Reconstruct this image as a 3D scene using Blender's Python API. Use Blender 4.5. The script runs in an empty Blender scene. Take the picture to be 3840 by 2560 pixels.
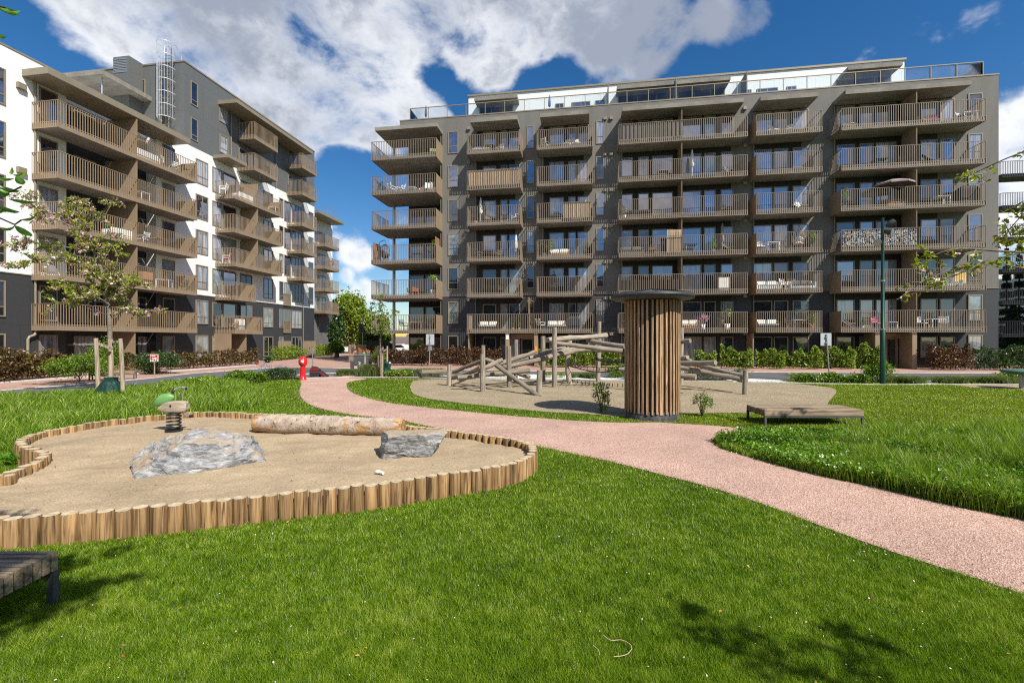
import bpy, bmesh, math, random
import numpy as np
from mathutils import Vector, Matrix
R = math.radians
S = bpy.context.scene
COL = S.collection
rng = np.random.default_rng(7)
random.seed(7)

# ------------------------------------------------------------------ camera, light, sky
H = 2.1                      # camera height above the lawn
F, CX, CY = 1726.0, 1920.0, 1275.0   # survey of the photograph: focal length, principal column, horizon row (3840 px frame)
TH = R(8.964)
c, s = math.cos(TH), math.sin(TH)
cd = bpy.data.cameras.new('camera'); cam = bpy.data.objects.new('camera', cd); COL.objects.link(cam)
cam.location = (0, 0, H); cam.rotation_euler = (R(90), 0, TH)
cd.sensor_width = 36; cd.lens = 36 * F / 3840; cd.shift_y = -5 / 3840; cd.clip_end = 3000; cd.clip_start = 0.05
S.camera = cam
SUN = Vector((.759, -.651, 1.06)).normalized()
ld = bpy.data.lights.new('sun', 'SUN'); ld.energy = 5.0; ld.angle = R(.53); ld.color = (1, .955, .87)
lo = bpy.data.objects.new('sun', ld); COL.objects.link(lo); lo.location = (20, -20, 40)
lo.rotation_euler = SUN.to_track_quat('Z', 'Y').to_euler()
S.view_settings.view_transform = 'Standard'; S.view_settings.look = 'None'
S.view_settings.exposure = 0.46; S.view_settings.gamma = 1
S.cycles.max_bounces = 6; S.cycles.diffuse_bounces = 3; S.cycles.glossy_bounces = 3
S.cycles.transmission_bounces = 4; S.cycles.transparent_max_bounces = 6
S.cycles.use_denoising = False; S.cycles.filter_width = 1.15
S.cycles.sample_clamp_indirect = 6

def dirpx(x, y):
    """direction in the world of a point of the sky (surveyed in the 2352 px copy)"""
    x *= 1.6327; y *= 1.6327
    r, u = (x - CX) / F, (CY - y) / F
    return Vector((r * c - s, r * s + c, u)).normalized()

def world():
    w = bpy.data.worlds.new('World'); S.world = w; w.use_nodes = True
    nt = w.node_tree; N = nt.nodes; L = nt.links
    for n in list(N): N.remove(n)
    out = N.new('ShaderNodeOutputWorld'); bg = N.new('ShaderNodeBackground'); bg.inputs[1].default_value = .05
    sky = N.new('ShaderNodeTexSky'); sky.sky_type = 'NISHITA'; sky.sun_disc = False
    sky.sun_elevation = math.asin(SUN.z); sky.sun_rotation = math.atan2(SUN.x, SUN.y)
    sky.air_density = 1.0; sky.dust_density = .3; sky.ozone_density = 2.5
    hs = N.new('ShaderNodeHueSaturation'); hs.inputs['Hue'].default_value = .503; hs.inputs['Saturation'].default_value = 1.36; hs.inputs['Value'].default_value = 1.72
    L.new(sky.outputs[0], hs.inputs['Color'])
    tc = N.new('ShaderNodeTexCoord')
    nrm = N.new('ShaderNodeVectorMath'); nrm.operation = 'NORMALIZE'; L.new(tc.outputs['Generated'], nrm.inputs[0])
    def math_(op, a, b=None, cl=False):
        n = N.new('ShaderNodeMath'); n.operation = op; n.use_clamp = cl
        for i, v in enumerate((a, b)):
            if v is None: continue
            if isinstance(v, (int, float)): n.inputs[i].default_value = v
            else: L.new(v, n.inputs[i])
        return n.outputs[0]
    def ss(v, a, b):
        n = N.new('ShaderNodeMapRange'); n.interpolation_type = 'SMOOTHSTEP'
        L.new(v, n.inputs[0]); n.inputs[1].default_value = a; n.inputs[2].default_value = b
        return n.outputs[0]
    def noise(scale, det, rough=.55, off=0, dist=0):
        m = N.new('ShaderNodeMapping'); m.inputs['Location'].default_value = (off, off * .7, off * 1.3)
        m.inputs['Scale'].default_value = (1, 1, 1.35)
        L.new(nrm.outputs[0], m.inputs[0])
        n = N.new('ShaderNodeTexNoise'); n.inputs['Scale'].default_value = scale; n.inputs['Detail'].default_value = det
        n.inputs['Roughness'].default_value = rough; n.inputs['Distortion'].default_value = dist
        L.new(m.outputs[0], n.inputs['Vector']); return n.outputs[0]
    # banks of cloud: centre in the sky, angular radius (deg), strength
    blobs = [((250, 30), 7, .75), ((400, 60), 9, 1), ((540, 110), 9, 1), ((680, 110), 9.5, 1), ((600, 215), 8, 1), ((820, 190), 7, .9),
             ((740, 270), 6, .9), ((870, 285), 4.5, .85), ((965, 262), 3.6, .9), ((1015, 285), 2.2, .7), ((860, 30), 7.5, .95), ((1010, 40), 6, .9), ((1130, 40), 7, 1), ((1110, 130), 4.2, .85), ((1230, 30), 5.5, .8),
             ((1340, 50), 5, .8), ((1440, 50), 6, 1), ((1500, 110), 3.6, .9), ((1600, 10), 4, .6), ((1690, 5), 4, .5), ((1620, 60), 2.4, .45), ((1230, 100), 2.6, .5),
             ((2350, 330), 4.4, .9), ((2330, 440), 4, .9), ((2430, 400), 8, 1), ((822, 585), 2.4, .5), ((795, 580), 1.4, .3), ((845, 592), 1.4, .3), ((795, 634), 1.1, .45), ((838, 668), 1.7, .45), ((810, 664), 1.2, .3), ((770, 690), 2.2, .4), ((870, 700), 2.5, .4),
             ((1990, 130), 1.1, .35), ((1000, 140), 3.0, -.6), ((1210, 165), 2.4, -.4), ((1060, 190), 2.4, -.3), ((750, 30), 1.8, -.5), ((30, 120), 6, -.8), ((1570, 200), 4, -.5), ((800, 410), 5, -.8), ((250, 130), 2, -.3), ((1310, 150), 2.4, -.5)]
    tot = None
    for (p, rad, st) in blobs:
        d = N.new('ShaderNodeVectorMath'); d.operation = 'DOT_PRODUCT'; L.new(nrm.outputs[0], d.inputs[0]); d.inputs[1].default_value = dirpx(*p)
        v = math_('MULTIPLY', ss(d.outputs['Value'], math.cos(R(rad * 1.1)), math.cos(R(rad * .2))), st)
        tot = v if tot is None else math_('ADD', tot, v)
    # more of the same behind the camera (what the windows mirror)
    sep = N.new('ShaderNodeSeparateXYZ'); L.new(nrm.outputs[0], sep.inputs[0])
    back = ss(sep.outputs['Y'], .12, -.35)
    tot = math_('ADD', tot, math_('MULTIPLY', math_('MULTIPLY', back, ss(sep.outputs['Z'], .1, .3)), .5))
    tot = math_('MINIMUM', tot, 1.0)
    n1 = noise(5.2, 12, .62, 3.1, .3); n2 = noise(2.2, 3, .5, 9.4); n3 = noise(13, 8, .6, 1.7, .2)
    dens = math_('ADD', math_('ADD', math_('MULTIPLY', tot, .58), math_('MULTIPLY', math_('SUBTRACT', n1, .5), 1.9)), math_('MULTIPLY', math_('SUBTRACT', n3, .5), .8))
    alpha = ss(dens, .10, .66)
    # thick parts turn grey underneath, thin rims are white
    thick = ss(math_('ADD', math_('ADD', math_('MULTIPLY', dens, .55), math_('MULTIPLY', ss(sep.outputs['Z'], .28, .62), .45)), math_('ADD', math_('MULTIPLY', math_('SUBTRACT', n2, .5), 1.7), math_('MULTIPLY', math_('SUBTRACT', n3, .5), .9))), .30, 1.02)
    ramp = N.new('ShaderNodeValToRGB'); L.new(thick, ramp.inputs[0])
    e = ramp.color_ramp.elements; e[0].color = (15.2, 15.4, 15.8, 1); e[1].color = (5.4, 6.1, 7.5, 1)
    m = ramp.color_ramp.elements.new(.35); m.color = (12.2, 12.6, 13.4, 1)
    mix = N.new('ShaderNodeMix'); mix.data_type = 'RGBA'
    L.new(math_('MULTIPLY', alpha, .97), mix.inputs[0]); L.new(hs.outputs[0], mix.inputs[6]); L.new(ramp.outputs[0], mix.inputs[7])
    L.new(mix.outputs[2], bg.inputs[0]); L.new(bg.outputs[0], out.inputs[0])
world()

# ------------------------------------------------------------------ survey helpers (pixel of the 3840 px frame -> place in the world)
def CW(r, d, z=0.): return Vector((r * c - d * s, r * s + d * c, z))
def gp(x, y, z=0.):
    d = (H - z) * F / (y - CY); return CW((x - CX) / F * d, d, z)
def gD(x, y, z=0.): return gp(x * 1.6327, y * 1.6327, z)
def atd(x, y, d): return CW((x - CX) / F * d, d, H + (CY - y) * d / F)
def onY(x, y, Y):
    t = (x - CX) / F; d = Y / (c + t * s); return Vector(((t * c - s) * d, Y, H + (CY - y) * d / F))
def XonY(x, Y): return onY(x, 0, Y).x
def onX(x, y, X):
    t = (x - CX) / F; Y = X * (c + t * s) / (t * c - s); d = -X * s + Y * c
    return Vector((X, Y, H + (CY - y) * d / F))
def YonX(x, X): return onX(x, 0, X).y
def z1(x, y=0): return x / 1.8023, y / 1.8023
def z2(x, y=0): return 1270 + x / 1.8023, y / 1.8023
def z3(x, y=0): return 2540 + x / 1.8023, y / 1.8023
def z4(x, y=0): return x / 1.8023, 850 + y / 1.8023

# ------------------------------------------------------------------ materials
def nodes(name):
    m = bpy.data.materials.new(name); m.use_nodes = True
    nt = m.node_tree
    for n in list(nt.nodes): nt.nodes.remove(n)
    return m, nt, nt.nodes, nt.links
def rgb(v): return (v[0], v[1], v[2], 1)
def mat(name, col, rough=.7, var=.12, scale=2., bump=0., bscale=40., metal=0., spec=.4, col2=None, stretch=(1, 1, 1), coord='world', lo=.35, hi=.65, detail=5, fine=None):
    m, nt, N, L = nodes(name)
    out = N.new('ShaderNodeOutputMaterial'); p = N.new('ShaderNodeBsdfPrincipled'); L.new(p.outputs[0], out.inputs[0])
    p.inputs['Roughness'].default_value = rough; p.inputs['Metallic'].default_value = metal; p.inputs['Specular IOR Level'].default_value = spec
    if coord == 'world':
        g = N.new('ShaderNodeNewGeometry'); vec = g.outputs['Position']
    else:
        g = N.new('ShaderNodeTexCoord'); vec = g.outputs['Object']
    mp = N.new('ShaderNodeMapping'); mp.inputs['Scale'].default_value = stretch; L.new(vec, mp.inputs[0])
    n = N.new('ShaderNodeTexNoise'); n.inputs['Scale'].default_value = scale; n.inputs['Detail'].default_value = detail; L.new(mp.outputs[0], n.inputs['Vector'])
    r = N.new('ShaderNodeValToRGB'); L.new(n.outputs[0], r.inputs[0])
    a = [max(0, v * (1 - var)) for v in col]; b = [min(1, v * (1 + var)) for v in col] if col2 is None else col2
    if col2 is not None: a = col
    e = r.color_ramp.elements; e[0].position = lo; e[0].color = rgb(a); e[1].position = hi; e[1].color = rgb(b)
    res = r.outputs[0]
    if fine:                                            # grain: (scale, strength)
        f = N.new('ShaderNodeTexNoise'); f.inputs['Scale'].default_value = fine[0]; f.inputs['Detail'].default_value = 4; L.new(mp.outputs[0], f.inputs['Vector'])
        mr = N.new('ShaderNodeMapRange'); L.new(f.outputs[0], mr.inputs[0]); mr.inputs[1].default_value = .3; mr.inputs[2].default_value = .7
        mr.inputs[3].default_value = 1 - fine[1]; mr.inputs[4].default_value = 1 + fine[1]
        mx = N.new('ShaderNodeMix'); mx.data_type = 'RGBA'; mx.blend_type = 'MULTIPLY'; mx.inputs[0].default_value = 1
        L.new(res, mx.inputs[6]); L.new(mr.outputs[0], mx.inputs[7]); res = mx.outputs[2]
    L.new(res, p.inputs['Base Color'])
    if bump:
        bn = N.new('ShaderNodeTexNoise'); bn.inputs['Scale'].default_value = bscale; bn.inputs['Detail'].default_value = 6; L.new(mp.outputs[0], bn.inputs['Vector'])
        bu = N.new('ShaderNodeBump'); bu.inputs['Strength'].default_value = bump; bu.inputs['Distance'].default_value = .02
        L.new(bn.outputs[0], bu.inputs['Height']); L.new(bu.outputs[0], p.inputs['Normal'])
    return m
def leafmat(name, ca, cb, cc=None, trans=.35, patch=None, gloss=.08, patch2=None):
    """foliage: each leaf carries its own number 'rnd', patches vary slowly in the world"""
    m, nt, N, L = nodes(name)
    out = N.new('ShaderNodeOutputMaterial')
    at = N.new('ShaderNodeAttribute'); at.attribute_name = 'rnd'
    fac = at.outputs['Fac']
    if patch:
        g = N.new('ShaderNodeNewGeometry'); n = N.new('ShaderNodeTexNoise'); n.inputs['Scale'].default_value = patch[0]; n.inputs['Detail'].default_value = 3
        L.new(g.outputs['Position'], n.inputs['Vector'])
        a = N.new('ShaderNodeMath'); a.operation = 'MULTIPLY_ADD'; L.new(n.outputs[0], a.inputs[0]); a.inputs[1].default_value = patch[1]; 
        b = N.new('ShaderNodeMath'); b.operation = 'SUBTRACT'; L.new(fac, b.inputs[0]); b.inputs[1].default_value = patch[1] * .5
        L.new(b.outputs[0], a.inputs[2]); fac = a.outputs[0]
    if patch2:
        n = N.new('ShaderNodeTexNoise'); n.inputs['Scale'].default_value = patch2[0]; n.inputs['Detail'].default_value = 2
        L.new(g.outputs['Position'], n.inputs['Vector'])
        a2 = N.new('ShaderNodeMath'); a2.operation = 'MULTIPLY_ADD'; L.new(n.outputs[0], a2.inputs[0]); a2.inputs[1].default_value = patch2[1]
        b = N.new('ShaderNodeMath'); b.operation = 'SUBTRACT'; L.new(fac, b.inputs[0]); b.inputs[1].default_value = patch2[1] * .5
        L.new(b.outputs[0], a2.inputs[2]); fac = a2.outputs[0]
    r = N.new('ShaderNodeValToRGB'); L.new(fac, r.inputs[0]); e = r.color_ramp.elements
    e[0].color = rgb(ca); e[1].color = rgb(cb)
    if cc: x = e.new(.9); x.color = rgb(cb); e[2].color = rgb(cc)
    d = N.new('ShaderNodeBsdfDiffuse'); t = N.new('ShaderNodeBsdfTranslucent'); gl = N.new('ShaderNodeBsdfGlossy'); gl.inputs['Roughness'].default_value = .38
    L.new(r.outputs[0], d.inputs[0])
    hs = N.new('ShaderNodeHueSaturation'); hs.inputs['Value'].default_value = 1.25; hs.inputs['Saturation'].default_value = 1.08; L.new(r.outputs[0], hs.inputs['Color']); L.new(hs.outputs[0], t.inputs[0])
    m1 = N.new('ShaderNodeMixShader'); m1.inputs[0].default_value = trans; L.new(d.outputs[0], m1.inputs[1]); L.new(t.outputs[0], m1.inputs[2])
    m2 = N.new('ShaderNodeMixShader'); m2.inputs[0].default_value = gloss * .6; L.new(m1.outputs[0], m2.inputs[1]); L.new(gl.outputs[0], m2.inputs[2])
    L.new(m2.outputs[0], out.inputs[0]); return m
def glassmat(name, inner, refl=.28, tint=(.85, .9, 1), folds=0.):
    m, nt, N, L = nodes(name)
    out = N.new('ShaderNodeOutputMaterial')
    d = N.new('ShaderNodeBsdfPrincipled'); d.inputs['Roughness'].default_value = .6; d.inputs['Specular IOR Level'].default_value = .2
    g = N.new('ShaderNodeNewGeometry'); n = N.new('ShaderNodeTexNoise'); n.inputs['Scale'].default_value = .9
    mp = N.new('ShaderNodeMapping'); mp.inputs['Scale'].default_value = (9, 9, .5) if folds else (1.3, 1.3, 1.3)
    L.new(g.outputs['Position'], mp.inputs[0]); L.new(mp.outputs[0], n.inputs['Vector'])
    r = N.new('ShaderNodeValToRGB'); L.new(n.outputs[0], r.inputs[0]); e = r.color_ramp.elements
    k = .35 + .3 * (1 - folds) if folds else .35
    e[0].position = .36; e[0].color = rgb([v * k for v in inner]); e[1].position = .62; e[1].color = rgb(inner)
    L.new(r.outputs[0], d.inputs['Base Color'])
    gl = N.new('ShaderNodeBsdfGlossy'); gl.inputs['Roughness'].default_value = .02; gl.inputs['Color'].default_value = rgb(tint)
    bn = N.new('ShaderNodeTexNoise'); bn.inputs['Scale'].default_value = .7; L.new(g.outputs['Position'], bn.inputs['Vector'])
    bu = N.new('ShaderNodeBump'); bu.inputs['Strength'].default_value = .12; bu.inputs['Distance'].default_value = .05; L.new(bn.outputs[0], bu.inputs['Height']); L.new(bu.outputs[0], gl.inputs['Normal'])
    fr = N.new('ShaderNodeFresnel'); fr.inputs['IOR'].default_value = 1.5
    a = N.new('ShaderNodeMath'); a.operation = 'ADD'; a.use_clamp = True; L.new(fr.outputs[0], a.inputs[0]); a.inputs[1].default_value = refl
    mx = N.new('ShaderNodeMixShader'); L.new(a.outputs[0], mx.inputs[0]); L.new(d.outputs[0], mx.inputs[1]); L.new(gl.outputs[0], mx.inputs[2])
    L.new(mx.outputs[0], out.inputs[0]); return m
def woodmat(name, ca, cb, axis='z', rough=.75, scale=1., var_attr=True, bump=.25):
    m, nt, N, L = nodes(name)
    out = N.new('ShaderNodeOutputMaterial'); p = N.new('ShaderNodeBsdfPrincipled'); L.new(p.outputs[0], out.inputs[0]); p.inputs['Roughness'].default_value = rough; p.inputs['Specular IOR Level'].default_value = .25
    g = N.new('ShaderNodeTexCoord'); mp = N.new('ShaderNodeMapping')
    k = {'x': (1.2, 22, 22), 'y': (22, 1.2, 22), 'z': (22, 22, 1.2)}[axis]
    mp.inputs['Scale'].default_value = [v * scale for v in k]; L.new(g.outputs['Object'], mp.inputs[0])
    n = N.new('ShaderNodeTexNoise'); n.inputs['Scale'].default_value = 1.6; n.inputs['Detail'].default_value = 7; n.inputs['Distortion'].default_value = .8; L.new(mp.outputs[0], n.inputs['Vector'])
    r = N.new('ShaderNodeValToRGB'); L.new(n.outputs[0], r.inputs[0]); e = r.color_ramp.elements
    e[0].position = .34; e[0].color = rgb(ca); e[1].position = .62; e[1].color = rgb(cb)
    res = r.outputs[0]
    if var_attr:
        at = N.new('ShaderNodeAttribute'); at.attribute_name = 'rnd'
        oi = N.new('ShaderNodeObjectInfo')
        ad = N.new('ShaderNodeMath'); ad.operation = 'ADD'; L.new(at.outputs['Fac'], ad.inputs[0]); L.new(oi.outputs['Random'], ad.inputs[1])
        fr = N.new('ShaderNodeMath'); fr.operation = 'FRACT'; L.new(ad.outputs[0], fr.inputs[0])
        mr = N.new('ShaderNodeMapRange'); L.new(fr.outputs[0], mr.inputs[0]); mr.inputs[3].default_value = .72; mr.inputs[4].default_value = 1.22
        mx = N.new('ShaderNodeMix'); mx.data_type = 'RGBA'; mx.blend_type = 'MULTIPLY'; mx.inputs[0].default_value = 1
        L.new(res, mx.inputs[6]); L.new(mr.outputs[0], mx.inputs[7]); res = mx.outputs[2]
    L.new(res, p.inputs['Base Color'])
    bu = N.new('ShaderNodeBump'); bu.inputs['Strength'].default_value = bump; bu.inputs['Distance'].default_value = .01; L.new(n.outputs[0], bu.inputs['Height']); L.new(bu.outputs[0], p.inputs['Normal'])
    return m
def speckmat(name, cols, scale, rough=.95, bump=.5, big=(.25, .12), bdist=.01):
    """loose stones or sand: cells of many colours with a slow drift over them"""
    m, nt, N, L = nodes(name)
    out = N.new('ShaderNodeOutputMaterial'); p = N.new('ShaderNodeBsdfPrincipled'); L.new(p.outputs[0], out.inputs[0]); p.inputs['Roughness'].default_value = rough; p.inputs['Specular IOR Level'].default_value = .15
    g = N.new('ShaderNodeNewGeometry')
    v = N.new('ShaderNodeTexVoronoi'); v.inputs['Scale'].default_value = scale; L.new(g.outputs['Position'], v.inputs['Vector'])
    sp = N.new('ShaderNodeSeparateColor'); L.new(v.outputs['Color'], sp.inputs[0])
    r = N.new('ShaderNodeValToRGB'); L.new(sp.outputs[0], r.inputs[0]); e = r.color_ramp.elements
    e[0].color = rgb(cols[0]); e[1].color = rgb(cols[-1])
    for i, q in enumerate(cols[1:-1]): x = e.new((i + 1) / (len(cols) - 1)); x.color = rgb(q)
    n = N.new('ShaderNodeTexNoise'); n.inputs['Scale'].default_value = big[0]; n.inputs['Detail'].default_value = 8; n.inputs['Roughness'].default_value = .62; L.new(g.outputs['Position'], n.inputs['Vector'])
    mr = N.new('ShaderNodeMapRange'); L.new(n.outputs[0], mr.inputs[0]); mr.inputs[1].default_value = .3; mr.inputs[2].default_value = .7; mr.inputs[3].default_value = 1 - big[1]; mr.inputs[4].default_value = 1 + big[1]
    mx = N.new('ShaderNodeMix'); mx.data_type = 'RGBA'; mx.blend_type = 'MULTIPLY'; mx.inputs[0].default_value = 1; L.new(r.outputs[0], mx.inputs[6]); L.new(mr.outputs[0], mx.inputs[7])
    L.new(mx.outputs[2], p.inputs['Base Color'])
    n2 = N.new('ShaderNodeTexNoise'); n2.inputs['Scale'].default_value = 7; n2.inputs['Detail'].default_value = 5; L.new(g.outputs['Position'], n2.inputs['Vector'])
    ad = N.new('ShaderNodeMath'); ad.operation = 'MULTIPLY_ADD'; L.new(n2.outputs[0], ad.inputs[0]); ad.inputs[1].default_value = 2.5
    L.new(v.outputs['Distance'], ad.inputs[2])
    bu = N.new('ShaderNodeBump'); bu.inputs['Strength'].default_value = bump; bu.inputs['Distance'].default_value = bdist; L.new(ad.outputs[0], bu.inputs['Height']); L.new(bu.outputs[0], p.inputs['Normal'])
    return m
def brickmat(name, c1, c2, mortar, sx=.21, sy=.1, axes='xy', rough=.85):
    m, nt, N, L = nodes(name)
    out = N.new('ShaderNodeOutputMaterial'); p = N.new('ShaderNodeBsdfPrincipled'); L.new(p.outputs[0], out.inputs[0]); p.inputs['Roughness'].default_value = rough
    g = N.new('ShaderNodeNewGeometry'); vec = g.outputs['Position']
    if axes != 'xy':
        sp = N.new('ShaderNodeSeparateXYZ'); cb = N.new('ShaderNodeCombineXYZ'); L.new(vec, sp.inputs[0])
        L.new(sp.outputs[0 if axes[0] == 'x' else 1], cb.inputs[0]); L.new(sp.outputs[2], cb.inputs[1]); vec = cb.outputs[0]
    b = N.new('ShaderNodeTexBrick'); b.inputs['Scale'].default_value = 1; b.inputs['Brick Width'].default_value = sx; b.inputs['Row Height'].default_value = sy; b.inputs['Mortar Size'].default_value = .008
    b.inputs['Color1'].default_value = rgb(c1); b.inputs['Color2'].default_value = rgb(c2); b.inputs['Mortar'].default_value = rgb(mortar); L.new(vec, b.inputs['Vector'])
    n = N.new('ShaderNodeTexNoise'); n.inputs['Scale'].default_value = .6; n.inputs['Detail'].default_value = 6; L.new(g.outputs['Position'], n.inputs['Vector'])
    mr = N.new('ShaderNodeMapRange'); L.new(n.outputs[0], mr.inputs[0]); mr.inputs[1].default_value = .3; mr.inputs[2].default_value = .7; mr.inputs[3].default_value = .85; mr.inputs[4].default_value = 1.12
    mx = N.new('ShaderNodeMix'); mx.data_type = 'RGBA'; mx.blend_type = 'MULTIPLY'; mx.inputs[0].default_value = 1; L.new(b.outputs[0], mx.inputs[6]); L.new(mr.outputs[0], mx.inputs[7])
    L.new(mx.outputs[2], p.inputs['Base Color']); return m
def panelmat(name, col, rough, px=1.2, pz=3.0, joint=.6, axis='y', var=.05):
    """flat facade boards with fine joints"""
    m, nt, N, L = nodes(name)
    out = N.new('ShaderNodeOutputMaterial'); p = N.new('ShaderNodeBsdfPrincipled'); L.new(p.outputs[0], out.inputs[0]); p.inputs['Roughness'].default_value = rough
    g = N.new('ShaderNodeNewGeometry'); sp = N.new('ShaderNodeSeparateXYZ'); L.new(g.outputs['Position'], sp.inputs[0])
    sm = N.new('ShaderNodeMath'); sm.operation = 'ADD'; L.new(sp.outputs[0], sm.inputs[0]); L.new(sp.outputs[1], sm.inputs[1])
    cb = N.new('ShaderNodeCombineXYZ'); L.new(sm.outputs[0], cb.inputs[0]); L.new(sp.outputs[2], cb.inputs[1])
    b = N.new('ShaderNodeTexBrick'); b.offset = .37; b.inputs['Scale'].default_value = 1; b.inputs['Brick Width'].default_value = px; b.inputs['Row Height'].default_value = pz; b.inputs['Mortar Size'].default_value = .012
    b.inputs['Color1'].default_value = rgb([v * (1 - var) for v in col]); b.inputs['Color2'].default_value = rgb([min(1, v * (1 + var)) for v in col]); b.inputs['Mortar'].default_value = rgb([v * joint for v in col])
    L.new(cb.outputs[0], b.inputs['Vector']); L.new(b.outputs[0], p.inputs['Base Color']); return m

def grassground():
    m, nt, N, L = nodes('lawn_soil')
    out = N.new('ShaderNodeOutputMaterial'); p = N.new('ShaderNodeBsdfPrincipled'); L.new(p.outputs[0], out.inputs[0]); p.inputs['Roughness'].default_value = .95; p.inputs['Specular IOR Level'].default_value = .1
    g = N.new('ShaderNodeNewGeometry')
    n = N.new('ShaderNodeTexNoise'); n.inputs['Scale'].default_value = 30; n.inputs['Detail'].default_value = 6; L.new(g.outputs['Position'], n.inputs['Vector'])
    r = N.new('ShaderNodeValToRGB'); L.new(n.outputs[0], r.inputs[0]); e = r.color_ramp.elements
    e[0].position = .35; e[0].color = (.03, .05, .006, 1); e[1].position = .68; e[1].color = (.10, .15, .014, 1)
    L.new(r.outputs[0], p.inputs['Base Color'])
    bu = N.new('ShaderNodeBump'); bu.inputs['Strength'].default_value = .8; bu.inputs['Distance'].default_value = .03; L.new(n.outputs[0], bu.inputs['Height']); L.new(bu.outputs[0], p.inputs['Normal'])
    return m
def rockmat():
    m, nt, N, L = nodes('grey_rock')
    out = N.new('ShaderNodeOutputMaterial'); p = N.new('ShaderNodeBsdfPrincipled'); L.new(p.outputs[0], out.inputs[0]); p.inputs['Roughness'].default_value = .8; p.inputs['Specular IOR Level'].default_value = .3
    g = N.new('ShaderNodeTexCoord'); mp = N.new('ShaderNodeMapping'); mp.inputs['Scale'].default_value = (1, 1, 2.6); mp.inputs['Rotation'].default_value = (.25, .3, .2); L.new(g.outputs['Object'], mp.inputs[0])
    n = N.new('ShaderNodeTexNoise'); n.inputs['Scale'].default_value = 5.5; n.inputs['Detail'].default_value = 14; n.inputs['Roughness'].default_value = .72; n.inputs['Distortion'].default_value = .7; L.new(mp.outputs[0], n.inputs['Vector'])
    r = N.new('ShaderNodeValToRGB'); L.new(n.outputs[0], r.inputs[0]); e = r.color_ramp.elements
    e[0].position = .33; e[0].color = (.035, .037, .042, 1); e[1].position = .70; e[1].color = (.66, .65, .62, 1)
    x = e.new(.45); x.color = (.22, .225, .24, 1); x = e.new(.56); x.color = (.36, .36, .36, 1)
    # sand lying on the flatter faces
    ge = N.new('ShaderNodeNewGeometry'); sp = N.new('ShaderNodeSeparateXYZ'); L.new(ge.outputs['Normal'], sp.inputs[0])
    n2 = N.new('ShaderNodeTexNoise'); n2.inputs['Scale'].default_value = 3.4; n2.inputs['Detail'].default_value = 8; L.new(g.outputs['Object'], n2.inputs['Vector'])
    a = N.new('ShaderNodeMath'); a.operation = 'MULTIPLY_ADD'; L.new(n2.outputs[0], a.inputs[0]); a.inputs[1].default_value = 1.6; L.new(sp.outputs[2], a.inputs[2])
    mr = N.new('ShaderNodeMapRange'); L.new(a.outputs[0], mr.inputs[0]); mr.inputs[1].default_value = 1.45; mr.inputs[2].default_value = 1.75; mr.inputs[4].default_value = .85
    mx = N.new('ShaderNodeMix'); mx.data_type = 'RGBA'; L.new(mr.outputs[0], mx.inputs[0]); L.new(r.outputs[0], mx.inputs[6]); mx.inputs[7].default_value = (.40, .30, .19, 1)
    L.new(mx.outputs[2], p.inputs['Base Color'])
    bu = N.new('ShaderNodeBump'); bu.inputs['Strength'].default_value = .9; bu.inputs['Distance'].default_value = .05; L.new(n.outputs[0], bu.inputs['Height']); L.new(bu.outputs[0], p.inputs['Normal'])
    return m
def barkmat():
    m, nt, N, L = nodes('pale_bark')
    out = N.new('ShaderNodeOutputMaterial'); p = N.new('ShaderNodeBsdfPrincipled'); L.new(p.outputs[0], out.inputs[0]); p.inputs['Roughness'].default_value = .85; p.inputs['Specular IOR Level'].default_value = .15
    g = N.new('ShaderNodeTexCoord')
    def nz(scale, det, rough=.6, dist=0., st=(1, 1, 1)):
        mp = N.new('ShaderNodeMapping'); mp.inputs['Scale'].default_value = st; L.new(g.outputs['Object'], mp.inputs[0])
        n = N.new('ShaderNodeTexNoise'); n.inputs['Scale'].default_value = scale; n.inputs['Detail'].default_value = det; n.inputs['Roughness'].default_value = rough; n.inputs['Distortion'].default_value = dist; L.new(mp.outputs[0], n.inputs['Vector']); return n.outputs[0]
    def rp(v, *st):
        r = N.new('ShaderNodeValToRGB'); L.new(v, r.inputs[0]); e = r.color_ramp.elements; e[0].position, e[0].color = st[0][0], rgb(st[0][1]); e[1].position, e[1].color = st[-1][0], rgb(st[-1][1])
        for q in st[1:-1]: x = e.new(q[0]); x.color = rgb(q[1])
        return r.outputs[0]
    def mixc(f, a, b):
        mx = N.new('ShaderNodeMix'); mx.data_type = 'RGBA'; L.new(f, mx.inputs[0]); L.new(a, mx.inputs[6])
        if isinstance(b, tuple): mx.inputs[7].default_value = rgb(b)
        else: L.new(b, mx.inputs[7])
        return mx.outputs[2]
    base = rp(nz(5, 10, .65), (.3, (.27, .20, .15)), (.5, (.42, .335, .265)), (.68, (.52, .43, .35)))
    # short dark cracks and scars
    cr = rp(nz(16, 5, .55, .6, (1.6, .7, .7)), (.60, (0, 0, 0)), (.66, (1, 1, 1)))
    c1 = mixc(cr, base, (.075, .05, .035))
    # strips where the bark has come off
    wood = rp(nz(9, 6, .6, .5, (.35, 2.5, 2.5)), (.35, (.30, .15, .055)), (.65, (.56, .37, .19)))
    st_ = rp(nz(2.3, 5, .6, .5, (.8, 1.3, 1.3)), (.60, (0, 0, 0)), (.615, (1, 1, 1)))
    c2 = mixc(st_, c1, wood); L.new(c2, p.inputs['Base Color'])
    bu = N.new('ShaderNodeBump'); bu.inputs['Strength'].default_value = .8; bu.inputs['Distance'].default_value = .03; L.new(nz(14, 8, .65), bu.inputs['Height']); L.new(bu.outputs[0], p.inputs['Normal'])
    return m

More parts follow.
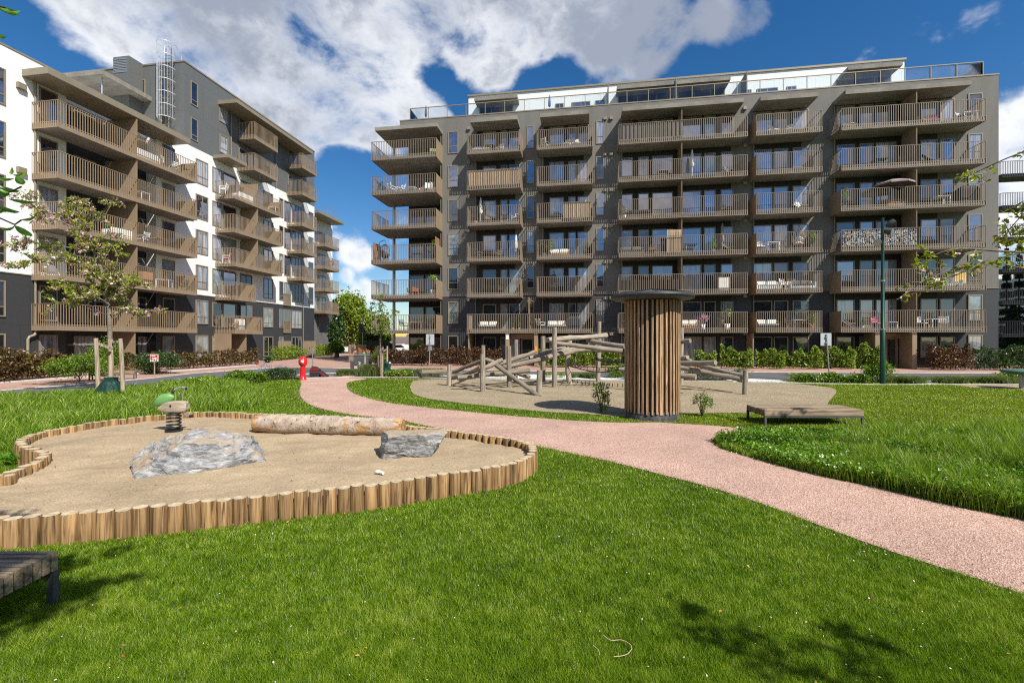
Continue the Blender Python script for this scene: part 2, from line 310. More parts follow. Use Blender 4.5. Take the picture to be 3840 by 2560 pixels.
M = dict(
    taupe=mat('taupe_render', (.156, .147, .133), .85, .09, .7, .15, 60, stretch=(1.6, 1.6, .22), fine=(14, .05)),
    slate=panelmat('slate_board', (.036, .037, .040), .6, 1.25, 3.0, .55),
    white=mat('white_render', (.79, .79, .765), .8, .05, .7, .1, 50, stretch=(1.6, 1.6, .22), fine=(9, .02)),
    whitepanel=panelmat('white_panel', (.78, .79, .78), .5, 1.6, 1.5, .7, var=.015),
    greypanel=panelmat('grey_panel', (.120, .122, .118), .42, 2.6, 3.0, .7, var=.03),
    bronze=mat('bronze_metal', (.31, .225, .142), .42, .05, 1.5, metal=.15, spec=.5),
    umber=mat('umber_metal', (.225, .178, .130), .45, .05, 1.5, metal=.1, spec=.5),
    bronzed=mat('bronze_frame', (.245, .205, .145), .45, .06, 1.5, metal=.1, spec=.5),
    concrete=mat('concrete', (.22, .20, .17), .85, .18, .8, .3, 25, stretch=(1, 3, 1), fine=(6, .1)),
    clad=mat('shade_dark_cladding', (.020, .017, .015), .6, .2, 2, stretch=(6, 6, .3)),  # dark brown boards, recess shade deepened into their colour
    brick=brickmat('dark_brick', (.13, .125, .12), (.075, .073, .072), (.2, .19, .18), .24, .075, 'yz'),
    gdark=glassmat('glass_dark', (.012, .013, .016), .10), gblue=glassmat('glass_blue', (.03, .033, .055), .26, (.84, .87, 1)),
    gcurt=glassmat('glass_curtain', (.34, .35, .39), .16, folds=1), gblind=glassmat('glass_blind', (.27, .31, .31), .10),
    clear=None,
    steel=mat('galvanised_steel', (.45, .46, .47), .35, .08, 4, metal=.7), cagemetal=mat('cage_metal', (.52, .54, .56), .4, .06, 4, metal=.2), whitemetal=mat('white_metal', (.75, .76, .78), .4, .03, 4),
    black=mat('black_metal', (.018, .018, .02), .45, .15, 4), darkgrey=mat('dark_grey', (.07, .07, .072), .6, .12, 4),
    greenpaint=mat('green_paint', (.006, .04, .022), .3, .08, 4), red=mat('red_paint', (.62, .012, .018), .22, .05, 3, spec=.6),
    soil=speckmat('soil', [(.05, .035, .022), (.09, .065, .045), (.13, .1, .07)], 30, big=(.8, .2)),
    sand=speckmat('sand', [(.28, .205, .125), (.35, .262, .162), (.385, .292, .185), (.44, .35, .235)], 75, .95, .45, (1.1, .2)),
    sand2=speckmat('coarse_sand', [(.26, .205, .13), (.33, .265, .17), (.375, .30, .195), (.42, .345, .235)], 45, .95, .8, (.7, .14), .03),
    gravel=speckmat('pink_gravel', [(.25, .14, .105), (.42, .252, .19), (.475, .30, .232), (.515, .345, .275), (.62, .47, .40)], 75, .95, .6, (.7, .15), .014),
    asphalt=speckmat('asphalt', [(.085, .085, .088), (.11, .11, .112), (.14, .14, .142)], 45, .85, .2, (.35, .1)),
    pebble=speckmat('white_pebbles', [(.5, .5, .48), (.7, .7, .68), (.8, .8, .78)], 14, .8, 1., (.3, .08), .03),
    paver=brickmat('red_pavers', (.36, .20, .145), (.43, .26, .195), (.30, .22, .18)),
    kerb=mat('granite_kerb', (.55, .54, .52), .8, .12, 3, .2, 60),
    soilgrass=grassground(), rock=rockmat(), bark=barkmat(),
    log=woodmat('tanned_log', (.075, .042, .018), (.33, .20, .088), 'z', .75, .9), logend=mat('log_end', (.46, .38, .25), .85, .25, 14, coord='obj', detail=8),
    grey_log=woodmat('weathered_log', (.13, .105, .08), (.38, .325, .255), 'x', .85, .9), grey_logz=woodmat('weathered_post', (.13, .105, .08), (.38, .325, .255), 'z', .85, .9),
    larch=woodmat('larch_slat', (.19, .105, .05), (.46, .315, .185), 'z', .65, .9), plank=woodmat('bench_plank', (.13, .092, .062), (.34, .26, .175), 'x', .8, .8),
    stake=woodmat('stake_wood', (.20, .15, .11), (.42, .34, .25), 'z', .85, .9),
    trunk=mat('bark_brown', (.10, .075, .055), .9, .3, 12, .6, 40), greybark=mat('young_bark', (.20, .16, .125), .85, .3, 10, .5, 40),
    reed=woodmat('reed', (.38, .25, .15), (.55, .40, .27), 'z', .8, 1.5), fabric=mat('grey_fabric', (.13, .135, .135), .9, .12, 1.2, stretch=(5, 5, .4)),
    cream=mat('cream_fabric', (.72, .70, .64), .9, .06, 4), wicker=mat('wicker', (.20, .155, .12), .8, .25, 30), dkwick=mat('dark_wicker', (.04, .036, .034), .8, .25, 30),
    teak=mat('teak', (.36, .21, .11), .6, .2, 8), mauve=mat('mauve_fabric', (.33, .25, .25), .9, .06, 3), terracotta=mat('terracotta', (.45, .17, .08), .8, .1, 8), orange=mat('orange_paint', (.8, .3, .06), .5, .05, 4),
    lime=mat('lime_plastic', (.35, .5, .08), .4, .05, 4), pinkc=mat('pink_fabric', (.65, .2, .28), .8, .06, 4), yellow=mat('yellow_cloth', (.75, .5, .14), .6, .06, 4),
    greenplastic=mat('green_plastic', (.13, .30, .09), .45, .06, 5, spec=.5), greenbag=mat('green_bag', (.008, .042, .03), .3, .2, 8, .6, 14, spec=.6),
    cushion=mat('black_canvas', (.022, .022, .024), .8, .2, 6, .4, 20), whitepaint=mat('white_paint', (.75, .75, .73), .6, .04, 4), bluep=mat('blue_paint', (.06, .12, .35), .5, .05, 4),
    rooftile=mat('roof_tile', (.13, .11, .10), .8, .15, 3), rust=mat('rust_timber', (.30, .12, .06), .8, .25, 6),
    redleaf=leafmat('copper_leaf', (.03, .018, .010), (.19, .085, .035), (.24, .25, .05), .28, (1.5, .7)), brownleaf=leafmat('beech_leaf', (.045, .03, .012), (.22, .13, .045), (.22, .30, .04), .3, (.9, .8)),
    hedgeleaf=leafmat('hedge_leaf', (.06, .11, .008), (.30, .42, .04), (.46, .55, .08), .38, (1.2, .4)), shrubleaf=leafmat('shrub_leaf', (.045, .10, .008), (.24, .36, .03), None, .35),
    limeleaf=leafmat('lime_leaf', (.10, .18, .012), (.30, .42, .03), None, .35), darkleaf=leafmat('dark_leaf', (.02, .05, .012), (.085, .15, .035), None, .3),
    treeleaf=leafmat('tree_leaf', (.09, .14, .012), (.38, .46, .05), None, .35, (.25, .5)), cherryleaf=leafmat('cherry_leaf', (.11, .17, .015), (.40, .46, .06), (.40, .24, .09), .45),
    nearleaf=leafmat('near_leaf', (.06, .20, .015), (.24, .48, .04), (.45, .38, .05), .55), youngleaf=leafmat('young_leaf', (.10, .17, .012), (.36, .38, .035), (.36, .13, .09), .45),
    blossom=leafmat('pink_blossom', (.50, .22, .31), (.76, .52, .60), None, .3), conifer=leafmat('conifer_leaf', (.012, .032, .018), (.04, .075, .035), None, .15),
    lawnpale=leafmat('pale_lawn_blade', (.075, .13, .005), (.37, .46, .025), (.54, .54, .12), .38, (.5, .7), .03, (5., .6)),
    lawn=leafmat('lawn_blade', (.038, .092, .003), (.262, .41, .013), (.47, .51, .09), .38, (1.1, .8), .03, (7., .75)), tall=leafmat('tall_grass', (.06, .13, .008), (.29, .43, .035), (.55, .58, .18), .42, (1.2, .6), .04),
    clover=leafmat('clover_leaf', (.05, .13, .006), (.22, .39, .025), None, .35, (1.2, .4)), sedge=leafmat('sedge', (.06, .09, .02), (.20, .25, .06), (.34, .36, .14), .35), palegrass=leafmat('pale_grass', (.16, .19, .08), (.34, .36, .20), None, .35),
    pebblep=leafmat('loose_stone', (.28, .16, .12), (.60, .43, .36), None, .0), litterd=leafmat('dark_litter', (.10, .06, .03), (.34, .22, .11), None, .1),
    bluefl=leafmat('blue_flower', (.10, .12, .30), (.25, .28, .50), None, .3), petal=leafmat('petal', (.75, .66, .68), (.85, .8, .8), None, .3), litter=leafmat('dry_leaf', (.38, .16, .05), (.62, .34, .12), None, .2), chalk=mat('white_chalk', (.75, .75, .73), .9, .05, 4),
)
def clearglass():
    m, nt, N, L = nodes('balustrade_glass')
    out = N.new('ShaderNodeOutputMaterial'); t = N.new('ShaderNodeBsdfTransparent'); t.inputs[0].default_value = (.93, .96, .97, 1)
    g = N.new('ShaderNodeBsdfGlossy'); g.inputs['Roughness'].default_value = .02
    fr = N.new('ShaderNodeFresnel'); fr.inputs['IOR'].default_value = 1.5; a = N.new('ShaderNodeMath'); a.operation = 'ADD'; a.inputs[1].default_value = .0; L.new(fr.outputs[0], a.inputs[0])
    mx = N.new('ShaderNodeMixShader'); L.new(a.outputs[0], mx.inputs[0]); L.new(t.outputs[0], mx.inputs[1]); L.new(g.outputs[0], mx.inputs[2]); L.new(mx.outputs[0], out.inputs[0]); return m
M['clear'] = clearglass()

# ------------------------------------------------------------------ mesh helpers
def setp(o, label=None, cat=None, group=None, kind=None):
    if label: o['label'] = label
    if cat: o['category'] = cat
    if group: o['group'] = group
    if kind: o['kind'] = kind
    return o
def thing(name, loc, label, cat, group=None, rz=0.):
    o = bpy.data.objects.new(name, None); COL.objects.link(o); o.location = loc; o.rotation_euler = (0, 0, rz)
    o.empty_display_size = .3
    return setp(o, label, cat, group)
class MB:
    def __init__(self): self.v = []; self.f = []; self.m = []; self.r = []; self.sm = []
    def add(self, vs, fs, mi=0, rnd=0., smooth=False):
        b = len(self.v); self.v += [tuple(p) for p in vs]; self.f += [tuple(i + b for i in q) for q in fs]
        self.m += [mi] * len(fs); self.r += [rnd] * len(vs); self.sm += [smooth] * len(fs)
    def box(self, x0, x1, y0, y1, z0, z1_, mi=0, rnd=0., T=None):
        vs = [(x0, y0, z0), (x1, y0, z0), (x1, y1, z0), (x0, y1, z0), (x0, y0, z1_), (x1, y0, z1_), (x1, y1, z1_), (x0, y1, z1_)]
        if T is not None: vs = [T @ Vector(p) for p in vs]
        self.add(vs, [(0, 3, 2, 1), (4, 5, 6, 7), (0, 1, 5, 4), (1, 2, 6, 5), (2, 3, 7, 6), (3, 0, 4, 7)], mi, rnd)
        return self
    def bar(self, p0, p1, w, h, mi=0, rnd=0., up=Vector((0, 0, 1))):
        p0, p1 = Vector(p0), Vector(p1); d = (p1 - p0).normalized()
        if abs(d.dot(up)) > .99: up = Vector((0, 1, 0))
        a = d.cross(up).normalized() * w / 2; b = a.cross(d).normalized() * h / 2
        vs = [p + i * a + j * b for p in (p0, p1) for i, j in ((-1, -1), (1, -1), (1, 1), (-1, 1))]
        self.add(vs, [(0, 1, 2, 3), (7, 6, 5, 4), (0, 4, 5, 1), (1, 5, 6, 2), (2, 6, 7, 3), (3, 7, 4, 0)], mi, rnd); return self
    def tube(self, pts, rad, n=10, mi=0, rnd=0., capmi=None, jit=0.):
        pts = [Vector(p) for p in pts]; k = len(pts)
        if not hasattr(rad, '__len__'): rad = [rad] * k
        vs = []; prev = None
        for i, p in enumerate(pts):
            t = (pts[min(i + 1, k - 1)] - pts[max(i - 1, 0)]).normalized()
            if prev is None:
                a = t.cross(Vector((0, 0, 1))) if abs(t.z) < .95 else t.cross(Vector((0, 1, 0)))
            else: a = prev - t * prev.dot(t)
            a.normalize(); prev = a; b = t.cross(a)
            for j in range(n):
                q = 2 * math.pi * j / n; rr = rad[i] * (1 + (jit * (random.random() - .5) if jit else 0))
                vs.append(p + a * math.cos(q) * rr + b * math.sin(q) * rr)
        fs = [(i * n + j, i * n + (j + 1) % n, (i + 1) * n + (j + 1) % n, (i + 1) * n + j) for i in range(k - 1) for j in range(n)]
        self.add(vs, fs, mi, rnd, True)
        cm = mi if capmi is None else capmi
        self.add(vs[:n], [tuple(range(n))[::-1]], cm, rnd); self.add(vs[-n:], [tuple(range(n))], cm, rnd); return self
    def cyl(self, p0, p1, r0, r1=None, n=12, mi=0, rnd=0., capmi=None):
        return self.tube([p0, p1], [r0, r0 if r1 is None else r1], n, mi, rnd, capmi)
    def lathe(self, prof, n=24, mi=0, o=(0, 0, 0), smooth=True):
        vs = [(o[0] + r * math.cos(2 * math.pi * j / n), o[1] + r * math.sin(2 * math.pi * j / n), o[2] + z) for r, z in prof for j in range(n)]
        k = len(prof)
        self.add(vs, [(i * n + j, i * n + (j + 1) % n, (i + 1) * n + (j + 1) % n, (i + 1) * n + j) for i in range(k - 1) for j in range(n)], mi, 0, smooth)
        self.add(vs[:n], [tuple(range(n))[::-1]], mi); self.add(vs[-n:], [tuple(range(n))], mi); return self
    def blob(self, o, r, mi=0, n=12, k=8, smooth=True):
        vs = []
        for i in range(k + 1):
            a = math.pi * i / k - math.pi / 2
            for j in range(n): q = 2 * math.pi * j / n; vs.append((o[0] + r[0] * math.cos(a) * math.cos(q), o[1] + r[1] * math.cos(a) * math.sin(q), o[2] + r[2] * math.sin(a)))
        self.add(vs, [(i * n + j, i * n + (j + 1) % n, (i + 1) * n + (j + 1) % n, (i + 1) * n + j) for i in range(k) for j in range(n)], mi, 0, smooth); return self
    def build(self, name, mats, parent=None, loc=None, bevel=0.):
        o0 = Vector(parent.location) if (parent is not None and loc is None) else Vector(loc if loc is not None else (0, 0, 0))
        if isinstance(o0, Vector) and parent is not None:
            q = parent.parent
            while q is not None: o0 = o0 + Vector(q.location); q = q.parent
        me = bpy.data.meshes.new(name)
        me.from_pydata([(p[0] - o0.x, p[1] - o0.y, p[2] - o0.z) for p in self.v], [], self.f)
        if not isinstance(mats, (list, tuple)): mats = [mats]
        for q in mats: me.materials.append(q)
        me.polygons.foreach_set('material_index', self.m); me.polygons.foreach_set('use_smooth', self.sm)
        a = me.attributes.new('rnd', 'FLOAT', 'POINT'); a.data.foreach_set('value', np.array(self.r, dtype=np.float32))
        me.update()
        o = bpy.data.objects.new(name, me); COL.objects.link(o)
        if parent is not None: o.parent = parent
        else: o.location = o0
        if bevel:
            b = o.modifiers.new('bevel', 'BEVEL'); b.width = bevel; b.segments = 2; b.limit_method = 'ANGLE'
        return o
def local(mb, name, mats, parent, bevel=0.):
    """parts of a prototype: coordinates already relative to the thing"""
    o = mb.build(name, mats, None, (0, 0, 0), bevel); o.parent = parent; return o
def copy_tree(o, parent=None):
    q = o.copy(); COL.objects.link(q); q.parent = parent
    for ch in o.children: copy_tree(ch, q)
    return q
def npmesh(name, V, Fc, m, parent=None, rnd=None, loc=(0, 0, 0), mats=None, midx=None, smooth=False):
    """big meshes straight from arrays; Fc is (n,3) or (n,4)"""
    me = bpy.data.meshes.new(name); n, k = Fc.shape
    o0 = np.array(loc, dtype=np.float64)
    if parent is not None and loc == (0, 0, 0): o0 = np.array(parent.location)
    V = (V - o0).astype(np.float32)
    me.vertices.add(len(V)); me.vertices.foreach_set('co', V.ravel())
    me.loops.add(n * k); me.loops.foreach_set('vertex_index', Fc.astype(np.int32).ravel())
    me.polygons.add(n); me.polygons.foreach_set('loop_start', np.arange(0, n * k, k, dtype=np.int32))
    for q in (mats or [m]): me.materials.append(q)
    if midx is not None: me.polygons.foreach_set('material_index', midx.astype(np.int32))
    if smooth: me.polygons.foreach_set('use_smooth', np.ones(n, dtype=bool))
    if rnd is not None:
        a = me.attributes.new('rnd', 'FLOAT', 'POINT'); a.data.foreach_set('value', rnd.astype(np.float32))
    me.update(calc_edges=True); me.validate()
    o = bpy.data.objects.new(name, me); COL.objects.link(o)
    if parent is not None: o.parent = parent
    else: o.location = o0
    return o
def unit(a): return a / np.maximum(1e-9, np.linalg.norm(a, axis=1, keepdims=True))
def leaves(name, P, size, m, parent=None, droop=.2, up=.6, ratio=.5, loc=(0, 0, 0), jitter=.35, outward=None):
    """one folded blade of four corners per leaf"""
    P = np.asarray(P, dtype=np.float64); n = len(P)
    sz = (np.ones(n) * size) * (1 + jitter * (rng.random(n) * 2 - 1))
    d = unit(rng.normal(size=(n, 3)) * [1, 1, .6] + [0, 0, -droop] + (0 if outward is None else outward))
    nn = rng.normal(size=(n, 3)) + [0, 0, up * 2]
    nn = unit(nn - d * (nn * d).sum(1, keepdims=True)); w = np.cross(d, nn)
    a = P - d * sz[:, None] * .5; b = P + d * sz[:, None] * .5
    l = P + w * (sz * ratio * .5)[:, None] + nn * (sz * .08)[:, None]; r = P - w * (sz * ratio * .5)[:, None] + nn * (sz * .08)[:, None]
    V = np.stack([a, l, b, r], 1).reshape(-1, 3)
    i = np.arange(n)[:, None] * 4
    Fc = np.concatenate([i + [0, 1, 2], i + [0, 2, 3]], 0)
    return npmesh(name, V, Fc, m, parent, np.repeat(rng.random(n), 4), loc)
def blades(P, h, w, bend, segs=1, flat=0.):
    """grass blades; returns vertices, triangles, per-vertex random"""
    n = len(P); ang = rng.random(n) * 2 * np.pi; la = rng.random(n) * 2 * np.pi
    side = np.stack([np.cos(ang), np.sin(ang), np.zeros(n)], 1); lean = np.stack([np.cos(la), np.sin(la), np.zeros(n)], 1)
    rows = []
    for k in range(segs + 1):
        t = k / segs
        q = P + np.array([0, 0, 1]) * (h * (t - flat * t * t))[:, None] + lean * (h * bend * t * t)[:, None]
        if k == segs: rows.append(q[:, None])
        else: rows.append((q - side * (w * .5 * (1 - .55 * t))[:, None])[:, None]); rows.append((q + side * (w * .5 * (1 - .55 * t))[:, None])[:, None])
    V = np.concatenate(rows, 1); nv = V.shape[1]
    i = np.arange(n)[:, None] * nv; T = []
    for k in range(segs - 1): T += [i + [2 * k, 2 * k + 1, 2 * k + 3], i + [2 * k, 2 * k + 3, 2 * k + 2]]
    T.append(i + [2 * segs - 2, 2 * segs - 1, 2 * segs])
    return V.reshape(-1, 3), np.concatenate(T, 0), np.repeat(rng.random(n), nv)
def inpoly(P, poly):
    poly = np.array([(q[0], q[1]) for q in poly]); x, y = P[:, 0], P[:, 1]; r = np.zeros(len(P), bool); j = len(poly) - 1
    for i in range(len(poly)):
        xi, yi = poly[i]; xj, yj = poly[j]
        k = ((yi > y) != (yj > y)) & (x < (xj - xi) * (y - yi) / (yj - yi + 1e-12) + xi); r ^= k; j = i
    return r
def smoothline(pts, step=.25, closed=False):
    pts = [Vector(p) for p in pts]; out = []; n = len(pts)
    for i in range(n if closed else n - 1):
        if closed: p0, p1, p2, p3 = pts[i - 1], pts[i], pts[(i + 1) % n], pts[(i + 2) % n]
        else: p0, p1, p2, p3 = pts[max(i - 1, 0)], pts[i], pts[i + 1], pts[min(i + 2, n - 1)]
        k = max(1, int((p2 - p1).length / step))
        for j in range(k):
            t = j / k
            out.append(.5 * ((2 * p1) + (p2 - p0) * t + (2 * p0 - 5 * p1 + 4 * p2 - p3) * t * t + (3 * p1 - p0 - 3 * p2 + p3) * t ** 3))
    if not closed: out.append(pts[-1])
    return out
def sheet(name, poly, z, m, kind='structure'):
    from mathutils.geometry import tessellate_polygon
    V = [Vector((p[0], p[1], 0)) for p in poly]; T = [q if (V[q[1]] - V[q[0]]).cross(V[q[2]] - V[q[0]]).z > 0 else q[::-1] for q in tessellate_polygon([V])]
    me = bpy.data.meshes.new(name); me.from_pydata([(p.x, p.y, z) for p in V], [], T); me.update()
    me.materials.append(m); o = bpy.data.objects.new(name, me); COL.objects.link(o); o['kind'] = kind
    return o

# ------------------------------------------------------------------ ground
def cwp(pts): return [CW(*p) for p in pts]
bm = bmesh.new(); bmesh.ops.create_grid(bm, x_segments=8, y_segments=8, size=900); me = bpy.data.meshes.new('ground'); bm.to_mesh(me); bm.free()
me.materials.append(M['soilgrass']); g = bpy.data.objects.new('ground', me); COL.objects.link(g); g.location.z = -.03; g['kind'] = 'structure'
# lawn sheet (the park)
lawn_poly = cwp([(-17, -14), (24, -14), (32, 22.6), (3, 23.7), (-8.6, 25.5), (-12.4, 25.3), (-14.2, 22.5), (-14.5, 20), (-15.6, 15), (-16, 9)])
sheet('lawn', lawn_poly, 0.0, M['soilgrass'])
# paving between the buildings, road on top of it
pave = cwp([(-40, -10), (-15.6, -10), (-15.6, 15), (-14.2, 20), (-12.9, 25.2), (0, 24.3), (34, 23), (60, 24), (60, 40), (24, 36), (-2, 43), (-6, 90), (-26, 90), (-32, 40)])
sheet('brick_pavement', pave, -.012, M['paver'])
road = [(-22.4, 2), (-15.4, 2), (-15.9, 12), (-15.4, 15), (-14.6, 20), (-15.3, 23.6), (-13.2, 26.4), (-11, 27.4), (-6, 27.2), (1, 25.6), (20, 24.2), (42, 23.4), (44, 29.2), (29, 29.2), (14, 30.2), (2, 31.0), (-8, 33.6), (-13.5, 34.6), (-16, 35.2), (-18.0, 35.2), (-20.1, 29.3), (-19.9, 24.8), (-21.3, 19.1), (-22, 12)]
sheet('asphalt_road', cwp(road), -.004, M['asphalt'])
def roughsheet(name, poly, z, m, cell, amp):
    """a sheet cut into cells and trodden into small dips"""
    xs = [p[0] for p in poly]; ys = [p[1] for p in poly]
    from mathutils.geometry import tessellate_polygon
    bm = bmesh.new(); vs = [bm.verts.new((p[0], p[1], z)) for p in poly]
    for q in tessellate_polygon([[Vector((p[0], p[1], 0)) for p in poly]]):
        try: bm.faces.new([vs[k] for k in q])
        except ValueError: pass
    for ax, a0, a1 in ((0, min(xs), max(xs)), (1, min(ys), max(ys))):
        q = a0 + cell
        while q < a1:
            co = [0, 0, 0]; no = [0, 0, 0]; co[ax] = q; no[ax] = 1
            bmesh.ops.bisect_plane(bm, geom=bm.verts[:] + bm.edges[:] + bm.faces[:], plane_co=co, plane_no=no); q += cell
    from mathutils import noise
    for v in bm.verts:
        e = noise.noise(Vector((v.co.x * 2.2, v.co.y * 2.2, 3))) * .6 + noise.noise(Vector((v.co.x * 6, v.co.y * 6, 8))) * .4
        if not v.is_boundary: v.co.z += e * amp
    bmesh.ops.recalc_face_normals(bm, faces=bm.faces[:])
    me = bpy.data.meshes.new(name); bm.to_mesh(me); bm.free()
    if sum(p.normal.z for p in me.polygons) < 0: me.flip_normals()
    me.polygons.foreach_set('use_smooth', [True] * len(me.polygons))
    me.materials.append(m); o = bpy.data.objects.new(name, me); COL.objects.link(o); o['kind'] = 'structure'; return o
def kerb(name, pts, w=.12, h=.02, m='kerb', z=0.):
    mb = MB(); P = smoothline(pts, .8)
    for a, b in zip(P[:-1], P[1:]): mb.bar((a.x, a.y, z + h / 2 - .02), (b.x, b.y, z + h / 2 - .02), w, h + .04)
    o = mb.build(name, M[m]); o['kind'] = 'structure'; return o
kerb('road_kerb', cwp([(-22.4, 12), (-21.35, 19.1), (-19.95, 24.8), (-20.15, 29.3), (-18.1, 35.2)]), .12)
kerb('road_kerb', cwp([(-13.5, 34.75), (-8, 33.75), (2, 31.15), (14, 30.35), (29, 29.35), (44, 29.35)]), .10)
kerb('hedge_kerb', [gD(0, 879.5), gD(140, 869), gD(343, 856.5), gD(586, 838)], .10, .06)
# planting strip between road and park
strip = cwp([(-15.3, 23.4), (-14.3, 22.4), (-12.3, 25.1), (-9.9, 26.6), (-9.9, 27), (-12.8, 26.2)])
sheet('planting_bed', strip, .006, M['soil'])
strip2 = cwp([(-9.2, 25.9), (-6.2, 25.6), (3, 23.9), (34, 22.9), (34, 24), (20, 24.3), (1, 25.6), (-6, 27.1), (-9.2, 27.4)])
sheet('planting_bed', strip2, .005, M['soil'])
sheet('pebble_strip', [gD(1000, 866), gD(1120, 868), gD(1400, 872), gD(1440, 869), gD(1240, 860), gD(1060, 858)], .010, M['pebble'])
sheet('pebble_strip', [gD(1690, 876), gD(1800, 879.5), gD(1838, 880), gD(1790, 873), gD(1730, 870), gD(1660, 871)], .010, M['pebble'])
sheet('pebble_strip', [gD(2110, 882), gD(2230, 882), gD(2215, 875.5), gD(2120, 875)], .010, M['pebble'])
kerb('granite_kerb', [gD(700, 868), gD(830, 866), gD(960, 867), gD(1100, 870), gD(1400, 873), gD(1700, 877), gD(1990, 883), gD(2180, 883), gD(2500, 884)], .12, .03)
kerb('granite_kerb', [gD(680, 862), gD(720, 857.5), gD(815, 857)], .12, .03)
# pink gravel path
pathL = [(705, 869), (692, 884), (688, 897), (692, 913), (712, 929), (755, 943), (820, 954), (900, 962), (960, 974), (1040, 990), (1120, 1004), (1200, 1018), (1300, 1039), (1400, 1060), (1500, 1085), (1640, 1122), (1760, 1161), (1900, 1214), (2050, 1268), (2200, 1316), (2352, 1366), (2620, 1450), (3400, 1680)]
pathR = [(3700, 1470), (2760, 1285), (2520, 1232), (2352, 1193), (2200, 1164), (2100, 1141), (2000, 1117), (1900, 1096), (1800, 1071), (1710, 1046), (1655, 1030), (1636, 1016), (1648, 1004), (1700, 994), (1790, 991), (1810, 988), (1745, 987), (1700, 983), (1640, 978), (1560, 973), (1500, 970), (1440, 971), (1350, 968), (1250, 961), (1150, 953), (1060, 944), (980, 936), (900, 926), (850, 916), (812, 903), (797, 889), (801, 878), (838, 869)]
path_poly = [gD(*p) for p in pathL] + [gD(*p) for p in pathR]
path_poly = smoothline(path_poly, .25, True)
sheet('gravel_path', path_poly, .008, M['gravel'])
# coarse sand under the climbing frame
sand2_poly = smoothline([gD(*p) for p in [(965, 873), (944, 884), (943, 894), (952, 906), (985, 916), (1060, 926), (1150, 936), (1250, 946), (1350, 951), (1440, 958), (1560, 951), (1640, 949), (1720, 949), (1800, 951), (1880, 946), (1902, 925), (1918, 894), (1850, 884), (1795, 880), (1700, 878), (1400, 874), (1100, 871)]], .3, True)
roughsheet('sand_pit', sand2_poly, .014, M['sand2'], .16, .03)
sand3_poly = [gD(*p) for p in [(2186, 884), (2230, 889), (2300, 893), (2420, 899), (2700, 905), (2700, 880), (2400, 882), (2250, 882)]]
sheet('sand_pit', sand3_poly, .014, M['sand2'])

# ------------------------------------------------------------------ palisade of round logs round the near sand pit
def k1(x, y): return x / 1.47, 1500 + y / 1.47
def k2(x, y): return 1400 + x / 1.47, 1500 + y / 1.47
def k3(x, y): return 540 + x / 1.96, 1460 + y / 1.96
rim_px = [k1(0, 640), k1(280, 626), k1(600, 602), k1(870, 578), k1(1100, 556), k1(1300, 536), k1(1500, 516), k1(1700, 497), k1(1900, 478), k1(2100, 456),
          k2(245, 428), k2(355, 411), k2(460, 397), k2(560, 382), k2(690, 361), k2(770, 342), k2(830, 317), k2(868, 294), k2(880, 270), k2(868, 247), k2(840, 231), k2(790, 219), k2(735, 209), k2(650, 197), k2(560, 183), k2(470, 170), k2(350, 157), k2(240, 146),
          k3(1930, 261), k3(1700, 222), k3(1400, 196), k3(1100, 184), k3(820, 177), k3(680, 168), k3(500, 165), k3(320, 170), k3(130, 186), k3(0, 199),
          k1(600, 110), k1(500, 125), k1(400, 141), k1(300, 158), k1(210, 180), k1(145, 203), k1(112, 226), k1(125, 248), k1(175, 266), k1(225, 279), k1(248, 296), k1(235, 315), k1(195, 338), k1(130, 366), k1(60, 394), k1(0, 420)]
RIMZ, SANDZ = .31, .185
rim = [gp(x, y, RIMZ) for x, y in rim_px]
tail = [rim[-1] + Vector((-.9, -.15, 0)), rim[-1] + Vector((-1.7, -.6, 0)), rim[0] + Vector((-2.9, .25, 0)), rim[0] + Vector((-1.4, .15, 0))]
rim_loop = smoothline(rim + tail, .05, True)
roughsheet('sand_pit', rim_loop[::4], SANDZ, M['sand'], .10, .045)
mb = MB(); q_ = [Vector((p.x, p.y, 0)) for p in rim_loop[::4]]
for a, b in zip(q_, q_[1:] + q_[:1]): mb.add([(a.x, a.y, -.02), (b.x, b.y, -.02), (b.x, b.y, SANDZ - .002), (a.x, a.y, SANDZ - .002)], [(0, 1, 2, 3)])
mb.build('sand_edge', M['sand'])['kind'] = 'structure'
pal = thing('log_palisade', (rim[10].x, rim[10].y, 0), 'low edging of upright tan round logs around the kidney shaped sand pit', 'edging')
spots = []; acc = 0; prev = rim_loop[0]; nxt = .0
for p in rim_loop[1:]:
    l_ = (p - prev).length
    while acc + l_ >= nxt: spots.append(prev + (p - prev) * ((nxt - acc) / l_)); nxt += .155 + random.random() * .006
    acc += l_; prev = p
spots.sort(key=lambda p: math.hypot(p.x, p.y))
vis = [p for p in spots if (lambda d, r: d > 0 and abs(r / d) < 1.16)(-p.x * s + p.y * c, p.x * c + p.y * s)]
rest = [p for p in spots if p not in vis[:100]]
def logpost(mb, p):
    r_ = .0765 + random.random() * .003; t = RIMZ + random.uniform(-.012, .014)
    ox, oy = random.uniform(-.004, .004), random.uniform(-.004, .004)
    n = 16; rn = random.random(); ph = random.random() * 6
    prof = [(r_, -.1), (r_, t - .012), (r_ - .010, t)]
    vs = [(p.x + ox + q * math.cos(6.2832 * j / n + ph), p.y + oy + q * math.sin(6.2832 * j / n + ph), z) for q, z in prof for j in range(n)]
    mb.add(vs, [(i * n + j, i * n + (j + 1) % n, (i + 1) * n + (j + 1) % n, (i + 1) * n + j) for i in range(2) for j in range(n)], 0, rn, True)
    mb.add(vs[-n:], [tuple(range(n))], 1, rn)
for p in vis[:100]:
    mb = MB(); logpost(mb, p); mb.build('log', [M['log'], M['logend']], pal)
mb = MB()
for p in rest: logpost(mb, p)
o = mb.build('log', [M['log'], M['logend']], pal); o['kind'] = 'stuff'

